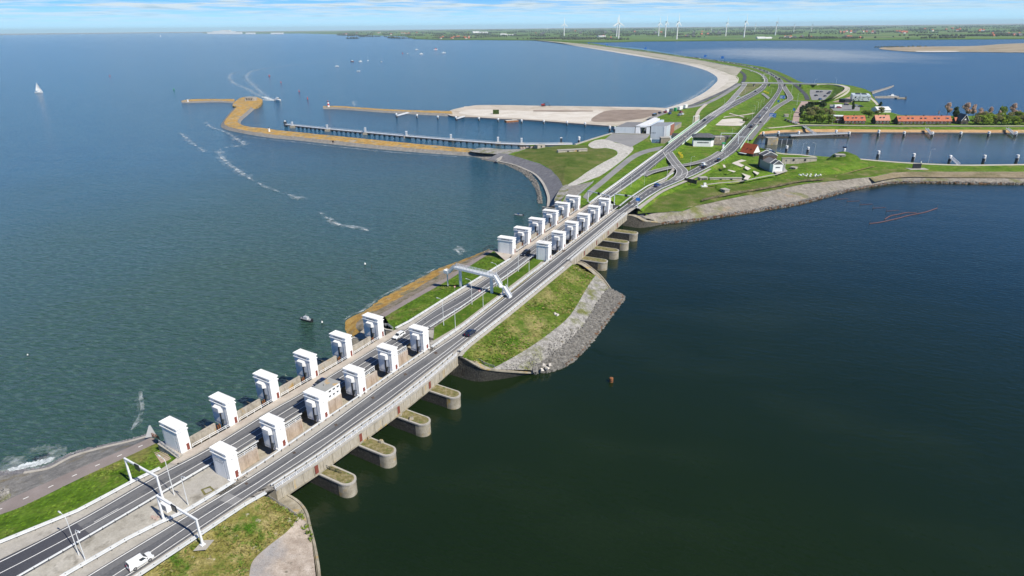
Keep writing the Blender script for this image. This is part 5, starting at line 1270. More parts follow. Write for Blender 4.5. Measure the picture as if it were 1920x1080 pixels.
far_l = [((1162, 366), 340, 'seaward road right after the far gantries'), ((1183, 351), 328, 'seaward road before the link road'), ((1208, 331), 312, 'merge of link road and seaward road'), ((1229.5, 312), 296, 'grass wedge left of the link road'), ((1248.5, 296), 281, 'top of the link road'), ((1266, 282), 268, 'seaward lift bridge approach'), ((1279.5, 262), 248, 'seaward lift bridge'), ((1291, 254), 238, 'seaward lift bridge, far end'),
         ((1208, 347), 333, 'service road by the lakeward road'), ((1294, 318), 293, 'grass triangle with yellow bushes'), ((1250, 338), 309, 'brown grass before the link road'), ((1358.5, 302), 280, 'road bend beside the red roofed house'), ((1385, 284), 268, 'lakeward lift bridge approach'), ((1390, 250), 232, 'lakeward lift bridge, inner side'), ((1372, 257), 240, 'bank behind the control house'),
         ((1410, 222), 206, 'meadow left of the lakeward road, nearest'), ((1415, 213), 198, 'meadow left of the lakeward road, second'), ((1420.5, 208), 191, 'meadow left of the lakeward road, third'), ((1426, 201), 187, 'meadow left of the lakeward road, fourth'), ((1432, 195), 182, 'meadow left of the lakeward road, farthest'), ((1445, 180), 165, 'meadow below the overpass'), ((1484, 175), 158, 'slip road island'), ((1494, 197), 174, 'roundabout by the slip road'), ((1482, 222), 206, 'brick parking street'), ((1526, 164), 148, 'overpass ramp, inner end'), ((1567, 160), 146, 'overpass ramp, lake side'), ((1565, 190), 176, 'embankment above the car park'), ((1560, 233), 215, 'canal path by the thicket'), ((1570, 232), 217, 'canal path by the flat roofed house'), ((1678, 230), 213, 'canal path by the long terrace'), ((1876, 231), 210, 'canal path by the bright bushes'), ((1503, 291), 268, 'south towpath beside the moored dolphins'), ((1526, 292), 268, 'south towpath beyond the grey fort'), ((1740, 306), 279, 'south towpath between dolphins'), ((1317, 185), 172, 'dike road, first'), ((1358, 196), 184, 'seaward road on the curve, first'), ((1376, 187), 175, 'seaward road on the curve, second'), ((1397, 176), 165, 'seaward road on the curve, third')]
for (p, top, lab) in far_l:
    z = zroad(*p) if p[0] < 1480 else ZM
    h = HT(p[0], p[1], z, top); sc = max(.6, min(1.6, h / 10.4))
    place(LA, ua, U(*p, z), rz0 + (pi if random.random() < .5 else 0), 'slim lamp post, ' + lab, 'street lamp', 'street lamps along the dam roads', sc)

# sign gantries
def make_gantry(name, base, end, z, h, label, sign_t, z2=None, single=False, col=None):
    a, b = U(*base, z), U(*end, z if z2 is None else z2); d = b - a; L = hypot(d.x, d.y); rz = atan2(d.y, d.x)
    root = thing(name, a, rz, label, 'gantry', 'overhead sign gantries')
    col = col or WHITE_STEEL
    m = MB(); m.box((0, 0, h / 2), (.42, .42, h), taper=.8); m.box((0, 0, .1), (.9, .9, .2)); m.build('post', col, root)
    if not single: m = MB(); m.box((L, 0, h / 2), (.42, .42, h), taper=.8); m.box((L, 0, .1), (.9, .9, .2)); m.build('post', col, root)
    m = MB(); m.box((L / 2, 0, h + .16), (L + .5, .38, .42)); m.build('beam', col, root)
    for t in sign_t:
        m = MB(); m.box((L * t, -.34, h + .1), (1.7, .22, 1.55)); s = m.build('matrix_sign', DARK, root)
        m = MB(); m.box((L * t, -.47, h + .1), (1.45, .05, 1.3)); m.build('screen', paint('sign_screen', (.03, .035, .045), .25), s)
    return root
make_gantry('sign_gantry', (247, 903.5), (306, 938), ZD, 6.6, 'white gantry with black matrix sign over the seaward road at the near corner', (.44,))
make_gantry('sign_gantry', (307.5, 976), (380, 1021.5), ZD, 6.6, 'white gantry with black matrix sign over the lakeward road at the near corner', (.48,))
make_gantry('sign_gantry', (1102, 377.5), (1142, 388), ZD, 6.5, 'far gantry with black matrix sign over the seaward road behind the last towers', (.52,))
make_gantry('sign_gantry', (1151.5, 384), (1195, 389.5), ZD, 6.5, 'far gantry with black matrix sign over the lakeward road behind the last towers', (.50,))
make_gantry('sign_gantry', (1431, 148), (1443, 148), 4.6, 9.5, 'small distant gantry over the seaward road before the overpass', ())
make_gantry('sign_gantry', (1299, 232), (1310, 231), 6.6, 8, 'pale steel gantry at the near end of the dike track', ())
# big blue panel on the far right post
def sign(label, p, z, top, w, h, mt, legs=2, face=None, name='road_sign', pole=GALV, rz=None, arrows=False):
    hh = HT(*p, z, top); a = U(*p, z)
    rz = atan2(a.y, a.x) - pi / 2 if rz is None else rz
    root = thing(name, a, rz, label, 'road sign', 'road signs')
    for x in ((-w * .3, w * .3) if legs == 2 else (0,)):
        m = MB(); m.tube((x, .12, 0), (x, .12, hh - .1), .08, .08, 6); m.build('pole', pole, root)
    m = MB(); m.box((0, 0, hh - h / 2), (w, .12, h)); s = m.build('panel', mt, root)
    if face:
        m = MB()
        for (x, y, dx, dy) in face: m.box((x * w, -.08, hh - h / 2 + y * h), (dx * w, .04, dy * h))
        m.build('legend', WHITE, s)
    return root
BARS = [(-.18, .2, .5, .12), (-.24, -.05, .38, .12), (-.15, -.3, .55, .10), (.34, 0, .06, .55)]
sign('blue direction sign beside the lakeward road just beyond the far bridge', (1195, 391), ZD, 371, 2.4, 1.8, BLUE_SIGN, 1)
sign('large blue direction sign on the grass between slip road and lakeward road', (1466, 190), ZM + .5, 179, 7, 4.4, BLUE_SIGN, 2, BARS)
sign('blue direction sign on the meadow below the slip road', (1448, 222), ZM + .5, 212.5, 7.5, 4.6, BLUE_SIGN, 2, BARS)
sign('small blue sign on the grass island of the slip road', (1459, 194), ZM + .5, 187.5, 2.5, 3, BLUE_SIGN, 1)
sign('small blue sign by the brick parking street', (1488, 211), ZM, 203, 2.6, 3, BLUE_SIGN, 1)
sign('pale blue sign seen beside the exit ramp', (1385, 184), ZM + 1, 180, 4, 1.5, PALE_BLUE, 1)
for i, (x, y, t, lab) in enumerate(((1354, 113, 105.5, 'blue sign gantry panel over the traffic queue, nearest'), (1322, 108, 103, 'small blue board over the traffic queue'), (1210, 94, 89, 'blue board on the far dike, middle distance'), (1138, 86.5, 82.5, 'blue board far along the dike'), (1104, 83, 79.5, 'farthest blue board near the mainland'))):
    sign(lab, (x, y), ZM + 1, t, 9, 7, BLUE_SIGN, 2)
for (x, y, z, lab) in ((853, 548, 6.9, 'round red bordered sign on the island grass bank by the footbridge'), (899.5, 556, ZD, 'round red bordered sign in the island median before the footbridge')):
    t = thing('road_sign', U(x, y, z), 0, lab, 'road sign', 'road signs')
    m = MB(); m.tube((0, 0, 0), (0, 0, 2.2), .05); m.build('pole', GALV, t); m = MB(); m.tube((0, -.08, 2.5), (0, 0, 2.5), .42, .42, 16); f_ = m.build('disc', RED, t); m = MB(); m.tube((0, -.10, 2.5), (0, -.07, 2.5), .28, .28, 16); m.build('face', WHITE, f_)
# long dark information board of the fort
a, b = U(1283, 341, ZN + 1), U(1306, 346, ZN + 1); d = b - a
t = thing('information_board', a, atan2(d.y, d.x), 'long dark board standing on the fort meadow beside the lakeward road', 'board')
m = MB(); m.box((d.length / 2, 0, 1.6), (d.length, .4, 2.7)); m.build('panel', BRICK_D, t)
m = MB(); m.box((d.length - .8, -.23, 1.6), (1.4, .05, 2.5)); m.build('blue_panel', CAR_N, t)
for x in (.5, d.length / 2, d.length - .5):
    m = MB(); m.box((x, .3, .4), (.25, .25, 2.8)); m.build('post', STEEL_D, t)
# steel control boxes in the median
def cabinet(label, p, z, d, mt, rz=0.0):
    t = thing('control_cabinet', U(*p, z), rz, label, 'cabinet')
    m = MB(); m.box((0, 0, d[2] / 2 + .1), d); m.box((0, 0, .05), (d[0] + .1, d[1] + .1, .1)); m.build('body', mt, t)
    m = MB(); m.box((0, 0, d[2] + .14), (d[0] + .12, d[1] + .12, .08)); m.build('lid', mt, t)
    m = MB(); m.box((0, -d[1] / 2 - .02, d[2] / 2 + .1), (d[0] * .86, .04, d[2] * .8)); m.build('door', GREY if mt is WHITE else WHITE, t)
cabinet('white control cabinet in the near median between the two gantries', (314, 955), ZD, (2.2, 1.4, 1.7), WHITE, rz0)
cabinet('small white cabinet at the lakeward end of the far towers', (1145, 390), ZD, (1.6, 1.2, 2.2), WHITE, rz0)
t = thing('rubble_pile', U(290, 972, ZD), 0, 'small heap of brown stones in the near median below the gantry', 'stone heap'); random.seed(5)
m = MB()
for k in range(8): m.rock((random.uniform(-.8, .8), random.uniform(-.5, .5), .2), .45)
m.build('stones', PAVE_BRICK, t)

# footbridge over the seaward carriageway
P1, P2 = U(864, 538, 7.2), U(922, 549.5, ZD)
d = P2 - P1; L = hypot(d.x, d.y); rz = atan2(d.y, d.x)
fb = thing('footbridge', Vector((P1.x, P1.y, ZD)), rz, 'white steel footbridge with stairs crossing the seaward carriageway on the island', 'footbridge')
HB = 7.0
m = MB(); m.box((0, 0, HB / 2 - .6), (.9, .9, HB + 1.0)); m.build('column', WHITE_STEEL, fb)
m = MB(); m.box((L, 0, HB / 2), (.9, .9, HB)); m.build('column', WHITE_STEEL, fb)
m = MB(); m.box((L / 2 - .5, 0, HB + .45), (L + 4.2, 2.1, .8)); m.build('girder', WHITE_STEEL, fb)
def stair(x0, z0, x1, z1, xm=None, nm='stair_flight'):
    s = 1 if x1 > x0 else -1; m = MB()
    for y in (-1.0, 1.0):
        m.add([(x0, y - .06, z0), (x0, y + .06, z0), (x1, y - .06, z1), (x1, y + .06, z1), (x0, y - .06, z0 - .45), (x0, y + .06, z0 - .45), (x1, y - .06, z1 - .45), (x1, y + .06, z1 - .45)],
              [(0, 1, 3, 2), (4, 6, 7, 5), (0, 2, 6, 4), (1, 5, 7, 3), (0, 4, 5, 1), (2, 3, 7, 6)])
    n = int(abs(z1 - z0) / .19)
    for i in range(n):
        t = (i + .5) / n; m.box((x0 + (x1 - x0) * t, 0, z0 + (z1 - z0) * t - .1), (.36, 2.0, .07))
    o = m.build(nm, WHITE_STEEL, fb)
    for y in (-1.0, 1.0):
        for hh in (1.05, .55):
            m = MB(); m.tube((x0, y, z0 + hh), (x1, y, z1 + hh), .06); m.build('handrail', WHITE_STEEL, o)
    m = MB()
    for y in (-1.02, 1.02):
        m.add([(x0, y, z0 + .1), (x1, y, z1 + .1), (x1, y, z1 + .95), (x0, y, z0 + .95)], [(0, 1, 2, 3)])
        m.add([(x0, y + .03, z0 + .1), (x1, y + .03, z1 + .1), (x1, y + .03, z1 + .95), (x0, y + .03, z0 + .95)], [(3, 2, 1, 0)])
    m.build('balustrade', WHITE_STEEL, o)
stair(L + 1.6, HB + .9, L + 4.6, 4.1); m = MB(); m.box((L + 5.4, 0, 3.9), (1.8, 2.1, .25)); m.build('landing_platform', WHITE_STEEL, fb)
stair(L + 6.2, 4.0, L + 9.2, .15)
m = MB(); m.box((L + 5.4, 0, 1.9), (.35, .35, 3.9)); m.build('column', WHITE_STEEL, fb)
stair(-2.7, HB + .9, -6.0, 4.4, nm='stair_flight'); m = MB(); m.box((-7.0, 0, 4.2), (2.2, 2.2, .25)); m.build('landing_platform', WHITE_STEEL, fb)
stair(-8.0, 4.3, -6.0, .4) if 0 else None
m = MB(); m.box((-7.0, 0, 1.2), (.35, .35, 6.0)); m.build('column', WHITE_STEEL, fb)
m = MB(); m.box((-7.0, 1.12, 4.9), (2.2, .08, 1.2)); m.box((-8.1, 0, 4.9), (.08, 2.2, 1.2)); m.box((-7.0, -1.12, 4.9), (2.2, .08, 1.2)); m.build('balustrade', WHITE_STEEL, fb)
for y in (-1.0, 1.0):
    for hh in (1.1, .72, .34):
        m = MB(); m.box((L / 2 - .5, y, HB + .85 + hh), (L + 4.2, .09, .10)); m.build('handrail', WHITE_STEEL, fb)
    for i in range(13):
        m = MB(); m.box((-2.5 + i * (L + 4.0) / 12, y, HB + 1.4), (.1, .1, 1.1)); m.build('baluster', WHITE_STEEL, fb)

# flat roofed control house between two lakeward towers
W, d, a, rz = fr['near_lake']
ch = thing('control_house', W[2] - a * 6.4 + d * 2.75 + Vector((0, 0, 0)), rz, 'white flat roofed control house between the third and fourth near lakeward towers', 'building')
LH = (W[3] - W[2]).length - 2.75 - 2.4
m = MB(); m.box((-.9, LH / 2, 2.1), (4.2, LH, 4.6)); m.build('wall', PLASTER, ch)
m = MB(); m.box((-.9, LH / 2, 4.5), (4.6, LH + .3, .22)); rf = m.build('roof', mat('roof_felt', [(.3, (.26, .27, .26)), (.7, (.36, .36, .35))], .3, rough=.9, patch=((.48, .33, .16), .25, .56, .64)), ch)
m = MB(); m.lathe([(.25, 0), (.25, .5), (.0, .6)], (-1, LH * .62, 4.6), 8); m.build('roof_vent', CONC, rf)
for i in range(6):
    m = MB(); m.box((1.22, 1.1 + i * (LH - 2.0) / 5, 3.45), (.08, .85, .44)); m.build('window', GLASS, ch)
for i in range(3):
    m = MB(); m.box((1.22, LH - 1.2 - i * 1.5, 1.9), (.08, .7, .42)); m.build('window', GLASS, ch)
# antennas on the first far lakeward tower
for i, (x, y) in enumerate(((1011, 463), (1014, 462), (1017, 464))):
    W2_, d2, a2, rz2 = fr['far_lake']
    b = W2_[0] - a2 * (1.2 + 1.4 * i) + d2 * 1.4; b.z = ZD + 8.0
    m = MB(); m.tube((0, 0, 0), (0, 0, 4.5 - i * .5), .07, .04, 6); m.box((0, 0, .1), (.3, .3, .2)); o = m.build('antenna_mast', GALV_W); o.location = b
    tag(o, 'thin antenna mast on the nearest far lakeward tower, %s' % ('tallest, by the footway side', 'middle one', 'shortest, seaward end')[i], 'antenna', 'roof antennas')
# steps in the near grass bank
A_, B_ = U(297, 845, 5.3), U(311, 864, 7.5)
st = thing('stone_steps', A_, 0, 'flight of stone steps set in the near grass bank beside the first tower', 'steps')
dv = (B_ - A_); dh = Vector((dv.x, dv.y, 0)).normalized(); sd = Vector((dh.y, -dh.x, 0)); m = MB()
for i in range(9):
    c = dv * (i / 8); m.box((c.x, c.y, c.z + .12), (2.4, .32, .3), rz=atan2(sd.y, sd.x))
m.build('treads', PAVE_BRICK, st)
# fences at the ends of the cycle paths
t = thing('fan_fence', U(283, 819, 4.7), radians(20), 'pointed grey mesh fan fence above the water at the end of the near cycle path', 'fence')
m = MB(); m.prism([(-1.4, -.08), (1.4, -.08), (1.4, .08), (-1.4, .08)], 0, 3.6, top=[(.2, -.08), (.6, -.08), (.6, .08), (.2, .08)]); m.build('mesh_panel', GALV, t)
railing('rusty gate fence at the end of the near cycle path', UW([(286, 819), (294, 822), (300, 826)], 4.8), 1.2, .8, 3, RUST)
railing('dark fence at the end of the island cycle path', UW([(906, 472), (915, 465.5), (927, 466)], 5.5), 1.6, 1.6, 3, STEEL_D)
# ------------------------------------------------------------------ vehicles and boats
def wheel(root, x, y, r):
    m = MB(); m.tube((x, y - .11, r), (x, y + .11, r), r, r, 14); w_ = m.build('wheel', TYRE, root)
    s = 1 if y > 0 else -1
    m = MB(); m.tube((x, y + s * .10, r), (x, y + s * .125, r), r * .6, r * .55, 10); m.build('rim', RIM, w_)
def make_car(name, L, Wd, H, prof, cab, rear_glass=True, side=((0, 1),), bumper=DARK):
    """prof: lower body ring (x, z); cab: (x0 rear bottom, x1 rear top, x2 front top, x3 front bottom, z belt)"""
    root = thing(name, (0, 0, 0)); hw = Wd / 2
    x0, x1, x2, x3, zb = cab; zt = H
    m = MB(); n = len(prof)
    a = [(x, -hw * (1 if .35 < z < zb - .02 else .93), z) for x, z in prof]; b = [(x, -y, z) for x, y, z in a]
    tri = tessellate_polygon([[Vector((p[0], p[1], 0)) for p in prof]])
    m.add(a + b, [(i, (i + 1) % n, n + (i + 1) % n, n + i) for i in range(n)] + [tuple(t) for t in tri] + [tuple(i + n for i in t) for t in tri])
    bw, tw = hw * .95, hw * .80
    vs = [(x0, -bw, zb), (x3, -bw, zb), (x3, bw, zb), (x0, bw, zb), (x1, -tw, zt - .06), (x2, -tw, zt - .06), (x2, tw, zt - .06), (x1, tw, zt - .06), (x1 + .25, -tw * .86, zt), (x2 - .25, -tw * .86, zt), (x2 - .25, tw * .86, zt), (x1 + .25, tw * .86, zt)]
    m.add(vs, [(0, 1, 5, 4), (1, 2, 6, 5), (2, 3, 7, 6), (3, 0, 4, 7), (4, 5, 9, 8), (5, 6, 10, 9), (6, 7, 11, 10), (7, 4, 8, 11), (8, 9, 10, 11)])
    for s in (-1, 1):
        for xw in (L * .31, -L * .30):
            pass
    m.build('body', CAR_W, root, fix=True)
    e = .018
    def glass(v): g = MB(); g.add(v, [(0, 1, 2, 3)]); g.add([(p[0] * .999, p[1] * .999, p[2] - .002) for p in v], [(3, 2, 1, 0)]); return g.build('window', GLASS, root)
    def lerp(p, q, t): return tuple(p[i] + (q[i] - p[i]) * t for i in range(3))
    def inset(A, B, C, D_, l, r, lo, hi, off):
        bl, br = lerp(A, B, l), lerp(A, B, r); tl, tr = lerp(D_, C, l), lerp(D_, C, r)
        return [tuple(p[i] + off[i] for i in range(3)) for p in (lerp(bl, tl, lo), lerp(br, tr, lo), lerp(br, tr, hi), lerp(bl, tl, hi))]
    glass(inset(vs[1], vs[2], vs[6], vs[5], .07, .93, .08, .94, (e, 0, e)))
    if rear_glass: glass(inset(vs[3], vs[0], vs[4], vs[7], .10, .90, .15, .92, (-e, 0, e)))
    for (l, r) in side:
        glass(inset(vs[0], vs[1], vs[5], vs[4], l, r, .12, .90, (0, -e, e)))
        glass(inset(vs[1], vs[0], vs[4], vs[5], 1 - r, 1 - l, .12, .90, (0, -e, e)) if 0 else inset(vs[2], vs[3], vs[7], vs[6], 1 - r, 1 - l, .12, .90, (0, e, e)))
    r = .33 if H < 1.75 else .36
    for x in (L * .31, -L * .30):
        for y in (-hw + .07, hw - .07): wheel(root, x, y, r)
    for y in (-hw * .68, hw * .68):
        m = MB(); m.box((L / 2 - .05, y, .66), (.16, .36, .18)); m.build('headlight', CLEAR_LAMP, root)
        m = MB(); m.box((-L / 2 + .04, y * 1.12, .85), (.12, .22, .34)); m.build('tail_lamp', RED_LAMP, root)
    m = MB(); m.box((-L / 2 + .02, 0, .42), (.14, Wd * .9, .24)); m.build('bumper', bumper, root)
    m = MB(); m.box((L / 2 - .02, 0, .40), (.14, Wd * .88, .24)); m.build('bumper', bumper, root)
    for y in (-hw - .08, hw + .08):
        m = MB(); m.box((x3 - .25, y, zb + .06), (.12, .2, .14)); m.build('door_mirror', DARK, root)
    return root
def hull(L, zb, hood, nose=.55):
    return [(-L / 2, .28), (-L / 2 - .0, .60), (-L / 2 + .06, zb - .03), (-L / 2 + .2, zb), (L * .20, zb), (L / 2 - .55, hood), (L / 2 - .12, hood - .16), (L / 2, .58), (L / 2, .28)]
VAN = make_car('van', 4.5, 1.85, 1.88, hull(4.5, 1.08, .98), (-2.2, -2.05, .55, 1.25, 1.06), True, ((.62, .92),))
SUV = make_car('suv', 4.6, 1.9, 1.68, hull(4.6, 1.02, .98), (-2.2, -1.75, .35, 1.15, 1.0), True, ((.10, .46), (.52, .90)))
HATCH = make_car('car', 4.2, 1.78, 1.48, hull(4.2, .92, .86), (-2.0, -1.45, .25, 1.05, .90), True, ((.10, .46), (.52, .90)))
ESTATE = make_car('estate_car', 4.6, 1.8, 1.5, hull(4.6, .92, .84), (-2.2, -1.85, .3, 1.15, .90), True, ((.08, .44), (.50, .90)))
uv, us_, uh, ue_ = [], [], [], []
G_ = 'vehicles driving over the dam'
def on_road(proto, used, p, q, z, label, cat, pt, sc=1.0, lift=0.03):
    place(proto, used, U(*p, z) + Vector((0, 0, lift)), ANG(p, q, z), label, cat, G_, sc, pt)
on_road(VAN, uv, (264, 1057), (300, 1035), ZD, 'white panel van driving on the lakeward road at the near corner', 'van', CAR_W, 1.05)
on_road(SUV, us_, (882, 627), (920, 598), ZD, 'dark navy car passing the island with its red tail lamp showing', 'car', CAR_N, 1.1)
on_road(ESTATE, ue_, (748, 632), (710, 657), ZD, 'white estate car on the seaward road beside the last near lakeward tower', 'car', CAR_W, 1.12)
on_road(HATCH, uh, (601, 722), (565, 745), ZD, 'navy car on the seaward road half hidden behind the control house', 'car', CAR_N, 1.15)
on_road(SUV, us_, (986, 477.5), (960, 495), ZD, 'black car on the seaward road between the first far towers', 'car', CAR_K, 1.3)
on_road(HATCH, uh, (1047, 443), (1020, 461), ZD, 'white car on the seaward road between the far tower rows', 'car', CAR_W, 1.3)
on_road(HATCH, uh, (1232, 349.5), (1262, 335), zroad(1232, 350), 'dark blue car leaving the far bridge on the lakeward road', 'car', CAR_B, 1.5)
on_road(VAN, uv, (1319, 311), (1345, 298), 6.7, 'white van in front of a black car near the link road', 'van', CAR_W, 1.4, .1)
on_road(HATCH, uh, (1320, 315), (1345, 301), 6.8, 'black car close behind a white van near the link road', 'car', CAR_K, 1.5, .1)
on_road(SUV, us_, (1347, 303), (1370, 285), 6.6, 'dark car nearing the red roofed house', 'car', CAR_K, 1.5, .1)
on_road(SUV, us_, (1321, 227), (1300, 242), 6.5, 'dark car at the end of the green barrier on the seaward road', 'car', CAR_N, 1.4, .1)
on_road(SUV, us_, (1408, 239), (1425, 216), 6.6, 'dark car on the lakeward lift bridge', 'car', CAR_K, 1.5, .1)
on_road(VAN, uv, (1424, 221), (1440, 199), 6.3, 'grey van on the lakeward road beyond the lift bridge', 'van', CAR_S, 1.6, .1)
on_road(VAN, uv, (1437, 206), (1455, 180), 6.0, 'white van on the lakeward road below the slip road', 'van', CAR_W, 1.7, .1)
on_road(HATCH, uh, (1426, 230), (1440, 214), 6.3, 'small dark car joining from the slip road', 'car', CAR_K, 1.2, .1)
on_road(VAN, uv, (1461, 149.5), (1455, 143), 4.6, 'black van just beyond the overpass on the lakeward road', 'van', CAR_K, 1.9, .1)
for (p, q, c, lab) in (((1430, 151), (1432, 158), CAR_K, 'dark car before the overpass on the seaward road'), ((1428, 146), (1431, 151), CAR_G, 'grey car behind the overpass on the seaward road'), ((1408, 134), (1418, 138), CAR_W, 'white car with the sun on it at the bend of the far seaward road'), ((1416, 173), (1405, 179), CAR_K, 'dark car on the curve of the seaward road below the overpass')):
    on_road(HATCH, uh, p, q, zroad(*p), lab, 'car', c, 1.5, .1)
# parked cars
G_ = 'parked cars'
for i, ((x, y), c) in enumerate((((1473, 226), CAR_N), ((1478, 228), CAR_K), ((1483, 229.5), CAR_S), ((1488, 231), CAR_W), ((1493, 232.5), CAR_W))):
    on_road(HATCH, uh, (x, y), (x + 3, y - 3), ZM + .2, '%s car, %s in the row parked on the meadow edge by the brick street' % (('navy', 'black', 'silver', 'white', 'white')[i], ('leftmost', 'second', 'middle', 'fourth', 'rightmost')[i]), 'car', c, 1.35)
for i, ((x, y), c, nm) in enumerate((((1533, 173), CAR_K, 'black car at the top left'), ((1540, 173), CAR_G, 'grey car at the top middle'), ((1553, 176), CAR_K, 'black car at the right, lower'), ((1556, 173.5), CAR_N, 'navy car at the right, upper'), ((1530, 180), CAR_K, 'black car in the middle left'), ((1547, 181), CAR_N, 'navy car in the middle right'), ((1538, 187), CAR_B, 'blue car at the entrance'))):
    on_road(HATCH if i % 2 else SUV, uh if i % 2 else us_, (x, y), (x + 5, y - .5), ZM + .2, nm + ' of the pale car park under the ramp', 'car', c, 1.4)
for ((x, y), c, nm) in (((1560, 203), CAR_N, 'navy car beside the thicket in the village car park'), ((1573, 202.5), CAR_R, 'dark red car in the village car park'), ((1587, 197), CAR_K, 'black car by the black annex of the white cube building'), ((1614, 200.5), CAR_K, 'black car beside the white marquee'), ((1606, 199), CAR_S, 'silver car beside the lone pine'), ((1447, 287), CAR_N, 'dark car parked beside the red roofed house')):
    on_road(SUV, us_, (x, y), (x + 5, y), (ZM if x > 1500 else ZN) + .2, nm, 'car', c, 1.4)
for ((x, y), c, nm) in (((1237, 213), CAR_K, 'black car on the lock apron'), ((1248, 211.5), CAR_R, 'red car in front of the white box trailers'), ((1256, 214), CAR_B, 'blue car on the lock apron'), ((1277, 211.5), CAR_R, 'red car alone on the pale yard'), ((1274, 217), CAR_S, 'silver car at the grass edge of the lock apron'), ((1279, 215.5), CAR_W, 'white car at the grass edge of the lock apron')):
    on_road(SUV, us_, (x, y), (x + 6, y - 2), ZM + .25, nm, 'car', c, 1.5)
# small cars of the far queue: one mesh each
def small_car(L, H, nm):
    m = MB(); hw = .95
    m.box((0, 0, .62), (L, 1.9, .75)); m.add([], [])
    m.box((-L * .08, 0, H * .5 + .5), (L * .62, 1.7, H - 1.0), 1, taper=.78); m.box((-L * .08, 0, H + .02), (L * .46, 1.3, .06))
    for x in (-L * .3, L * .3):
        for y in (-.85, .85): m.tube((x, y - .1, .32), (x, y + .1, .32), .32, .32, 8, 2)
    return m.build(nm, [CAR_W, GLASS, TYRE])
SMALL = [small_car(4.3, 1.5, 'queued_car'), small_car(4.8, 2.1, 'queued_van')]
us2 = [[], []]
QC = [(CAR_W, 'white'), (CAR_K, 'black'), (CAR_S, 'silver'), (CAR_G, 'grey'), (CAR_N, 'navy'), (CAR_R, 'red'), (CAR_W, 'white'), (CAR_K, 'black')]
random.seed(11)
Q2 = resample(smooth(UW([(0.65 * a[0] + .35 * b[0], .65 * a[1] + .35 * b[1]) for a, b in zip(R2L[14:], R2R[14:])], zroad), 4), 500)
far_part = along(Q2, 13.0, 5)
for i, (p, an) in enumerate(far_part[:150]):
    if random.random() < .18: continue
    k = 0 if random.random() < .72 else 1
    o = SMALL[k] if not us2[k] else SMALL[k].copy()
    if us2[k]: COL.objects.link(o)
    us2[k].append(1)
    pt, nm = random.choice(QC)
    o.location = p + Vector((random.uniform(-.5, .5), random.uniform(-3, 3), .1)); o.rotation_euler = (0, 0, an); o.scale = (1.2, 1.2, 1.2)
    o.material_slots[0].link = 'OBJECT'; o.material_slots[0].material = pt
    tag(o, '%s %s in the long traffic queue on the far curving dike road' % (nm, 'car' if k == 0 else 'van'), 'car' if k == 0 else 'van', 'traffic queue on the far dike road')
# containers, trailers
def crate(name, p, z, d, rz, mt, label, cat, wheels=False):
    t = thing(name, U(*p, z), rz, label, cat)
    lift = .9 if wheels else .1
    m = MB(); m.box((0, 0, lift + d[2] / 2), d); m.build('body', mt, t)
    m = MB(); m.box((d[0] / 2 + .04, 0, lift + d[2] / 2), (.08, d[1] * .94, d[2] * .94)); m.build('door', GREY, t)
    if wheels:
        for x in (-d[0] * .35, -d[0] * .25, d[0] * .35):
            for y in (-d[1] * .42, d[1] * .42): m = MB(); m.tube((x, y - .15, .45), (x, y + .15, .45), .45, .45, 10); m.build('wheel', TYRE, t)
az = ANG((1267, 206), (1287, 200), ZM)
crate('box_trailer', (1275, 206.5), ZM + .3, (12, 3, 4.2), az, WHITE, 'long white box trailer at the edge of the bay beach', 'trailer', True)
crate('box_trailer', (1285, 203.5), ZM + .3, (9, 3, 4.2), az, WHITE, 'shorter white box trailer parked behind the long one', 'trailer', True)
crate('container', (1266, 208), ZM + .3, (4, 3, 4), az, GREEN_BOX, 'green container between the white trailers', 'container')
crate('container', (1258.5, 209.5), ZM + .3, (6, 3, 4), az, CAR_G, 'grey container left of the green one', 'container')
crate('container', (1250, 210.5), ZM + .3, (6, 3, 3.6), az, WHITE, 'small white site cabin behind the red car', 'container')
crate('container', (1227, 217), ZM + .3, (9, 3, 2.6), az, CAR_K, 'black flat container beside the lock roof', 'container')
crate('container', (1570, 201), ZM + .3, (10, 4, 3.4), 0.1, WHITE, 'white box lorry parked in the village car park', 'lorry')
crate('container', (930, 213.5), 1.9, (8, 4, 5), 0, BRUSH, 'dark green container on the harbour sand spit', 'container')
# excavator on the spit
t = thing('excavator', U(1019, 199, 1.9), 0, 'dark excavator at the seaward edge of the sand spit', 'excavator')
for y in (-1.6, 1.6): m = MB(); m.box((0, y, .6), (6, .9, 1.2)); m.build('track', TYRE, t)
m = MB(); m.box((-.8, 0, 2.4), (5, 3.2, 2.2)); m.build('body', CAR_R, t)
m = MB(); m.box((1.2, .8, 3.6), (1.8, 1.6, 2.2)); m.build('cab', GLASS, t)
m = MB(); m.path([Vector((1.5, -.6, 2.8)), Vector((5, -.6, 6)), Vector((8, -.6, 3.2)), Vector((8.3, -.6, .8))], .35); m.build('boom', DARK, t)
m = MB(); m.box((8.4, -.6, .6), (1.3, 1.4, 1)); m.build('bucket', DARK, t)

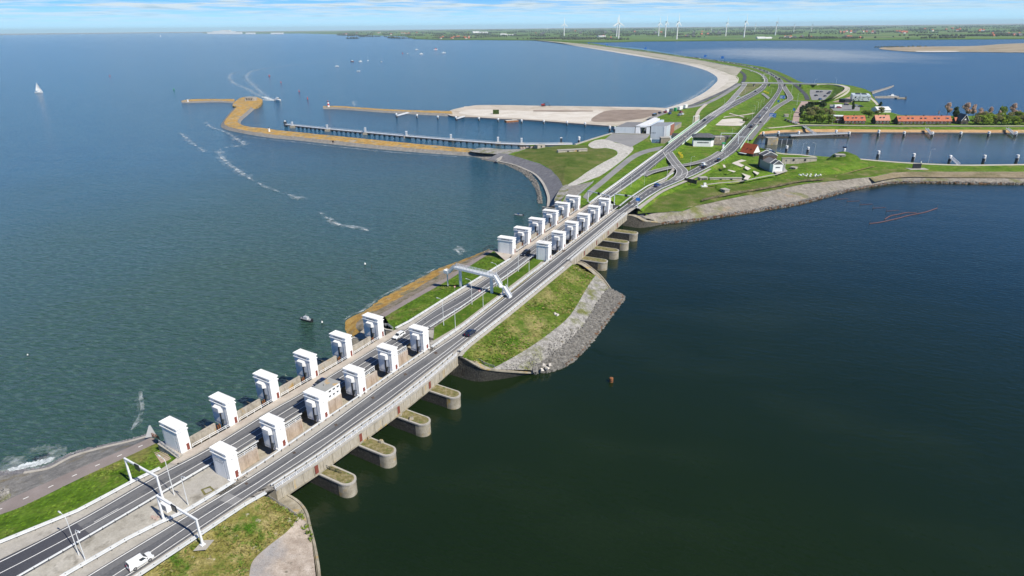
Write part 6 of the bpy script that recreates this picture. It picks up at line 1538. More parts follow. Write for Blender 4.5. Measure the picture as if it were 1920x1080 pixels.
# ---- boats
def boat_hull(L, B, H, mt, root, zk=-.3, nm='hull', deck=None):
    m = MB(); st = [(-.5, .80, 0), (-.2, 1, 0), (.15, .95, .03), (.35, .62, .10), (.46, .25, .18), (.5, .02, .24)]
    vs = []
    for (t, b, s) in st: vs += [(t * L, -b * B / 2, H * (1 + s)), (t * L * .97, -b * B * .36, zk), (t * L * .97, b * B * .36, zk), (t * L, b * B / 2, H * (1 + s))]
    fs = []
    for i in range(len(st) - 1):
        a, b = 4 * i, 4 * i + 4
        fs += [(a, a + 1, b + 1, b), (a + 1, a + 2, b + 2, b + 1), (a + 2, a + 3, b + 3, b + 2), (a + 3, a, b, b + 3)]
    fs += [(0, 3, 2, 1), (20, 21, 22, 23)]
    m.add(vs, fs); return m.build(nm, mt, root, fix=True)
def sailboat(p, top, label, rz, sail=True, L=None, mt=WHITE):
    h = HT(*p, 0, top); L = L or h * .72
    t = thing('sailing_boat', U(*p, 0), rz, label, 'sailing boat', 'sailing boats on the open water')
    boat_hull(L, L * .3, L * .11, mt, t)
    m = MB(); m.box((L * .02, 0, L * .14), (L * .36, L * .17, L * .07), taper=.8); m.build('cabin', WHITE, t)
    m = MB(); m.tube((L * .06, 0, L * .1), (L * .06, 0, h), L * .012, L * .008, 6); m.build('mast', GALV_W, t)
    m = MB(); m.tube((L * .06, 0, L * .22), (-L * .38, 0, L * .24), L * .012, L * .010, 6); m.build('boom', GALV_W, t)
    if sail:
        for nm, P in (('main_sail', [(L * .05, 0, L * .26), (-L * .38, .06 * L, L * .27), (-L * .18, .05 * L, h * .62), (L * .05, 0, h * .97)]), ('jib_sail', [(L * .07, 0, h * .85), (L * .47, 0, L * .16), (L * .0, .12 * L, L * .24), (L * .02, .08 * L, h * .5)])):
            m = MB(); q = [Vector(v) for v in P]; c = sum(q, Vector()) / 4 + Vector((0, L * .05, 0)); k = [v + Vector((0, .03 * L, 0)) for v in q]
            m.add(q + [c], [(i, (i + 1) % 4, 4) for i in range(4)]); m.add(k + [c + Vector((0, .03 * L, 0))], [((i + 1) % 4, i, 4) for i in range(4)]); m.build(nm, WHITE, t)
    return t
sailboat((73, 173.5), 154.5, 'white sailing yacht under full sail alone on the open sea at far left', radians(15))
for i, (x, y, tp, s, lab) in enumerate(((632, 124.5, 114, False, 'small yacht with bare mast left of the yacht trio'), (676, 115.5, 103, False, 'tall masted yacht, leftmost of the trio'), (690, 114, 104, False, 'yacht in the middle of the trio'), (715, 116, 107, False, 'pale green hulled yacht, rightmost of the trio'), (764, 101, 95, False, 'yacht near the red buoy in the bay mouth'), (781, 93, 84, False, 'tallest distant mast in the bay mouth'), (301, 68.5, 65, True, 'tiny distant sail near the horizon, left one'), (318, 69, 66, True, 'tiny distant sail near the horizon, right one'), (386, 71, 68.5, True, 'tiny distant sail below the white town'))):
    sailboat((x, y), tp, lab, radians(20 + i * 37), s)
def motor(p, L, label, rz, cabin=True, mt=WHITE, mt2=WHITE, outb=False):
    t = thing('motor_boat', U(*p, 0), rz, label, 'motor boat')
    boat_hull(L, L * .32, L * .12, mt, t)
    m = MB(); m.box((-.02 * L, 0, L * .13), (L * .8, L * .24, L * .02)); m.build('deck', GREY if mt is not WHITE else WHITE, t)
    if cabin:
        m = MB(); m.box((-L * .02, 0, L * .21), (L * .36, L * .22, L * .15), taper=.82); m.build('cabin', mt2, t)
        m = MB(); m.box((L * .165, 0, L * .235), (.06 * L, L * .19, L * .06)); m.build('windscreen', GLASS, t)
        m = MB(); m.tube((-L * .05, 0, L * .28), (-L * .05, 0, L * .45), .01 * L, .006 * L, 6); m.build('mast', GALV_W, t)
    if outb:
        m = MB(); m.box((-L * .52, 0, L * .13), (L * .08, L * .09, L * .2)); m.build('outboard_motor', DARK, t)
    return t
motor((521, 189), 17, 'white motor yacht rounding the breakwater head with a long foaming wake', radians(-35))
motor((790, 101.5), 16, 'white motor boat in the bay mouth', radians(10)); motor((832, 99.5), 18, 'white speed boat trailing a short wake, right of the yachts', radians(0))
motor((817, 93.5), 22, 'orange topped pilot boat far out in the bay', radians(200), True, WHITE, RED); motor((660, 115.5), 14, 'dark red hulled boat left of the yacht trio', radians(160), True, CAR_R)
motor((672, 133.5), 10, 'tiny fast boat below the yacht trio', radians(0), False)
t = motor((574, 601), 6.4, 'grey workboat with dark deck gear moored near the fifth near seaward tower', ANG((560, 597), (585, 603)) + pi, True, STEEL_D, GALV, True)
t = motor((972, 404.5), 6.0, 'grey inflatable boat on the sea left of the far seaward towers', ANG((964, 403.5), (981, 405)) + pi, False, CAR_S, WHITE, True)
m = MB(); m.box((0, 0, 1.1), (.8, .7, 1.0)); m.build('console', CAR_B, t)
# work pontoon and boat at the lake pier
t = motor((1672, 181.5), 13, 'small white wheelhouse boat moored at the lake pier', radians(170))
t = thing('pontoon', U(1688, 185, 0), 0, 'grey work pontoon at the end of the lake pier', 'pontoon'); m = MB(); m.box((0, 0, .6), (14, 7, 2)); m.build('deck', PIER_CONC, t)
m = MB(); m.tube((-2, 1, 1.6), (-2, 1, 6), .3); m.build('post', CAR_B, t)
t = thing('mooring_pile', U(1697, 187, 0), 0, 'pair of dark piles off the lake pier', 'piles')
for x in (0, 1.5): m = MB(); m.tube((x, 0, -1), (x, 0, 5), .4); m.build('pile', WOOD, t)
# buoys and marks
def buoy(p, h, mt, label, r=None, name='buoy'):
    t = thing(name, U(*p, 0), 0, label, 'buoy', 'buoys'); r = r or h * .3
    m = MB(); m.lathe([(r, -.3), (r, h * .35), (r * .5, h * .5), (r * .25, h * .95), (.02, h)], n=10); m.build('body', mt, t)
    m = MB(); m.lathe([(r * 1.05, .0), (r * 1.05, h * .12)], n=10); m.build('float_ring', DARK, t)
    return t
buoy((505, 143), 4.0, RED, 'orange red buoy in the boat channel, farthest', 1.6); buoy((527, 156), 5, RED, 'red spar buoy in the boat channel, second', .8); buoy((561, 173), 5, RED, 'red spar buoy in the boat channel, third', .8); buoy((577, 187), 5, RED, 'red spar buoy nearest the harbour light', .8)
buoy((326, 169), 4, GREEN_BOX, 'green buoy on the open sea', 1.2); buoy((755, 101), 6, RED, 'distant red buoy among the yachts', 2); buoy((206, 143), 4, RED, 'tiny dark red buoy far out at left', 1)
buoy((604, 605), .9, WHITE, 'small white buoy just right of the workboat', .35); buoy((684.5, 496), 1.2, WHITE, 'small white buoy off the island', .45); buoy((52, 666), .6, WHITE, 'tiny white buoy at the left edge of the sea', .25)
for (x, y, h) in ((658, 524, 2.4), (697, 503, 2.0)):
    m = MB(); m.tube((0, 0, -1), (0, 0, h), .12, .10, 6); o = m.build('stake', WOOD); o.location = U(x, y, 0); tag(o, 'thin wooden stake standing in the sea off the island, %s' % ('lower one' if x < 680 else 'upper one'), 'stake')
t = thing('floating_drum', U(1146, 716, 0), 0, 'rusty brown drum floating alone on the dark lake', 'drum'); m = MB(); m.lathe([(.62, -.4), (.66, .2), (.62, 1.5), (.2, 1.6)], n=12); m.build('body', RUST, t); m = MB(); m.lathe([(.7, .5), (.7, .62)], n=12); m.build('hoop', DARK, t)
# ------------------------------------------------------------------ buildings and harbour works
def frame(p, q, z):
    a, b = U(*p, z), U(*q, z); d = b - a
    return a, atan2(d.y, d.x), d.length
def gable_house(name, p, q, z, top_eave, top_ridge, depth, wallm, roofm, label, cat='house', nwin=4, dormers=(), door=True, chim=1, over=.4, group=None, gable=None, hip=0.0):
    """front wall from p to q (photo base points), ridge parallel to it"""
    a, rz, L = frame(p, q, z); he = HT(*p, z, top_eave); 
    t = thing(name, a, rz, label, cat, group)
    hr = he + depth * .5 * top_ridge
    m = MB(); D = depth
    m.add([(0, 0, -.5), (L, 0, -.5), (L, D, -.5), (0, D, -.5), (0, 0, he), (L, 0, he), (L, D, he), (0, D, he), (0 + hip, D / 2, hr - .12), (L - hip, D / 2, hr - .12)],
          [(0, 1, 5, 4), (1, 2, 6, 5), (2, 3, 7, 6), (3, 0, 4, 7), (5, 6, 9), (7, 4, 8), (4, 5, 9, 8), (6, 7, 8, 9)]); m.build('wall', wallm, t, fix=True)
    o = over; m = MB(); th = .22; sl = (hr - he) / (D / 2)
    for s in (0, 1):
        y0 = -o if s == 0 else D + o; z0 = he - o * sl
        vs = [(-o, y0, z0), (L + o, y0, z0), (L + o - hip, D / 2, hr), (-o + hip, D / 2, hr)]
        vs += [(x, y, zz + th) for x, y, zz in vs]
        m.add(vs, [(0, 1, 2, 3), (4, 7, 6, 5), (0, 4, 5, 1), (1, 5, 6, 2), (2, 6, 7, 3), (3, 7, 4, 0)])
    if hip: m.add([(-o, -o, he - o * sl + th), (-o, D + o, he - o * sl + th), (-o + hip, D / 2, hr + th)], [(0, 2, 1)]); m.add([(L + o, -o, he - o * sl + th), (L + o, D + o, he - o * sl + th), (L + o - hip, D / 2, hr + th)], [(0, 1, 2)])
    rf = m.build('roof', roofm, t, fix=True)
    for k in range(chim):
        x = L * (k + .5) / chim if chim > 1 else L * .5
        m = MB(); m.box((x, D / 2, hr + .4), (.9, .9, 1.4)); m.build('chimney', BRICK_D, rf)
    for fx, w in dormers:
        y = D * .20; zz = he + (hr - he) * .40
        m = MB(); m.box((L * fx, y + .6, zz + .55), (w, 1.6, 1.3)); dm = m.build('dormer', WHITE, rf)
        m = MB(); m.box((L * fx, y - .25, zz + .6), (w * .86, .1, .85)); m.build('pane', GLASS, dm)
        m = MB(); m.box((L * fx, y + .5, zz + 1.26), (w + .3, 2.0, .14)); m.build('dormer_roof', SLATE, dm)
    for i in range(nwin):
        x = L * (i + .5) / nwin
        m = MB(); m.box((x, -.03, he * .55), (min(1.5, L / nwin * .5), .12, he * .42)); w_ = m.build('window_frame', WHITE, t)
        m = MB(); m.box((x, -.10, he * .55), (min(1.5, L / nwin * .5) * .8, .06, he * .34)); m.build('pane', GLASS, w_)
    if door:
        m = MB(); m.box((L * .5 if nwin % 2 == 0 else L * .36, -.05, 1.0), (1.0, .12, 2.0)); m.build('door', RED_DOOR, t)
    if gable:
        for x in (-.05, L + .05):
            m = MB(); m.add([(x, -o, he - o * sl), (x, D / 2, hr), (x, D + o, he - o * sl), (x, -o, he - o * sl + .5), (x, D / 2, hr + .5), (x, D + o, he - o * sl + .5)], [(0, 1, 4, 3), (1, 2, 5, 4)])
            m.add([(x + .2, -o, he - o * sl), (x + .2, D / 2, hr), (x + .2, D + o, he - o * sl), (x + .2, -o, he - o * sl + .5), (x + .2, D / 2, hr + .5), (x + .2, D + o, he - o * sl + .5)], [(3, 4, 1, 0), (4, 5, 2, 1)])
            m.build('barge_board', gable, rf)
    return t, L, he, hr
gable_house('terrace_house', (1683, 233.5), (1783, 233.5), ZM, 226.8, .95, 10, BRICK_D, TILE, 'longest orange roofed terrace with four pairs of dormers on the canal', 'terrace', 14, [(.04, 1.8), (.20, 1.8), (.28, 1.8), (.44, 1.8), (.52, 1.8), (.70, 1.8), (.77, 1.8), (.93, 2.6)], True, 3)
gable_house('terrace_house', (1641, 233), (1667.5, 233), ZM, 225.6, 1.0, 10, BRICK_D, TILE_PALE, 'short faded orange roofed terrace between two longer ones', 'terrace', 4, [(.36, 1.6), (.60, 1.6)], True, 2)
gable_house('terrace_house', (1582.5, 232.8), (1621.7, 232.8), ZM, 226, .95, 10, BRICK_D, TILE, 'bright orange roofed terrace right of the flat roofed house', 'terrace', 6, [(.18, 1.7), (.42, 1.7), (.58, 1.7), (.86, 2.2)], True, 1)
# black gabled cottage: its gable faces the canal
a, rz, L = frame((1801, 233.5), (1814.5, 233.5), ZM); he = HT(1801, 233.5, ZM, 226); hr = HT(1807.5, 233.5, ZM, 215)
t = thing('cottage', a, rz, 'black timber cottage with white edged steep gable at the end of the terraces', 'house')
m = MB(); m.add([(0, 0, -.5), (L, 0, -.5), (L, 0, he), (L / 2, 0, hr), (0, 0, he), (0, 12, -.5), (L, 12, -.5), (L, 12, he), (L / 2, 12, hr), (0, 12, he)], [(0, 1, 2, 3, 4), (9, 8, 7, 6, 5), (0, 4, 9, 5), (1, 6, 7, 2)]); m.build('wall', WOOD, t, fix=True)
m = MB()
for s in (-1, 1):
    x0 = L / 2 + s * (L / 2 + .5); z0 = he - (hr - he) / (L / 2) * .5
    vs = [(L / 2, -.4, hr + .05), (x0, -.4, z0 + .05), (x0, 12.4, z0 + .05), (L / 2, 12.4, hr + .05)]; vs += [(x, y, z + .25) for x, y, z in vs]
    m.add(vs, [(0, 1, 2, 3), (4, 7, 6, 5), (0, 4, 5, 1), (1, 5, 6, 2), (2, 6, 7, 3), (3, 7, 4, 0)])
rf = m.build('roof', SLATE, t, fix=True)
for s in (-1, 1):
    m = MB(); m.tube((L / 2, -.5, hr + .1), (L / 2 + s * (L / 2 + .5), -.5, he - .3), .22, .22, 4); m.build('barge_board', WHITE, rf)
m = MB(); m.box((L / 2, -.05, 1.4), (3.2, .12, 1.8)); m.build('window', GLASS, t); m = MB(); m.box((L / 2, -.05, he + 1.2), (1.6, .12, 1.4)); m.build('window', WHITE, t)
gable_house('shed_annex', (1790.5, 232), (1799, 232), ZM, 227, 1.0, 7, BRICK_D, TILE, 'small orange roofed annex left of the black cottage', 'house', 2, (), False, 0)
# flat roofed house by the thicket
a, rz, L = frame((1563.5, 230.5), (1582, 231), ZM); h = HT(1563.5, 230.5, ZM, 218)
t = thing('flat_roofed_house', a, rz, 'two storey flat roofed house beside the thicket on the canal path', 'house')
m = MB(); m.box((L / 2, 5, h / 2), (L, 10, h)); m.build('wall', BRICK_R, t)
m = MB(); m.box((L / 2, 5, h + .15), (L + .8, 10.8, .35)); m.build('roof', WHITE, t)
for z in (h * .30, h * .75):
    for i in range(4): m = MB(); m.box((L * (i + .5) / 4, -.05, z), (L / 4 * .7, .14, h * .2)); m.build('window', GLASS, t)
m = MB(); m.box((L / 2, -.03, h * .52), (L, .16, .5)); m.build('fascia', WHITE, t)
# white perforated cube building
a, rz, L = frame((1597, 190.5), (1631, 191.5), ZM); h = HT(1597, 190.5, ZM, 178.5); Dp = 34
t = thing('visitor_centre', a, rz, 'white cube shaped building with scattered dark openings near the lake shore', 'building')
m = MB(); m.box((L / 2, Dp / 2, h * .58), (L, Dp, h * .84)); m.build('wall', WHITE_STEEL, t); m = MB(); m.box((L / 2, Dp / 2 + 1, h * .08), (L * .86, Dp * .9, h * .17)); m.build('plinth', GLASS, t)
random.seed(21)
for i in range(34):
    x, z = random.uniform(.03, .97) * L, h * (.20 + .74 * random.random() ** 1.0); s = random.uniform(.5, 1.5)
    m = MB(); m.box((x, -.03, z), (s, .12, s * random.choice((.5, .9)))); m.build('opening', GLASS, t)
for i in range(10):
    y, z = random.uniform(.05, .95) * Dp, h * (.25 + .6 * random.random()); m = MB(); m.box((L + .03, y, z), (.12, 1.0, .8)); m.build('opening', GLASS, t)
m = MB(); m.box((L / 2, Dp / 2, h + .05), (L - .8, Dp - .8, .16)); rf = m.build('roof', PALE_BLUE, t)
for x in (.34, .68):
    m = MB(); m.box((L * x, Dp * .55, h + .5), (L * .26, Dp * .42, .8)); m.build('skylight', STEEL_D, rf)
a, rz, L = frame((1583.5, 193), (1596, 192.5), ZM)
t = thing('annex', a, rz, 'black flat annex left of the white cube building', 'building'); m = MB(); m.box((L / 2, 6, 2.2), (L, 12, 4.6)); m.build('wall', DARK, t); m = MB(); m.box((L / 2, 6, 4.6), (L + .4, 12.4, .25)); m.build('roof', STEEL_D, t); m = MB(); m.box((L * .4, -.05, 1.4), (L * .5, .12, 2.2)); m.build('window', GLASS, t)
# marquee
a, rz, L = frame((1633, 207.5), (1645, 211), ZM); t = thing('marquee', a, rz, 'white marquee tent on the lawn behind the terraces', 'tent')
m = MB(); D_ = 16; hh, hp = 3.2, 6.2
m.add([(0, 0, 0), (L, 0, 0), (L, 0, hh), (L / 2, 0, hp), (0, 0, hh), (0, D_, 0), (L, D_, 0), (L, D_, hh), (L / 2, D_, hp), (0, D_, hh)], [(0, 1, 2, 3, 4), (9, 8, 7, 6, 5), (0, 4, 9, 5), (1, 6, 7, 2)]); m.build('wall', WHITE, t, fix=True)
m = MB(); m.add([(-.4, -.3, hh - .1), (L / 2, -.3, hp + .1), (L / 2, D_ + .3, hp + .1), (-.4, D_ + .3, hh - .1), (L + .4, -.3, hh - .1), (L + .4, D_ + .3, hh - .1)], [(0, 1, 2, 3)[::-1], (1, 4, 5, 2)[::-1]]); m.build('roof', WHITE, t)
# grey hut on the meadow
a, rz, L = frame((1471, 219.5), (1478.5, 219.5), ZM); t = thing('hut', a, rz, 'small pale hut on the meadow left of the brick street', 'hut'); m = MB(); m.box((L / 2, 2, 1.4), (L, 4, 3)); m.build('wall', CONC, t); m = MB(); m.box((L / 2, 2, 3.0), (L + .6, 4.6, .3)); m.build('roof', CONC_WALK, t); m = MB(); m.box((L * .3, -.05, 1.1), (1.2, .12, 2)); m.build('door', GREY, t)
# red roofed bridge keeper's house, long side towards the camera-left
a = U(1387.5, 289.5, ZN); b = U(1411.5, 294, ZN); c = U(1425.5, 290, ZN); dv = b - a; L = dv.length; rz = atan2(dv.y, dv.x); Dp = max(8.0, (c - b).length)
he = HT(1387.5, 289.5, ZN, 283); hr = he + HT(1418.5, 288, ZN + he, 273.5)
t = thing('keepers_house', a, rz, 'red tiled house with white gable beside the lakeward road', 'house')
Y = 9.0
m = MB(); m.box((L / 2, Y / 2, he / 2 - .2), (L, Y, he + .4)); m.build('wall', BRICK_D, t)
m = MB()
for x in (0.0, L - .3): m.add([(x, 0, he), (x, Y, he), (x, Y / 2, hr - .1), (x + .3, 0, he), (x + .3, Y, he), (x + .3, Y / 2, hr - .1)], [(0, 2, 1), (3, 4, 5), (0, 1, 4, 3), (1, 2, 5, 4), (2, 0, 3, 5)])
m.build('gable', WHITE, t, fix=True)
m = MB(); sl = (hr - he) / (Y / 2)
for s in (0, 1):
    y0 = -.6 if s == 0 else Y + .6; z0 = he - .6 * sl; vs = [(-.3, y0, z0), (L + .2, y0, z0), (L + .2, Y / 2, hr), (-.3, Y / 2, hr)]; vs += [(x, y, z + .25) for x, y, z in vs]
    m.add(vs, [(0, 1, 2, 3), (4, 7, 6, 5), (0, 4, 5, 1), (1, 5, 6, 2), (2, 6, 7, 3), (3, 7, 4, 0)])
rf = m.build('roof', TILE_RED, t, fix=True)
for x in (.42, .72): m = MB(); m.box((L * x, Y * .2, he + (hr - he) * .43), (.8, .9, .5)); m.build('skylight', DARK, rf)
for x in (.15, .35): m = MB(); m.box((L * x, -.05, he * .55), (1.6, .14, 1.3)); m.build('window', GLASS, t)
m = MB(); m.box((L * .3, -1.6, he * .62), (L * .5, 3.2, .25)); m.build('veranda_roof', PALE_BLUE, t)
for y in (.25, .75): m = MB(); m.box((L + .05, Y * y, he * .5), (.14, 1.6, 1.5)); m.build('window', GLASS, t)
# grey fort buildings
a, b = U(1423.5, 313, ZN), U(1447, 325, ZN); dv = b - a; L = dv.length; rz = atan2(dv.y, dv.x)
t = thing('fort_building', a, rz, 'dark grey slate roofed fort building with white edged gables on the grassy mound', 'building')
Y = 9.0
m = MB(); m.box((L * .5, Y / 2, 2.6), (L, Y, 7)); m.build('wall', GREY, t)
def gab(x0, x1, he, hr, mt, nm, y0=0, y1=Y, rim=False, parent=t):
    m = MB(); yc = (y0 + y1) / 2
    m.add([(x0, y0 - .2, he), (x1, y0 - .2, he), (x1, yc, hr), (x0, yc, hr), (x0, y1 + .2, he), (x1, y1 + .2, he)], [(0, 1, 2, 3), (3, 2, 5, 4), (0, 3, 4), (1, 5, 2), (0, 4, 5, 1)]); r = m.build(nm, mt, parent, fix=True)
    if rim:
        for x in (x0, x1):
            for (ya, yb) in ((y0 - .3, yc), (y1 + .3, yc)): m = MB(); m.tube((x, ya, he + .1), (x, yb, hr + .25), .28, .28, 4); m.build('barge_board', WHITE, r)
    return r
gab(L * .12, L * .80, 6.1, 8.8, SLATE_L, 'roof')
m = MB(); m.box((L * .02, Y * .62, 4.5), (L * .34, Y * 1.2, 10)); m.build('tall_block', BRICK_D, t); gab(-L * .15, L * .19, 9.5, 12.2, SLATE, 'roof', Y * .02, Y * 1.22, True)
m = MB(); m.box((L * .93, Y * .38, 3.2), (L * .24, Y * .8, 7)); m.build('front_block', PLASTER, t); gab(L * .80, L * 1.05, 6.7, 9.6, SLATE, 'roof', -Y * .02, Y * .78, True)
m = MB(); m.box((L * 1.055, Y * .38, 4.6), (.12, 3.2, .6)); m.build('window_slit', DARK, t)
m = MB(); m.flat(UW([(1447, 318), (1470, 313), (1477, 321), (1458, 327)], ZN + 1.6)); struct('terrace', m, CONC)
t = thing('flagpole', U(1470.5, 322, ZN + 1.5), 0, 'white flagpole with dark pennant beside the grey fort building', 'flagpole'); m = MB(); m.tube((0, 0, 0), (0, 0, 9), .1, .06); m.build('pole', WHITE, t); m = MB(); m.box((.1, 0, 8.2), (.9, .06, 1.4)); m.build('flag', CAR_N, t)
# bunkers and walls
def bunker(label, p, q, z, top, depth, slits=2, name='bunker', mt=CONC_OLD, grass=False):
    a, rz, L = frame(p, q, z); h = max(1.2, HT(*p, z, top)); t = thing(name, a, rz, label, 'bunker', 'concrete fort works')
    m = MB(); m.prism([(0, 0), (L, 0), (L, depth), (0, depth)], -1.5, h, top=[(.1, .15), (L - .1, .15), (L - .1, depth - .15), (.1, depth - .15)]); m.build('wall', mt, t)
    m = MB(); m.box((L / 2, depth / 2, h + .12), (L + .3, depth + .3, .26)); m.build('slab', GRASS if grass else CONC, t)
    for i in range(slits): m = MB(); m.box((L * (i + 1) / (slits + 1), -.02, h * .55), (min(1.4, L * .15), .3, h * .5)); m.build('embrasure', DARK, t)
    return t
bunker('long low concrete wall of the fort right of the grey building', (1466, 304), (1531, 303.5), ZN + 1.5, 297, 2.0, 2)
bunker('long low concrete wall in the meadow left of the grey fort building', (1331, 339.5), (1391, 339), ZN + 1, 334.5, 2.0, 2)
bunker('small grey bunker with three openings by the dark board', (1313, 339.5), (1327, 338.5), ZN + 1, 334, 4, 3)
bunker('concrete bunker with black mouth on top of the grassy mound', (1567, 296.5), (1585, 297), ZN + 3, 291, 6, 1)
bunker('long pale casemate wall on the western fort meadow', (1046.5, 287.5), (1101.5, 284.5), ZN + 1.6, 282.5, 4, 2)
bunker('ruined concrete bunker at the north edge of the western fort meadow', (1008, 279), (1022, 277), ZN + 1.2, 273, 5, 1); bunker('low bunker with dark doorway at the western tip of the fort meadow', (995, 277), (1006, 276), ZN + 1.2, 274, 4, 1, grass=True)
bunker('tiny bunker in the slope below the dark board', (1350, 357.5), (1359, 360.5), ZN + .8, 354, 4, 1); bunker('small embrasure right of the grey fort building', (1481, 317), (1491, 318.5), ZN + 1.5, 313.5, 4, 1)
t = thing('stone_monument', U(1320, 350, ZN + 1), 0, 'white stone monument on the grass below the dark board', 'monument'); random.seed(4); m = MB(); m.box((0, 0, .4), (4, 2.5, .8)); m.box((.4, 0, 1.6), (1.6, 1.2, 2)); m.build('block', WHITE, t)
t = thing('stone_circle', U(1520, 329, ZN + 1.5), 0, 'ring of white stones on the fort meadow', 'stone ring')
for i in range(14):
    m = MB(); an = i * 2 * pi / 14; m.rock((7 * cos(an) * (1 + .2 * sin(3 * an)), 3 * sin(an), .5), .95); m.build('stone', WHITE, t)
t = thing('display_board', U(1718, 316.5, ZN), 0, 'black display board on a pale slab beside the canal towpath', 'board'); m = MB(); m.box((0, 0, 2.2), (6.4, .5, 3.6)); m.build('panel', DARK, t); m = MB(); m.box((0, -1, .15), (14, 6, .3)); m.build('slab', CONC, t)
t = thing('person', U(1726, 309, ZN + .2), 0, 'person in pale top walking on the canal towpath', 'person', scale=1.6)
def person_mesh(parent, top, legs):
    m = MB(); m.lathe([(.10, 0), (.12, .5), (.17, .85)], (-.09, 0, 0), 8); m.lathe([(.10, 0), (.12, .5), (.17, .85)], (.09, .12, 0), 8); m.lathe([(.19, .8), (.20, 1.1), (.24, 1.42), (.09, 1.52), (.09, 1.58), (.12, 1.66), (.10, 1.8), (.02, 1.84)], (0, .05, 0), 10)
    m.path([Vector((-.25, .05, 1.42)), Vector((-.3, .1, 1.12)), Vector((-.26, .2, .9))], .055); m.path([Vector((.25, .05, 1.42)), Vector((.3, 0, 1.12)), Vector((.26, -.1, .9))], .055)
    return m.build('body', top, parent, True)
person_mesh(t, WHITE, DARK)

# ---- lock complex on the harbour side
a, rz, L = frame((1155, 250.6), (1249.5, 252.4), ZN); h = HT(1220, 251.5, ZN, 236)
CORR = mat('corrugated_white', [(.3, (.44, .49, .53)), (.7, (.52, .57, .61))], .3, rough=.6, stretch=(1, 1, .2))
t = thing('lock_hall', a + Vector((0, 0, 0)), rz, 'large white lock building with dark gateway at the head of the harbour', 'building')
back = U(1224, 219, ZN + h) - U(1191, 233.5, ZN + h); Lb = min(back.length, 75)
lb = back.x * cos(-rz) - back.y * sin(-rz), back.x * sin(-rz) + back.y * cos(-rz); k = lb[0] / lb[1]
def skew(x0, x1, y0, y1, z0, z1, mt, nm, par=t):
    m = MB(); m.prism([(x0 + k * y0, y0), (x1 + k * y0, y0), (x1 + k * y1, y1), (x0 + k * y1, y1)], z0, z1); return m.build(nm, mt, par)
skew(-.02 * L, L * .37, 0, Lb * .55, -5, h * .82, CORR, 'wing'); skew(L * .69, L, 0, Lb * .42, -5, h, CORR, 'wing')
skew(L * .665, L * .69, .5, Lb * .42, -5, h * .98, DARK, 'joint_panel'); skew(L * .37, L * .385, .5, 8, -5, h * .9, DARK, 'joint_panel')
skew(L * .385, L * .47, 0, 6, -5, h, WHITE_STEEL, 'portal_leg'); skew(L * .60, L * .665, 0, 6, -5, h, WHITE_STEEL, 'portal_leg'); skew(L * .385, L * .665, 0, 6, h * .82, h + .05, WHITE_STEEL, 'portal_lintel')
skew(L * .385, L * .455, 6, Lb, h * .7, h + .08, WHITE, 'roof_beam'); skew(L * .475, L * .54, 6, Lb * .9, h * .7, h + .08, WHITE, 'roof_beam'); skew(L * .60, L * .665, 6, Lb * .8, h * .6, h * .95, PALE_BLUE, 'roof_beam')
skew(L * .47, L * .60, 14, 16, -5, h * .8, DARK, 'lock_gate'); skew(L * .48, L * .59, 13.6, 14, 1, 4, GALV, 'gate_walkway')
skew(-.01 * L, L * .36, .3, Lb * .54, h * .82, h * .86, SLATE_L, 'roof'); skew(L * .695, L * .995, .3, Lb * .41, h, h + .25, GREY, 'roof')
skew(L * .945, L * 1.0, -.3, .2, -5, h + .1, WHITE, 'corner_pilaster'); skew(L * .99, L * 1.012, 14, Lb * .42, -3, h * .9, BRICK_R, 'brick_side')
for i in range(3): skew(L * (.71 + .03 * i), L * (.722 + .03 * i), -.1, .1, 1.0, 2.0, DARK, 'window')
skew(L * .72, L * .99, Lb * .46, Lb * .95, -1, h * .45, PIER_CONC, 'machine_hall'); skew(L * .72, L * .99, Lb * .46, Lb * .95, h * .45, h * .5, SLATE_L, 'roof')
t = thing('lock_wall', U(1219, 272, 0), 0, 'dark lock approach wall with white end post below the apron', 'wall')
w0, w1, w2 = U(1196, 270, ZN), U(1215.5, 254.5, ZN), U(1219.5, 253.5, ZN)
m = MB(); m.beam([w0, U(1204, 268.5, ZN), w1], .8, -5.6, -.1); wpart(m, 'wall', BRICK_D, t); m = MB(); p = U(1219.5, 271.5, 0); m.box((p.x, p.y, 2.6), (1.6, 1.6, 7)); wpart(m, 'end_post', WHITE, t)
t = thing('lock_pier', U(1246, 268, 0), 0, 'pale concrete lock pier with white edge right of the lock hall', 'pier'); m = MB(); m.box((0, 0, 2.4), (9, 7, 6)); m.build('body', PIER_CONC, t); m = MB(); m.box((5.0, -1, 2.6), (1.0, 5, 6.4)); m.build('edge', WHITE, t); m = MB(); m.box((0, 0, 5.5), (9.4, 7.4, .3)); m.build('top', CONC, t)
# lift bridges: girders and barriers
def side_girder(label, pts, z0, z1, mt, w=.5, name='bridge_girder', cat='bridge girder'):
    W = resample(UW(pts, zroad), 24); t = thing(name, W[0], 0, label, cat); m = MB(); m.beam([p - W[0] for p in W], w, z0, z1); m.build('girder', mt, t)
    m = MB(); m.beam([p - W[0] for p in W], w + .12, z1, z1 + .14); m.build('top_rail', WHITE if mt is not WHITE else GREEN_RAIL, t); return t
side_girder('green barrier along the sea side of the seaward lift bridge', [(1253, 269.5), (1278, 251), (1311, 226)], -2.0, 1.7, GREEN_RAIL)
side_girder('white girder along the lake side of the seaward lift bridge', [(1279, 271), (1301, 252.5), (1324, 235)], -2.4, .9, WHITE)
side_girder('green parapet along the inner side of the lakeward lift bridge', [(1352, 285), (1378, 257.5), (1398, 236)], -2.0, .9, GREEN_RAIL)
side_girder('pale parapet along the canal side of the lakeward lift bridge', [(1388, 277.5), (1404, 254), (1420, 236)], -2.4, .9, WHITE)
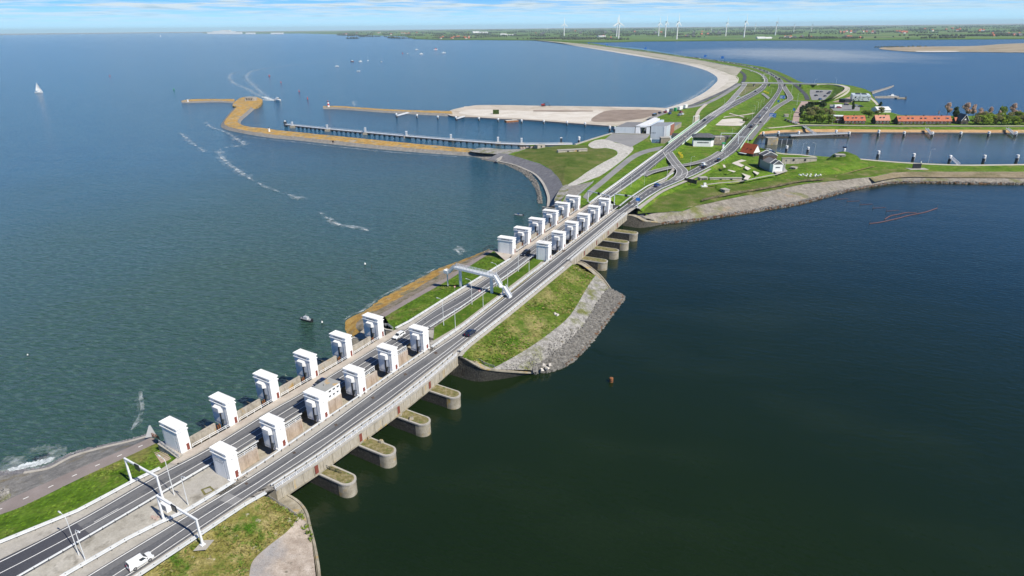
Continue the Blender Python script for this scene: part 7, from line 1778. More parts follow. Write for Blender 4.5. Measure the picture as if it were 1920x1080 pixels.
for (x, y, lab) in ((1408, 254, 'white portal column of the lakeward lift bridge, canal side'), (1414, 244, 'white portal column of the lakeward lift bridge, far canal side'), (1283, 270, 'pale column under the seaward lift bridge')):
    t = thing('bridge_column', U(x, y, 0), 0, lab, 'column'); m = MB(); m.box((0, 0, 3.4), (2.4, 2.0, 7.2)); m.build('column', PLASTER, t); m = MB(); m.box((0, 0, 7.0), (3.0, 2.6, .5)); m.build('cap', CONC, t)
for (p, q, lab) in (((1351, 262), (1384, 262.5), 'signal portal over the lakeward road before the bridge'), ((1384, 269), (1402, 270), 'signal portal beside the red roofed house')):
    make_gantry('signal_portal', p, q, 6.6, 6, lab + ', pale steel', ())
for (x, y) in ((1363.5, 264), (1371.5, 264.5)):
    t = thing('traffic_light', U(x, y, 6.6), 0, 'dark traffic light by the lakeward lift bridge, %s one' % ('left' if x < 1368 else 'right'), 'traffic light'); m = MB(); m.tube((0, 0, 0), (0, 0, 2.2), .1); m.build('pole', STEEL_D, t); m = MB(); m.box((0, 0, 3.0), (1.2, .8, 2.0)); m.build('lamp_box', DARK, t)
# lock control house
a, rz, L = frame((1299.5, 273.2), (1338, 274), ZN + .6); h1 = HT(1299.5, 273.2, ZN + .6, 263); h2 = HT(1299.5, 273.2, ZN + .6, 257); h3 = HT(1299.5, 273.2, ZN + .6, 251.5)
t = thing('lock_control_house', a, rz, 'white lock control house with dark glazed top floor and slate roof between the two roads', 'building')
Y = 12
m = MB(); m.prism([(0, 0), (L * .86, 0), (L, 3), (L, Y), (0, Y)], -1, h1); m.build('wall', PLASTER, t)
m = MB(); m.prism([(-.2, -.2), (L * .86, -.2), (L + .1, 2.8), (L + .1, Y), (-.2, Y)], h1, h2, top=[(-1, -1), (L * .86 + .4, -1), (L + .9, 2.4), (L + .9, Y + .8), (-1, Y + .8)]); m.build('glazed_floor', GLASS_G, t)
m = MB(); m.prism([(-1.4, -1.4), (L * .86 + .6, -1.4), (L + 1.2, 2.2), (L + 1.2, Y + 1.2), (-1.4, Y + 1.2)], h2, h3, top=[(L * .22, Y * .4), (L * .66, Y * .4), (L * .78, Y * .5), (L * .78, Y * .6), (L * .22, Y * .6)]); m.build('roof', SLATE, t)
for i in range(9): m = MB(); m.box((L * (.22 + .062 * i), -.05, h1 * .62), (L * .042, .14, 1.0)); m.build('window', GLASS, t)
t = thing('lock_island', U(1338, 269, 0), 0, 'pale concrete block standing in the channel behind the control house', 'block'); m = MB(); m.box((4, 2, 2.8), (12, 8, 6.6)); m.build('body', PIER_CONC, t); m = MB(); m.box((4, 2, 6.2), (12.4, 8.4, .3)); m.build('top', CONC, t)
t = thing('signal_box', U(1355.5, 279, ZN + .6), 0, 'white signal mast with green box beside the lakeward bridge', 'signal'); m = MB(); m.box((0, 0, 2.2), (1.6, 1.6, 4.4), taper=.8); m.build('column', WHITE, t); m = MB(); m.box((0, 0, 5), (3, 2, 1.2)); m.build('box', GREEN_BOX, t)
# yellow gorse
def shrub(label, pts, z, mt, r, name='flowering_bush', cat='bush', n=26):
    random.seed(int(pts[0][0])); t = thing(name, U(*pts[0], z), 0, label, cat); m = MB(); o = U(*pts[0], z)
    for p in pts:
        c = U(*p, z) - o
        for _ in range(n):
            q = c + Vector((random.gauss(0, r * .5), random.gauss(0, r * .5), abs(random.gauss(0, r * .35)))); s = r * .34
            m.add([q + Vector((random.uniform(-s, s), random.uniform(-s, s), random.uniform(-s, s))) for _ in range(4)], [(0, 1, 2), (0, 2, 3), (0, 3, 1), (1, 3, 2)])
    m.build('foliage', mt, t); return t
shrub('yellow flowering gorse on the grass triangle by the link road', [(1274, 288), (1276, 291), (1278, 295.5)], ZN + .5, YELLOW, 1.6); shrub('yellow flowering gorse below the overpass', [(1434, 173), (1439, 175)], ZM + .5, YELLOW, 2.6)
# viaduct
W = resample(UW([(1391, 155.5), (1440, 155.8), (1490, 156.6), (1531, 157.6)], 9.6), 30)
t = thing('overpass', W[0] * 1.0 - Vector((0, 0, W[0].z)), 0, 'slender grey overpass carrying a side road over both carriageways', 'overpass')
W2x = [p - Vector(t.location) for p in W]
m = MB(); m.beam(W2x, 8, -1.1, .1); m.build('deck', CONC_OLD, t)
for s in (-1, 1): m = MB(); m.beam(offset(W2x, s * 3.9), .25, .1, 1.0); m.build('parapet', GALV, t)
for i in (5, 11, 17, 23): p = W2x[i]; m = MB(); m.box((p.x, p.y, 3.4), (1.4, 6, 10.4)); m.build('pier', CONC_OLD, t)

# ---- dolphins, jetties, gangways
def make_dolphin(h, cap=WHITE):
    t = thing('mooring_dolphin', (0, 0, 0)); m = MB(); m.lathe([(.85, -1), (.85, h * .55)], n=10); m.build('pile', STEEL_D, t); m = MB(); m.lathe([(.95, h * .55), (.95, h - .3), (.7, h)], n=10); m.build('cap', cap, t)
    m = MB(); m.box((.6, -.7, h * .45), (.3, .3, h * .7)); m.build('ladder', GALV, t); return t
DO = make_dolphin(6.0); ud = []
South = [(1474, 284.5, 273), (1514, 286, 275.5), (1581, 291, 277.5), (1645, 296.5, 282.5), (1711, 301.5, 287.5), (1779, 305.5, 291), (1843, 304.5, 290.5), (1905, 303.5, 290)]
North = [(1430, 257.5, 247), (1458.5, 257, 246), (1496.5, 256.5, 246), (1566.5, 254.5, 243.5), (1591, 257, 247), (1645.7, 256.5, 243.5), (1694, 256.5, 246.5), (1747, 256.5, 247), (1800, 257, 247), (1852.5, 256.5, 246.5), (1903, 256.5, 246.5)]
for i, (x, y, tp) in enumerate(South):
    h = HT(x, y, 0, tp); place(DO, ud, U(x, y, 0), 0, 'white capped mooring dolphin in the canal near the south bank, %s from the red roofed house' % ORD2(i) if False else 'white capped mooring dolphin by the south canal bank, %s counting from the lift bridge' % (['first', 'second', 'third', 'fourth', 'fifth', 'sixth', 'seventh', 'eighth'][i]), 'dolphin', 'mooring dolphins', (1.3, 1.3, h / 6))
for i, (x, y, tp) in enumerate(North):
    h = HT(x, y, 0, tp); place(DO, ud, U(x, y, 0), 0, 'dark mooring dolphin by the orange north canal bank, %s counting from the lift bridge' % (['first', 'second', 'third', 'fourth', 'fifth', 'sixth', 'seventh', 'eighth', 'ninth', 'tenth', 'eleventh'][i]), 'dolphin', 'mooring dolphins', (1.25, 1.25, h / 6))
Harb = [(743.5, 219.5, 212), (782, 221.5, 214), (821, 223.5, 217), (855, 225, 218), (898, 226.5, 219.5), (934, 228.5, 221.5), (978, 231.5, 224), (1019.5, 232.5, 225), (1063, 235, 227), (1097, 237.5, 229.5), (1143, 247, 236), (1152.5, 248, 237)]
for i, (x, y, tp) in enumerate(Harb):
    h = HT(x, y, 0, tp); place(DO, ud, U(x, y, 0), 0, 'mooring dolphin along the harbour sand spit, %s counting from the lichen covered mole' % (['first', 'second', 'third', 'fourth', 'fifth', 'sixth', 'seventh', 'eighth', 'ninth', 'tenth', 'eleventh', 'twelfth'][i]), 'dolphin', 'mooring dolphins', (1.3, 1.3, h / 6))
place(DO, ud, U(1085.5, 270, 0), 0, 'single mooring dolphin beside the landward end of the harbour jetty', 'dolphin', 'mooring dolphins', (1.3, 1.3, 1.2))
t = thing('lantern', U(1581, 291, 0) + Vector((0, 0, HT(1581, 291, 0, 277.5))), 0, 'dark lantern box on top of the third south canal dolphin', 'lantern'); m = MB(); m.box((0, 0, .8), (2.4, 2, 1.4)); m.build('box', CAR_N, t); m = MB(); m.tube((0, 0, 0), (0, 0, .3), .5); m.build('base', DARK, t)
def gangway(label, p, zp, q, zq, w=1.8):
    a, b = U(*p, zp), U(*q, zq); t = thing('gangway', a, 0, label, 'gangway', 'white gangways'); d = b - a
    m = MB(); m.beam([Vector(), d], w, -.35, 0); m.build('deck', GALV, t)
    for s in (-1, 1):
        m = MB(); m.beam(offset([Vector(), d], s * w / 2), .14, .75, 1.1); m.build('handrail', WHITE_STEEL, t); m = MB(); m.beam(offset([Vector(), d], s * w / 2), .1, 0, .3); m.build('handrail', WHITE_STEEL, t)
    m = MB(); m.box((d.x, d.y, d.z / 2 - zq / 2 - .6), (.6, .6, max(1, zq + 1))); m.build('post', WOOD, t); return t
gangway('white gangway down to the timber canal jetty', (1507, 237), ZM + .4, (1528, 251), 2.4, 2.4); gangway('white gangway to the eighth north canal dolphin', (1737, 241), ZM, (1746, 252), 3.0, 2.2); gangway('white gangway to the last north canal dolphin', (1888, 240.5), ZM, (1902, 252), 3.0, 2.2)
gangway('white gangway from the south towpath to the sixth dolphin', (1797, 308.5), ZN, (1783, 296), 4.2, 2.2); gangway('gangway from the mole to the first harbour dolphin', (766, 211.5), 2.2, (745, 217), 2.8, 2.2); gangway('gangway from the spit to the fourth harbour dolphin', (870.5, 218.5), 2.0, (857, 222.5), 2.8, 2.2)
# canal jetty
def jetty(label, pts, z, w, step, towers, deckm, railm, ph=1.1):
    W = resample(UW(pts, z), 60); t = thing('jetty', Vector((W[0].x, W[0].y, 0)), 0, label, 'jetty'); K = [p - Vector(t.location) for p in W]
    m = MB(); m.beam(K, w, -.8, 0); m.build('deck', deckm, t)
    m = MB(); m.beam(offset(K, w / 2 + .15), .35, -1.5, -.6); m.build('fender_beam', WOOD, t)
    for s in (-1, 1):
        m = MB(); m.beam(offset(K, s * w / 2), .16, ph - .14, ph); m.build('handrail', railm, t); m = MB(); m.beam(offset(K, s * w / 2), .12, ph * .5 - .1, ph * .5); m.build('handrail', railm, t)
    for p, an in along(K, step, 1)[:95]:
        m = MB(); m.box((p.x, p.y, (z - 1) / 2 - .4), (.55, w * .9, z + 1), rz=an); m.build('pile', WOOD, t)
    return t, K
jetty('long timber mooring jetty in the canal below the thicket', [(1482, 254), (1530, 252), (1590, 249.5)], 2.4, 2.4, 5, (), GALV, GALV)
t = thing('fender_boom', U(1418, 258, 0), 0, 'low dark floating fender boom at the lift bridge end of the canal jetty', 'boom'); d = U(1590, 258, 0) - U(1418, 258, 0); m = MB(); m.beam([Vector(), d], 1.6, -.4, 1.0); m.build('boom', WOOD, t); m = MB(); m.beam([Vector(), d], .3, 1.0, 1.4); m.build('rail', STEEL_D, t)
jt, JK = jetty('long white railed guide jetty through the harbour', [(536, 233), (614, 241), (685, 247.5), (762, 254.5), (846, 261.5), (934, 268), (978, 270), (1030, 270), (1073, 269.5)], 2.6, 3.0, 7, (), WHITE, WHITE)
for i, (x, y, tp) in enumerate(((549, 240, 229), (614.5, 246.5, 234.5), (685.7, 252.5, 240), (762.7, 259, 246.5), (846, 265, 252.5), (934, 271, 257.5), (978, 273, 259.5), (1052, 272.5, 258.5))):
    h = HT(x, y, 0, tp); t = thing('jetty_tower', U(x, y, 0), 0, 'pale tower pile on a concrete block of the harbour jetty, %s from the open end' % (['first', 'second', 'third', 'fourth', 'fifth', 'sixth', 'seventh', 'eighth'][i]), 'tower pile', 'tower piles of the harbour jetty')
    m = MB(); m.box((0, 0, 1.0), (5.5, 3.6, 3)); m.build('block', PIER_CONC, t); m = MB(); m.box((0, 0, h / 2 + .6), (1.9, 1.9, h - 1.2), taper=.9); m.build('column', GALV if i < 7 else STEEL_D, t); m = MB(); m.box((0, 0, h + .1), (2.2, 2.2, .4)); m.build('cap', WHITE, t)
t = thing('jetty_light', U(535.5, 236, 0), 0, 'signal post on dark piles at the open end of the harbour jetty', 'light'); h = HT(535.5, 236, 0, 227); m = MB(); m.box((0, 0, 2), (3, 3, 6)); m.build('pile_block', STEEL_D, t); m = MB(); m.tube((0, 0, 5), (0, 0, h), .6); m.build('mast', GALV, t); m = MB(); m.box((0, 0, h), (1.6, 1.6, 1.2)); m.build('lamp', WHITE, t)
# harbour lights
h = HT(616, 200.5, 2, 188.5); t = thing('lighthouse', U(616, 200.5, 2), 0, 'small white and red banded lighthouse on the tip of the lichen covered mole', 'lighthouse')
for i, (r0, r1, m_) in enumerate(((1.7, 1.5, WHITE), (1.5, 1.35, RED), (1.35, 1.2, WHITE))): m = MB(); m.lathe([(r0, h * .26 * i), (r1, h * .26 * (i + 1))], n=12); m.build('tower_band', m_, t)
m = MB(); m.lathe([(1.7, h * .78), (1.7, h * .80)], n=12); m.build('gallery', DARK, t); m = MB(); m.lathe([(.9, h * .8), (.9, h * .92)], n=12); m.build('lantern_room', GLASS, t); m = MB(); m.lathe([(1.2, h * .92), (.1, h)], n=12); m.build('dome', RED, t)
for (x, y, tp, lab) in ((352.5, 191, 184.5, 'white harbour light on the western arm of the breakwater'), (476, 187, 179.5, 'white harbour light on the breakwater head'), (505, 247, 238.5, 'small white beacon on the long breakwater'), (624.5, 267, 263.5, 'dark little sign on the long breakwater')):
    h = HT(x, y, 2.5, tp); t = thing('harbour_beacon', U(x, y, 2.5), 0, lab, 'beacon'); m = MB(); m.lathe([(1.1, 0), (.9, h * .7), (1.3, h * .72), (1.3, h * .78)], n=10); m.build('tower', WHITE if 'dark' not in lab else BRICK_D, t); m = MB(); m.lathe([(.7, h * .78), (.7, h * .95), (.1, h)], n=10); m.build('lamp', GLASS, t)
bunker('low concrete bunker on the breakwater head', (459, 189.5), (476, 189.5), 2.5, 183, 12, 3)
t = thing('barge', U(959, 228.5, 0), ANG((948, 228.5), (970, 227), 0), 'rust brown flat barge lying against the sand spit', 'barge'); m = MB(); m.box((0, 0, .8), (16, 7, 2.2)); m.build('hull', RUST, t); m = MB(); m.box((0, 0, 1.95), (15, 6, .2)); m.build('deck', SAND, t); m = MB(); m.box((5, 4, 2.0), (4, 10, .3), rz=-.3); m.build('ramp', CONC, t)
t = thing('brick_stack', U(978, 279.5, 4.1), .2, 'rows of reddish block pallets on the shore terrace', 'block stack'); random.seed(9)
for i in range(12): m = MB(); m.box(((i % 6) * 2.6, (i // 6) * 2.2, .7), (1.8, 1.3, 1.4)); m.build('block_pallet', CONC_PINK, t)
# dolphin block in the canal by the lift bridge
t = thing('guard_pier', U(1444, 270.5, 0), 0, 'round ended concrete guard pier in the canal beside the red roofed house', 'pier'); m = MB(); m.prism([(-4, -3)] + [(4 + 3 * sin(pi * i / 8), -3 * cos(pi * i / 8)) for i in range(9)] + [(-4, 3)], -1, 6.4); m.build('body', PIER_CONC, t); m = MB(); m.box((0, 0, 6.6), (10, 6.2, .35)); m.build('top', CONC, t)
t = thing('floating_screen', U(1461, 270.5, 0), 0, 'dark slatted guide screen right of the concrete guard pier', 'screen'); m = MB(); m.box((5, 0, 2.2), (16, .6, 4.6)); m.build('panel', STEEL_D, t)
for x in (-3, 2, 7, 12.5): m = MB(); m.box((x, -.4, 2.4), (.4, .3, 5.2)); m.build('post', GALV, t)
t = thing('landing_stage', U(1429, 281, ZN), 0, 'dark railed landing stage behind the red roofed house', 'landing stage'); m = MB(); m.box((2, 3, -.2), (14, 5, .4)); m.build('deck', GALV, t)
for i in range(6): m = MB(); m.box((-4.6 + i * 2.7, .7, .9), (.15, .15, 1.8)); m.build('post', STEEL_D, t)
m = MB(); m.box((2, .7, 1.8), (14, .15, .15)); m.build('handrail', STEEL_D, t)
# ------------------------------------------------------------------ trees, stones, far country
def tree_mesh(nm, seed, h, r, mt, base=.28, n=900, leaf=.5, sparse=1.0, conic=False, lumps=9):
    R = random.Random(seed); root = thing(nm, (0, 0, 0))
    m = MB(); top = h * .62; m.tube((0, 0, -.3), (0, 0, h * base), .055 * r + .10, .045 * r + .08, 7); m.tube((0, 0, h * base), (R.uniform(-.3, .3), R.uniform(-.3, .3), top), .045 * r + .08, .04, 6)
    L = []
    for i in range(lumps):
        if conic: t = i / max(1, lumps - 1); z = h * (base + (1 - base) * t); rr = r * (1.05 - .85 * t); a = R.random() * 6.28; c = Vector((cos(a) * rr * .45, sin(a) * rr * .45, z)); L.append((c, r * (.55 - .30 * t)))
        else:
            a = R.random() * 6.28; z = h * (base + .12 + (.78 - base) * R.random() ** .8); f = 1 - abs((z / h - .55)) * .9; d = r * .62 * f * sqrt(R.random()); L.append((Vector((cos(a) * d, sin(a) * d, z)), r * R.uniform(.34, .55)))
    for c, lr in L: m.tube((0, 0, h * base + (c.z - h * base) * .35), tuple(c), .03 * r + .03, .02, 5)
    m.build('trunk', BARK, root)
    m = MB()
    for _ in range(n):
        c, lr = R.choice(L); u = Vector((R.gauss(0, 1), R.gauss(0, 1), R.gauss(0, 1))).normalized(); d = lr * (R.random() ** .38) * sparse
        p = c + Vector((u.x * d, u.y * d, u.z * d * .85)); s = leaf * R.uniform(.6, 1.4); a = Vector((R.gauss(0, 1), R.gauss(0, 1), R.gauss(0, 1))).normalized(); b = a.orthogonal().normalized() * s; e = a.cross(b).normalized() * s * R.uniform(.6, 1)
        m.add([p - b - e * .4, p + b - e, p + b * .7 + e, p - b * .6 + e * .9], [(0, 1, 2, 3)])
    m.build('crown', mt, root); return root
PROTO = {
 'dark': [tree_mesh('pine_tree', 1, 12, 4.6, LEAF_DARK, .18, 1000, .55), tree_mesh('pine_tree', 2, 12, 4.0, LEAF_DARK, .22, 1000, .5, conic=True)],
 'mid': [tree_mesh('broadleaf_tree', 3, 10, 4.6, LEAF_MID, .14, 1000, .5), tree_mesh('broadleaf_tree', 4, 10, 4.2, LEAF_MID, .16, 900, .5)],
 'bright': [tree_mesh('leafy_bush', 5, 8, 4.6, LEAF_BRIGHT, .06, 900, .45), tree_mesh('leafy_bush', 6, 8, 4.2, LEAF_BRIGHT, .06, 900, .45)],
 'brown': [tree_mesh('bare_tree', 7, 14, 4.6, LEAF_BROWN, .20, 1500, .42, 1.05), tree_mesh('bare_tree', 8, 14, 4.2, LEAF_BROWN, .22, 1400, .42, 1.05)],
 'olive': [tree_mesh('budding_tree', 9, 9, 4.4, LEAF_OLIVE, .10, 900, .42), tree_mesh('budding_tree', 10, 9, 4.6, LEAF_OLIVE, .10, 900, .42)]}
HGT = {'dark': 12, 'mid': 10, 'bright': 8, 'brown': 14, 'olive': 9}
utree = {k: [[], []] for k in PROTO}
random.seed(31)
def tree(kind, p, top, label, wide=1.0, z=ZM, group=None):
    h = HT(*p, z, top); k = random.randint(0, 1); s = h / HGT[kind]
    place(PROTO[kind][k], utree[kind][k], U(*p, z), random.random() * 6.28, label, 'bush' if kind == 'bright' else 'tree', group, (s * wide, s * wide, s))
TH = 'trees of the thicket by the brick street'
for (k, x, y, tp, w, lab) in (
 ('dark', 1503, 212, 196, 1.1, 'dark pine at the upper left corner of the thicket'), ('dark', 1500, 219, 204, 1.0, 'dark pine on the left edge of the thicket'), ('dark', 1512, 208, 193, 1.0, 'dark pine in the back row of the thicket, left'), ('dark', 1521, 205, 189.5, 1.1, 'tallest dark pine at the back of the thicket'), ('dark', 1542, 204, 189, 1.4, 'broad dark pine standing right of the thicket back row'),
 ('olive', 1514, 220, 203, 1.3, 'brownish tree in the middle of the thicket, left'), ('olive', 1528, 217, 200, 1.4, 'brownish tree in the middle of the thicket'), ('olive', 1543, 218, 202, 1.4, 'brownish tree in the middle of the thicket, right'), ('olive', 1556, 221, 205, 1.3, 'brownish tree at the right end of the thicket'),
 ('mid', 1505, 230, 214, 1.2, 'green tree at the front left corner of the thicket'), ('bright', 1517, 231.5, 216, 1.3, 'bright green bush in the thicket front, left'), ('mid', 1530, 232, 214, 1.3, 'green tree in the thicket front, middle'), ('bright', 1541, 232, 216, 1.4, 'bright green bush in the thicket front, middle right'), ('mid', 1553, 232, 215, 1.3, 'green tree in the thicket front, right'), ('bright', 1560, 232, 219, 1.0, 'bright bush at the right corner of the thicket'),
 ('olive', 1522, 225, 208, 1.3, 'olive tree in the heart of the thicket'), ('mid', 1536, 224, 206, 1.2, 'mid green tree in the heart of the thicket'), ('bright', 1522, 218, 208, 1.0, 'yellowish bush inside the thicket')):
    tree(k, (x, y), tp, lab, w, group=TH)
for (k, x, y, tp, w, lab) in (
 ('dark', 1598, 206, 189, .9, 'lone dark pine in front of the white cube building'), ('dark', 1650, 203, 191.5, 1.5, 'dark round pine at the lake shore behind the marquee'), ('olive', 1652, 213, 201, 1.4, 'olive bush at the lake shore beside the dark pine'), ('olive', 1645, 214, 206, 1.3, 'olive bush behind the short terrace'), ('mid', 1628, 221, 208, 1.5, 'green tree in the gap between two terraces'), ('mid', 1620, 217, 207, 1.4, 'green tree behind the bright orange terrace'), ('bright', 1634, 231, 224, 1.0, 'bright bush in the gap left of the short terrace'), ('mid', 1673, 231, 224, 1.2, 'hedge bush between short and long terrace'),
 ('brown', 1759, 216, 208, .8, 'small bare tree behind the long terrace'), ('brown', 1775, 219, 192.5, .95, 'tall bare tree at the right end of the long terrace'), ('dark', 1789, 226, 198, .75, 'dark pine between long terrace and black cottage'), ('brown', 1809, 222, 192.5, 1.05, 'tallest bare tree behind the black cottage'), ('brown', 1823, 222, 196, .9, 'bare tree right of the black cottage'), ('brown', 1836, 226, 201, 1.0, 'grey bare tree in the row beyond the cottage'), ('brown', 1853, 224, 200.5, .9, 'bare tree rising from the bright bushes, middle'), ('mid', 1878, 224, 200.5, .9, 'round green tree rising above the bright bushes'), ('brown', 1896, 224, 194, .85, 'tall bare tree near the right edge'), ('brown', 1872, 226, 206, .8, 'thin bare tree left of the round green one'), ('brown', 1907, 226, 206, .8, 'thin bare tree at the right edge')):
    tree(k, (x, y), tp, lab, w)
random.seed(17); BR = 'bushes along the canal path right of the cottage'
pos = ['first', 'second', 'third', 'fourth', 'fifth', 'sixth', 'seventh', 'eighth', 'ninth']
for i in range(9):
    x = 1831 + i * 11.5; k = ['olive', 'bright', 'bright', 'olive', 'bright', 'mid', 'bright', 'olive', 'bright'][i]
    tree(k, (x, 233.5), 217 + random.uniform(-3, 2), '%s bush in the front row right of the cottage, %s from it' % ({'olive': 'olive', 'bright': 'bright green', 'mid': 'dark green'}[k], pos[i]), 1.35, group=BR)
for i in range(7):
    x = 1838 + i * 14; k = ['olive', 'mid', 'olive', 'bright', 'olive', 'mid', 'olive'][i]
    tree(k, (x, 227), 211 + random.uniform(-3, 3), '%s bush in the back row right of the cottage, %s from it' % ({'olive': 'olive', 'bright': 'bright green', 'mid': 'dark green'}[k], pos[i]), 1.3, group=BR)
for i, (x, y, k) in enumerate(((1688, 234), (1700, 234), (1713, 234), (1724, 234), (1737, 234), (1750, 234), (1764, 234), (1778, 234), (1592, 233.5), (1604, 233.5), (1615, 233.5)) and [(1690, 234.3, 'bright'), (1712, 234.3, 'mid'), (1733, 234.3, 'bright'), (1757, 234.3, 'mid'), (1776, 234.3, 'bright'), (1595, 233.8, 'mid'), (1612, 233.8, 'mid')]):
    tree(k, (x, y), y - 4, 'low garden hedge bush before the %s, %s' % ('long terrace' if x > 1650 else 'bright orange terrace', ['first from the left', 'second', 'middle', 'fourth', 'last', 'left one', 'right one'][i]), 1.3)
for i, (x, y, tp) in enumerate(((566, 236, 231), (1397, 230, 220), (1402, 228, 222))[1:]):
    tree('mid', (x, y), tp, 'scrub bush beside the sand patch, %s' % ('left' if i == 0 else 'right'), 1.2)
# weeds on the near bank
random.seed(13)
WEEDS = [(451, 1060), (436, 1043), (505, 999), (513, 1006), (548, 985), (556, 976), (472, 985), (430, 1020), (458, 1002), (482, 1010), (420, 1040), (447, 1012)]
for i, (x, y) in enumerate(WEEDS):
    shrub('small green weed clump on the dry near bank, %s' % ['lowest', 'left low', 'beside the gravel edge', 'right by the gravel edge', 'upper right', 'at the wall corner', 'upper middle', 'left of centre', 'centre', 'centre right', 'far left', 'middle'][i], [(x, y)], 5.4 if x > 500 else 6.0, LEAF_BRIGHT, .55, 'weed_clump', 'weed', 16)
shrub('leafy green creeper hanging over the curved near wall', [(575, 990), (578, 1000), (583, 1010), (566, 972), (560, 966)], 4.2, LEAF_BRIGHT, .9, 'creeper', 'creeper', 24)
# riprap
def rocks(name, A, B, zA, zB, n, r0, r1, mt, seed, label=None):
    R = random.Random(seed); WA, WB = resample(smooth(UW(A, zA), 4), 120), resample(smooth(UW(B, zB), 4), 120); m = MB(); random.seed(seed)
    for _ in range(n):
        i = R.uniform(0, 118.9); f = R.random(); k = int(i); p = WA[k].lerp(WA[k + 1], i - k).lerp(WB[k].lerp(WB[k + 1], i - k), f); m.rock((p.x, p.y, p.z + .05), R.uniform(r0, r1))
    o = m.build(name, mt); o['kind'] = 'stuff'; return o
rocks('riprap', [(1000, 694)] + ER[1:], EWt, 1.9, -.1, 2300, .6, 1.5, ROCKM, 1)
rocks('riprap', [(p[0] - 3, p[1] - 1.5) for p in EWt[2:]], EWt[2:], .3, -.2, 420, .45, 1.0, ROCK_RUST, 2)
rocks('riprap', [(945, 300), (960, 308), (983, 318), (997, 328), (1007, 342), (1012, 358), (1016, 380)], [(935, 304), (955, 313), (975, 323), (990, 335), (1000, 348), (1007, 362), (1009, 382)], .6, -.2, 900, .6, 1.5, ROCKM, 3)
rocks('riprap', [(905, 297), (925, 301), (945, 305)], [(900, 299), (925, 304), (945, 309)], .4, -.1, 220, .4, 1.0, ROCKM, 4)
rocks('riprap', WS1, WS, .9, -.1, 900, .5, 1.3, ROCK_RUST, 5)
rocks('riprap', WS1, WS, .9, -.1, 900, .5, 1.4, ROCKM, 15)
rocks('riprap', [(p[0], p[1] - 3) for p in WS1], WS1, 1.3, .9, 900, .4, 1.0, ROCKM, 6)
rocks('riprap', EH[:4], ER[:4], 4.3, 2.2, 500, .15, .4, STONE, 7)
rocks('shore_stones', ST1, WL1, .9, -.1, 700, .25, .7, STONE_DARK, 8)
rocks('bank_rubble', [(-60, 966), (0, 941), (20, 930)], [(-60, 940), (0, 915), (14, 918)], 4.6, 3.6, 260, .2, .6, STONE_PALE, 9)
# foam on the water
def foam_mat(name, dens, sc, a=.85):
    m = bpy.data.materials.new(name); m.use_nodes = True; N, L = m.node_tree.nodes, m.node_tree.links; b = N['Principled BSDF']; b.inputs['Base Color'].default_value = (.72, .78, .80, 1); b.inputs['Roughness'].default_value = .9
    g = N.new('ShaderNodeNewGeometry'); n = N.new('ShaderNodeTexNoise'); n.inputs['Scale'].default_value = sc; n.inputs['Detail'].default_value = 7; n.inputs['Roughness'].default_value = .65; L.new(g.outputs['Position'], n.inputs['Vector'])
    r = N.new('ShaderNodeMapRange'); r.inputs[1].default_value = .5 - dens * .2 + .02; r.inputs[2].default_value = .72 - dens * .2; r.inputs[4].default_value = a; L.new(n.outputs[0], r.inputs[0]); L.new(r.outputs[0], b.inputs['Alpha']); return m
FOAM, FOAM_T = foam_mat('foam', .9, .35), foam_mat('foam_thin', .34, .15, .46)
FOAM_S = foam_mat('foam_spread', .24, .10, .20)
def foam(pts, w, mt=FOAM, n=80):
    W = resample(smooth(UW(pts, .12), 5), n); R = random.Random(int(pts[0][0] * 7 + pts[0][1]))
    wd = [w * (.55 + .9 * (.5 + .5 * mnoise.noise(Vector((i * .23, pts[0][0], 0))))) for i in range(n)]
    for k, m_, z in ((1.7, FOAM_S, 0), (.62, mt, .02)):
        A, B = [], []
        for i, p in enumerate(W):
            a = W[max(i - 1, 0)]; b = W[min(i + 1, n - 1)]; t = (b - a).normalized(); s = Vector((t.y, -t.x, 0)) * wd[i] * k / 2 * min(1, 8 * i / n + .15, 8 * (n - 1 - i) / n + .15)
            A.append(p - s + Vector((0, 0, z))); B.append(p + s + Vector((0, 0, z)))
        m = MB(); m.sheet(A, B, 0, 2); o = m.build('foam', m_); o['kind'] = 'stuff'
foam([(520, 189), (505, 186.5), (480, 176), (462, 166), (442, 158), (433, 150), (430, 143), (438, 137), (470, 131)], 9, FOAM_T); foam([(520, 189), (503, 182), (487, 171), (476, 160), (465, 150), (463, 143), (472, 134), (500, 128), (560, 121), (630, 114)], 10, FOAM_T)
foam([(518, 188.5), (505, 185.5), (493, 181)], 14); foam([(519, 189), (506, 188), (492, 187)], 9)
foam([(385, 228), (396, 238), (426, 249), (446, 262)], 4, FOAM_T); foam([(440, 258), (452, 265), (457, 269), (448, 273), (420, 277)], 7, FOAM_T); foam([(413, 278), (412, 288), (425, 304), (446, 319), (472, 337)], 6, FOAM_T); foam([(472, 337), (505, 353), (545, 366), (566, 376)], 2.5, FOAM_T); foam([(548, 366), (556, 369), (567, 377)], 5, FOAM_T); foam([(598, 396), (615, 410), (640, 422), (690, 432)], 2.6, FOAM_T); foam([(618, 408), (632, 419), (642, 423)], 4, FOAM_T); foam([(645, 424), (665, 424), (692, 433)], 2.2, FOAM_T)
foam([(338, 248), (353, 262), (368, 274)], 5, FOAM_T); foam([(372, 276), (378, 279), (382, 285)], 5, FOAM_T); foam([(262, 728), (264, 745), (267, 765), (260, 785), (246, 806)], 1.8, FOAM_T); foam([(853, 466), (860, 473), (863, 479)], 2, FOAM_T); foam([(857, 461), (866, 467), (873, 473)], 2, FOAM_T)
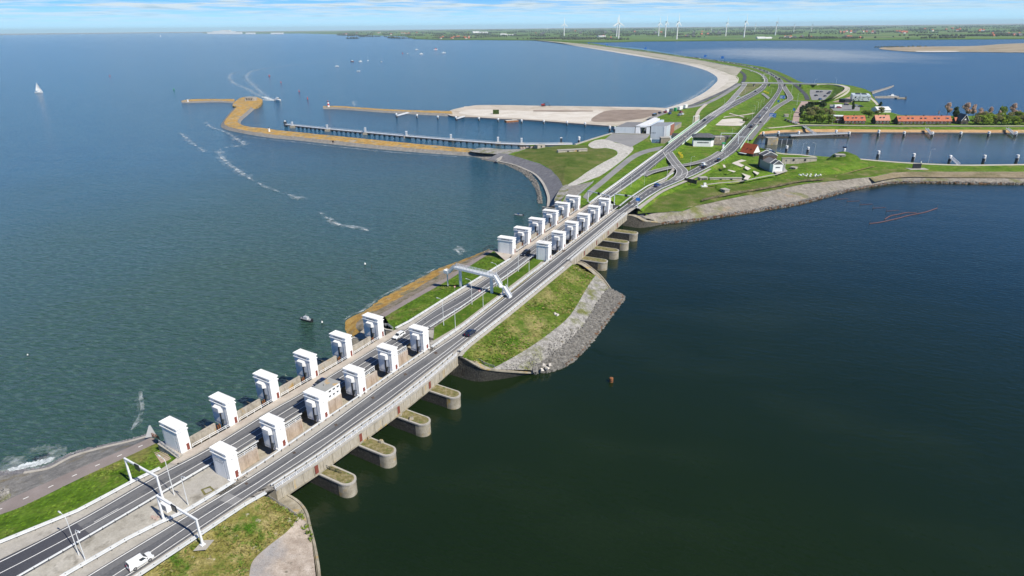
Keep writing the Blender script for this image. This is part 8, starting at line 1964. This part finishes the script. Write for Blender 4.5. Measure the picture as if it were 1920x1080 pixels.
foam([(1232, 207), (1262, 199.5), (1288, 189), (1308, 177)], 12, FOAM_T); foam([(1246, 202), (1272, 195), (1298, 183)], 6, FOAM_T); foam([(1305, 178), (1328, 162), (1338, 150)], 7, FOAM_T); foam([(1128, 100), (1180, 104), (1215, 107)], 4, FOAM_T); foam([(665, 198), (662, 191), (675, 189)], 5, FOAM_T); foam([(805, 104), (820, 102), (831, 99.8)], 14, FOAM_T); foam([(790, 101.5), (780, 103), (770, 105)], 10, FOAM_T); foam([(670, 133.5), (655, 134), (640, 134.5)], 4, FOAM_T)
SPL = foam_mat('foam_splash', .75, .55, .95); foam([(14, 880), (34, 878), (55, 874), (78, 868), (98, 861)], 2.4, SPL); foam([(30, 877), (52, 872), (80, 866), (104, 858)], 4.0, FOAM); foam([(0, 868), (25, 864), (60, 858), (96, 850)], 6.0, FOAM_T); foam([(60, 862), (90, 852), (125, 838)], 4.0, FOAM_T); foam([(-30, 886), (0, 884), (40, 882), (82, 875), (112, 861), (140, 849), (190, 835), (240, 825)], 1.0, FOAM_T)
foam([(645, 600), (662, 589), (684, 580), (716, 555), (752, 537), (787, 519), (817, 503)], 1.6, FOAM_T); foam([(436, 253), (500, 261), (560, 267), (640, 276), (720, 284), (800, 290), (890, 296)], 2.2, FOAM_T)
# fishing nets in the lake
NET = paint('net_line', (.16, .075, .075), .9)
for pts, lab in (([(1630, 419), (1650, 416.5), (1680, 410), (1705, 403.5), (1735, 397.5), (1757, 390)], 'long faint red net line floating on the lake'), ([(1659, 411), (1670, 404.5), (1685, 401.5), (1700, 398.5), (1718, 399)], 'shorter faint red net line floating above the long one')):
    W = resample(smooth(UW(pts, .1), 4), 40); t = thing('fishing_net', W[0], 0, lab, 'net'); m = MB(); m.beam([p - W[0] for p in W], .45, -.1, .12); m.build('float_line', NET, t)
    for i in (0, 13, 26, 39): m = MB(); q = W[i] - W[0]; m.tube(tuple(q), (q.x, q.y, 2.2), .10, .07, 5); m.build('marker_pole', WOOD, t)
random.seed(2)
for i, (x, y) in enumerate(((1567, 374), (1588, 378), (1612, 384), (1636, 390.5), (1661, 396))):
    t = thing('net_stake', U(x, y, 0), 0, 'thin net stake leaning out of the lake off the stony shore, %s' % ['first', 'second', 'third', 'fourth', 'fifth'][i], 'stake', 'net stakes off the stony shore'); m = MB(); m.tube((0, 0, -1), (.4, 0, 2.0), .12, .08, 5); m.build('pole', WOOD, t); m = MB(); m.tube((0, 0, .1), (9, 1.5, .12), .10, .08, 5); m.build('net_edge', NET, t)

# ---- wind turbines
def make_turbine():
    t = thing('wind_turbine', (0, 0, 0)); m = MB(); m.lathe([(4.6, -1), (3.7, 50), (2.9, 98)], n=12); m.build('tower', WHITE, t); m = MB(); m.box((0, -2, 100), (5.5, 13, 5.6), taper=.9); m.build('nacelle', WHITE, t)
    m = MB(); m.lathe([(2.2, -1.5), (1.6, .8), (.2, 2.2)], n=10); hb = m.build('hub', WHITE, t); hb.location = (0, -8.5, 100); hb.rotation_euler = (pi / 2, 0, 0)
    for k in range(3):
        m = MB(); a = 2 * pi * k / 3 + pi / 2
        m.add([(0, -1.0, -.5), (0, 1.0, -.5), (0, 1.0, .5), (0, -1.0, .5), (10, -3.2, -.5), (10, 3.2, -.5), (10, 3.2, .5), (10, -3.2, .5), (48, -1.4, -.3), (48, 1.4, -.3), (48, 1.4, .3), (48, -1.4, .3)],
              [(0, 1, 5, 4), (1, 2, 6, 5), (2, 3, 7, 6), (3, 0, 4, 7), (4, 5, 9, 8), (5, 6, 10, 9), (6, 7, 11, 10), (7, 4, 8, 11), (8, 9, 10, 11)])
        b = m.build('blade', WHITE, hb); b.rotation_euler = (0, 0, a)
    return t
TB = make_turbine(); ut = []
random.seed(8)
for i, (x, y, hy, yaw, ph, lab) in enumerate(((1057.5, 67.5, 44.5, .2, 0.0, 'wind turbine standing alone left of all others, blades in a Y'), (1156, 68.7, 43.5, .4, .45, 'left wind turbine of the close pair'), (1159.7, 72, 42, -.5, .8, 'right wind turbine of the close pair, foot nearer'), (1234.5, 67.5, 43, .7, .5, 'left wind turbine of the group of three'), (1247, 69.5, 41, .8, .55, 'middle wind turbine of the group of three'), (1268.7, 73.7, 41, .5, .6, 'right and nearest wind turbine of the group of three'), (1360.4, 67.8, 42.6, .7, .5, 'wind turbine with the white farm at its right'), (1394.6, 70, 40, .8, .5, 'tall wind turbine right of the white farm'), (1415, 59.4, 45, .1, 0.0, 'small distant wind turbine behind the tall one'), (1453.4, 66, 41, 1.4, .3, 'wind turbine seen edge on with dark nacelle'), (1488, 59.7, 45.8, .8, .4, 'small distant wind turbine left of the last'), (1521, 59.4, 45.8, .9, .6, 'farthest right distant wind turbine'), (1333, 61, 54, .4, .2, 'tiny far wind turbine'), (1026, 59.5, 53, .3, .7, 'tiny far wind turbine left of the lone one'))):
    h = HT(x, y, 1, hy); s = h / 100; place(TB, ut, U(x, y, 1), yaw, lab, 'wind turbine', 'wind turbines on the mainland', s)
    rt = TB if len(ut) == 1 and i == 0 else None
# turn each rotor to its own rest angle
for i, o in enumerate([o for o in COL.objects if o.get('category') == 'wind turbine']):
    for c in o.children:
        if c.name.startswith('hub'): c.rotation_euler = (pi / 2, 0, [0.52, .3, .75, .15, .2, .4, .25, .1, 1.0, .0, .3, .6, .2, .7][i % 14])

# ---- far mainland: farms, villages, hedgerows
def far_house(nm, L, W_, he, hr, wm, rm):
    m = MB(); m.box((0, 0, he / 2), (L, W_, he), 0); m.add([(-L / 2, -W_ / 2 - .5, he), (L / 2, -W_ / 2 - .5, he), (L / 2, 0, hr), (-L / 2, 0, hr), (-L / 2, W_ / 2 + .5, he), (L / 2, W_ / 2 + .5, he)], [(0, 1, 2, 3), (3, 2, 5, 4), (0, 3, 4), (1, 5, 2)], 1); return m.build(nm, [wm, rm])
FH = [(far_house('far_house', 14, 11, 5, 12, BRICK_R, TILE), 'tiny red roofed house'), (far_house('far_barn', 60, 30, 7, 11, WHITE, WHITE), 'long white greenhouse shed'), (far_house('far_farmhouse', 20, 18, 4, 15, BRICK_D, SLATE), 'dark roofed farmhouse'), (far_house('far_cottage', 13, 11, 6, 11, WHITE, TILE_RED), 'tiny white walled house')]
uf = [[] for _ in FH]
random.seed(19)
def fh(k, x, y, where, s=1.0, rz=None):
    o = FH[k][0] if not uf[k] else FH[k][0].copy()
    if uf[k]: COL.objects.link(o)
    uf[k].append(1); o.location = U(x, y, 1.0); o.rotation_euler = (0, 0, random.uniform(-.5, .5) if rz is None else rz); o.scale = (s, s, s)
    tag(o, '%s %s' % (FH[k][1], where), 'house' if k != 1 else 'shed', 'far houses ' + where)
for n, x0, x1, y0, y1, ks, where, s in ((16, 824, 882, 69, 73, (0, 0, 3), 'in the red village at the bay shore', 1.3), (4, 890, 910, 61, 63.5, (1,), 'left of the lone turbine far inland', 2.2), (5, 935, 985, 64.5, 67, (1, 2), 'near the middle of the bay shore', 1.4), (6, 995, 1030, 62, 66, (0, 2), 'inland behind the poplar row', 1.6), (4, 1122, 1150, 67, 72, (1, 0), 'at the mainland end of the dike', 1.2), (4, 1280, 1300, 68, 72, (0, 2), 'right of the three turbines', 1.2), (3, 1425, 1445, 71.5, 73, (1,), 'on the far lake shore', 1.1), (9, 1468, 1530, 69, 72.5, (0, 2, 3), 'round the church on the far lake shore', 1.2), (5, 1585, 1622, 69, 72, (0, 2), 'in the tree clump on the far lake shore', 1.2), (16, 1570, 1640, 59, 62.5, (0, 3, 2), 'in the inland village right of the turbines', 1.8), (10, 1672, 1700, 60, 63, (0, 3), 'in the second inland village', 1.8), (12, 1860, 1915, 63.5, 68, (0, 0, 2), 'in the village at the far right', 1.4), (10, 1290, 1350, 60, 66, (0, 2), 'behind the turbine groups', 1.6), (14, 640, 800, 61.5, 65.5, (0, 3, 2), 'along the distant left coast', 2.0), (10, 1700, 1860, 54, 60, (0, 3), 'scattered far inland at the right', 2.2), (8, 1040, 1240, 58, 64, (0, 2), 'scattered inland behind the turbines', 2.0)):
    for _ in range(n): fh(random.choice(ks), random.uniform(x0, x1), random.uniform(y0, y1), where, s)
for (x, y, w_, h_) in ((398, 63.4, 220, 40), (412, 63.4, 320, 70), (424, 63.4, 260, 90), (434, 63.5, 200, 60), (447, 63.8, 160, 40), (470, 63.8, 200, 30), (520, 63.8, 260, 28)):
    t = thing('harbour_block', U(x, y, 1), 0, 'pale block of the distant white harbour town on the horizon, %s' % {398: 'leftmost', 412: 'second', 424: 'tallest', 434: 'right of the tallest', 447: 'fifth', 470: 'low one', 520: 'rightmost low one'}[x], 'building', 'distant harbour town'); m = MB(); m.box((0, 0, h_ / 2), (w_, 120, h_)); m.build('wall', WHITE, t); m = MB(); m.box((0, 0, h_ + 2), (w_ * .9, 110, 4)); m.build('roof', CONC, t)
t = thing('church', U(1516, 72.5, 1), 0, 'dark church with pointed spire in the trees on the far lake shore', 'church'); m = MB(); m.box((20, 0, 7), (34, 14, 14)); m.build('nave', BRICK_D, t); m = MB(); m.box((0, 0, 14), (9, 9, 28)); m.build('tower', BRICK_D, t); m = MB(); m.prism([(-4.5, -4.5), (4.5, -4.5), (4.5, 4.5), (-4.5, 4.5)], 28, 46, top=[(-.2, -.2), (.2, -.2), (.2, .2), (-.2, .2)]); m.build('spire', SLATE, t)
m = MB(); R = random.Random(44)
def clump(x, y, n, sx, sy, h):
    c = U(x, y, 1); k = c.length / 5000
    for _ in range(n):
        p = c + Vector((R.gauss(0, sx), R.gauss(0, sy), 0)); s = h * R.uniform(.6, 1.2)
        m.lathe([(.2 * s, 0), (.55 * s, .25 * s), (.6 * s, .6 * s), (.3 * s, .92 * s), (.02, s)], (p.x, p.y, 0), 6)
for (x, y, n, sx, sy, h) in ((1062, 72.5, 150, 150, 25, 16), (1035, 73, 60, 90, 20, 14), (1090, 74, 60, 80, 20, 14), (1480, 72.5, 30, 60, 20, 13), (1520, 72, 60, 70, 30, 16), (1545, 72.5, 60, 60, 20, 16), (1590, 72.2, 50, 60, 25, 15), (1430, 63, 90, 250, 80, 16), (1380, 63, 90, 250, 60, 16), (1455, 63.5, 60, 150, 60, 16), (1542, 53.5, 400, 900, 200, 22), (1725, 66.5, 40, 90, 30, 14), (1770, 71.5, 60, 120, 25, 14), (1850, 67.5, 120, 260, 60, 16), (1890, 66, 90, 160, 40, 18), (850, 71.5, 90, 120, 40, 13), (960, 67, 80, 250, 40, 15), (1160, 74.5, 40, 60, 20, 12), (1130, 73, 50, 80, 25, 12), (1290, 70, 40, 60, 30, 14), (1210, 66, 60, 300, 60, 15)):
    clump(x, y, n, sx, sy, h)
for _ in range(420):
    x = R.uniform(640, 1930); y = 50.5 + (960 - x) * .0099 + 3 + 17 * R.random() ** 1.3
    if y > 72.5: continue
    c = U(x, y, 1)
    if c.y > 26000: continue
    L_ = R.uniform(60, 300) * max(1, c.y / 8000); nn = R.randint(5, 12)
    for i in range(nn):
        s = R.uniform(9, 18) * max(1, min(1.6, c.y / 9000)); p = c + Vector(((i / nn - .5) * L_, R.gauss(0, 12), 0)); m.lathe([(.3 * s, 0), (.7 * s, .35 * s), (.5 * s, .8 * s), (.02, s)], (p.x, p.y, 0), 5)
o = m.build('far_woodland', LEAF_FAR); o['kind'] = 'stuff'
# dark scrub on the sand island
m = MB()
for (x, y, n) in ((1655, 88.8, 20), (1680, 88.3, 30), (1726, 87.5, 10)):
    c = U(x, y, 1)
    for _ in range(n):
        s = R.uniform(3, 7); p = c + Vector((R.gauss(0, 30), R.gauss(0, 14), 0)); m.lathe([(.5 * s, 0), (.6 * s, .4 * s), (.02, s)], (p.x, p.y, 1), 6)
o = m.build('island_scrub', LEAF_FAR); o['kind'] = 'stuff'

# grass tufts standing out of the banks
def tufts(A, B, zA, zB, n, s0, mt, seed, up_=.18):
    R = random.Random(seed); WA, WB = resample(smooth(UW(A, zA), 4), 90), resample(smooth(UW(B, zB), 4), 90); m = MB()
    for _ in range(n):
        i = R.uniform(0, 88.9); f = R.uniform(.02, .98); k = int(i); p = WA[k].lerp(WA[k + 1], i - k).lerp(WB[k].lerp(WB[k + 1], i - k), f)
        if mnoise.noise(Vector((p.x * .12, p.y * .12, seed))) < R.uniform(-.5, .35): continue
        s = s0 * R.uniform(.5, 1.5); a = R.random() * 6.28; d = Vector((cos(a) * s, sin(a) * s, 0)); e = Vector((-d.y, d.x, 0)) * .5
        m.add([p - d + Vector((0, 0, up_)), p + e + Vector((0, 0, -.1)), p + d + Vector((0, 0, up_ * .8)), p - e + Vector((0, 0, up_ * 1.6 * s))], [(0, 1, 3), (1, 2, 3)])
    o = m.build('grass_tufts', mt); o['kind'] = 'stuff'
tufts(EC, EH, 7.88, 4.4, 1700, .5, GRASS_LUSH, 3); tufts(EC, EH, 7.88, 4.4, 1500, .5, GRASS_DRY, 4)
tufts(BA, BB, 7.88, 5.0, 2200, .4, GRASS_DRY, 5); tufts(BA, BB, 7.88, 5.0, 900, .4, LEAF_MID, 6)
tufts(PR1, GB1, 4.64, 7.85, 1300, .4, GRASS_LUSH, 7); tufts(IP, [(737, 619.5), (762, 607), (860, 545), (948, 489)], 4.54, 7.88, 1300, .5, GRASS_LUSH, 8)
# ------------------------------------------------------------------ the air
hm_ = bpy.data.materials.new('haze_air'); hm_.use_nodes = True
N, L = hm_.node_tree.nodes, hm_.node_tree.links; N.clear()
ho = N.new('ShaderNodeOutputMaterial'); hv = N.new('ShaderNodeVolumePrincipled'); L.new(hv.outputs[0], ho.inputs['Volume'])
hv.inputs['Color'].default_value = (.70, .92, 1.0, 1); hv.inputs['Density'].default_value = HAZE_D; hv.inputs['Anisotropy'].default_value = 0.0
mb = MB(); mb.box((0, 15000, 95), (92000, 62000, 224)); hz_o = mb.build('haze', hm_); hz_o['kind'] = 'stuff'
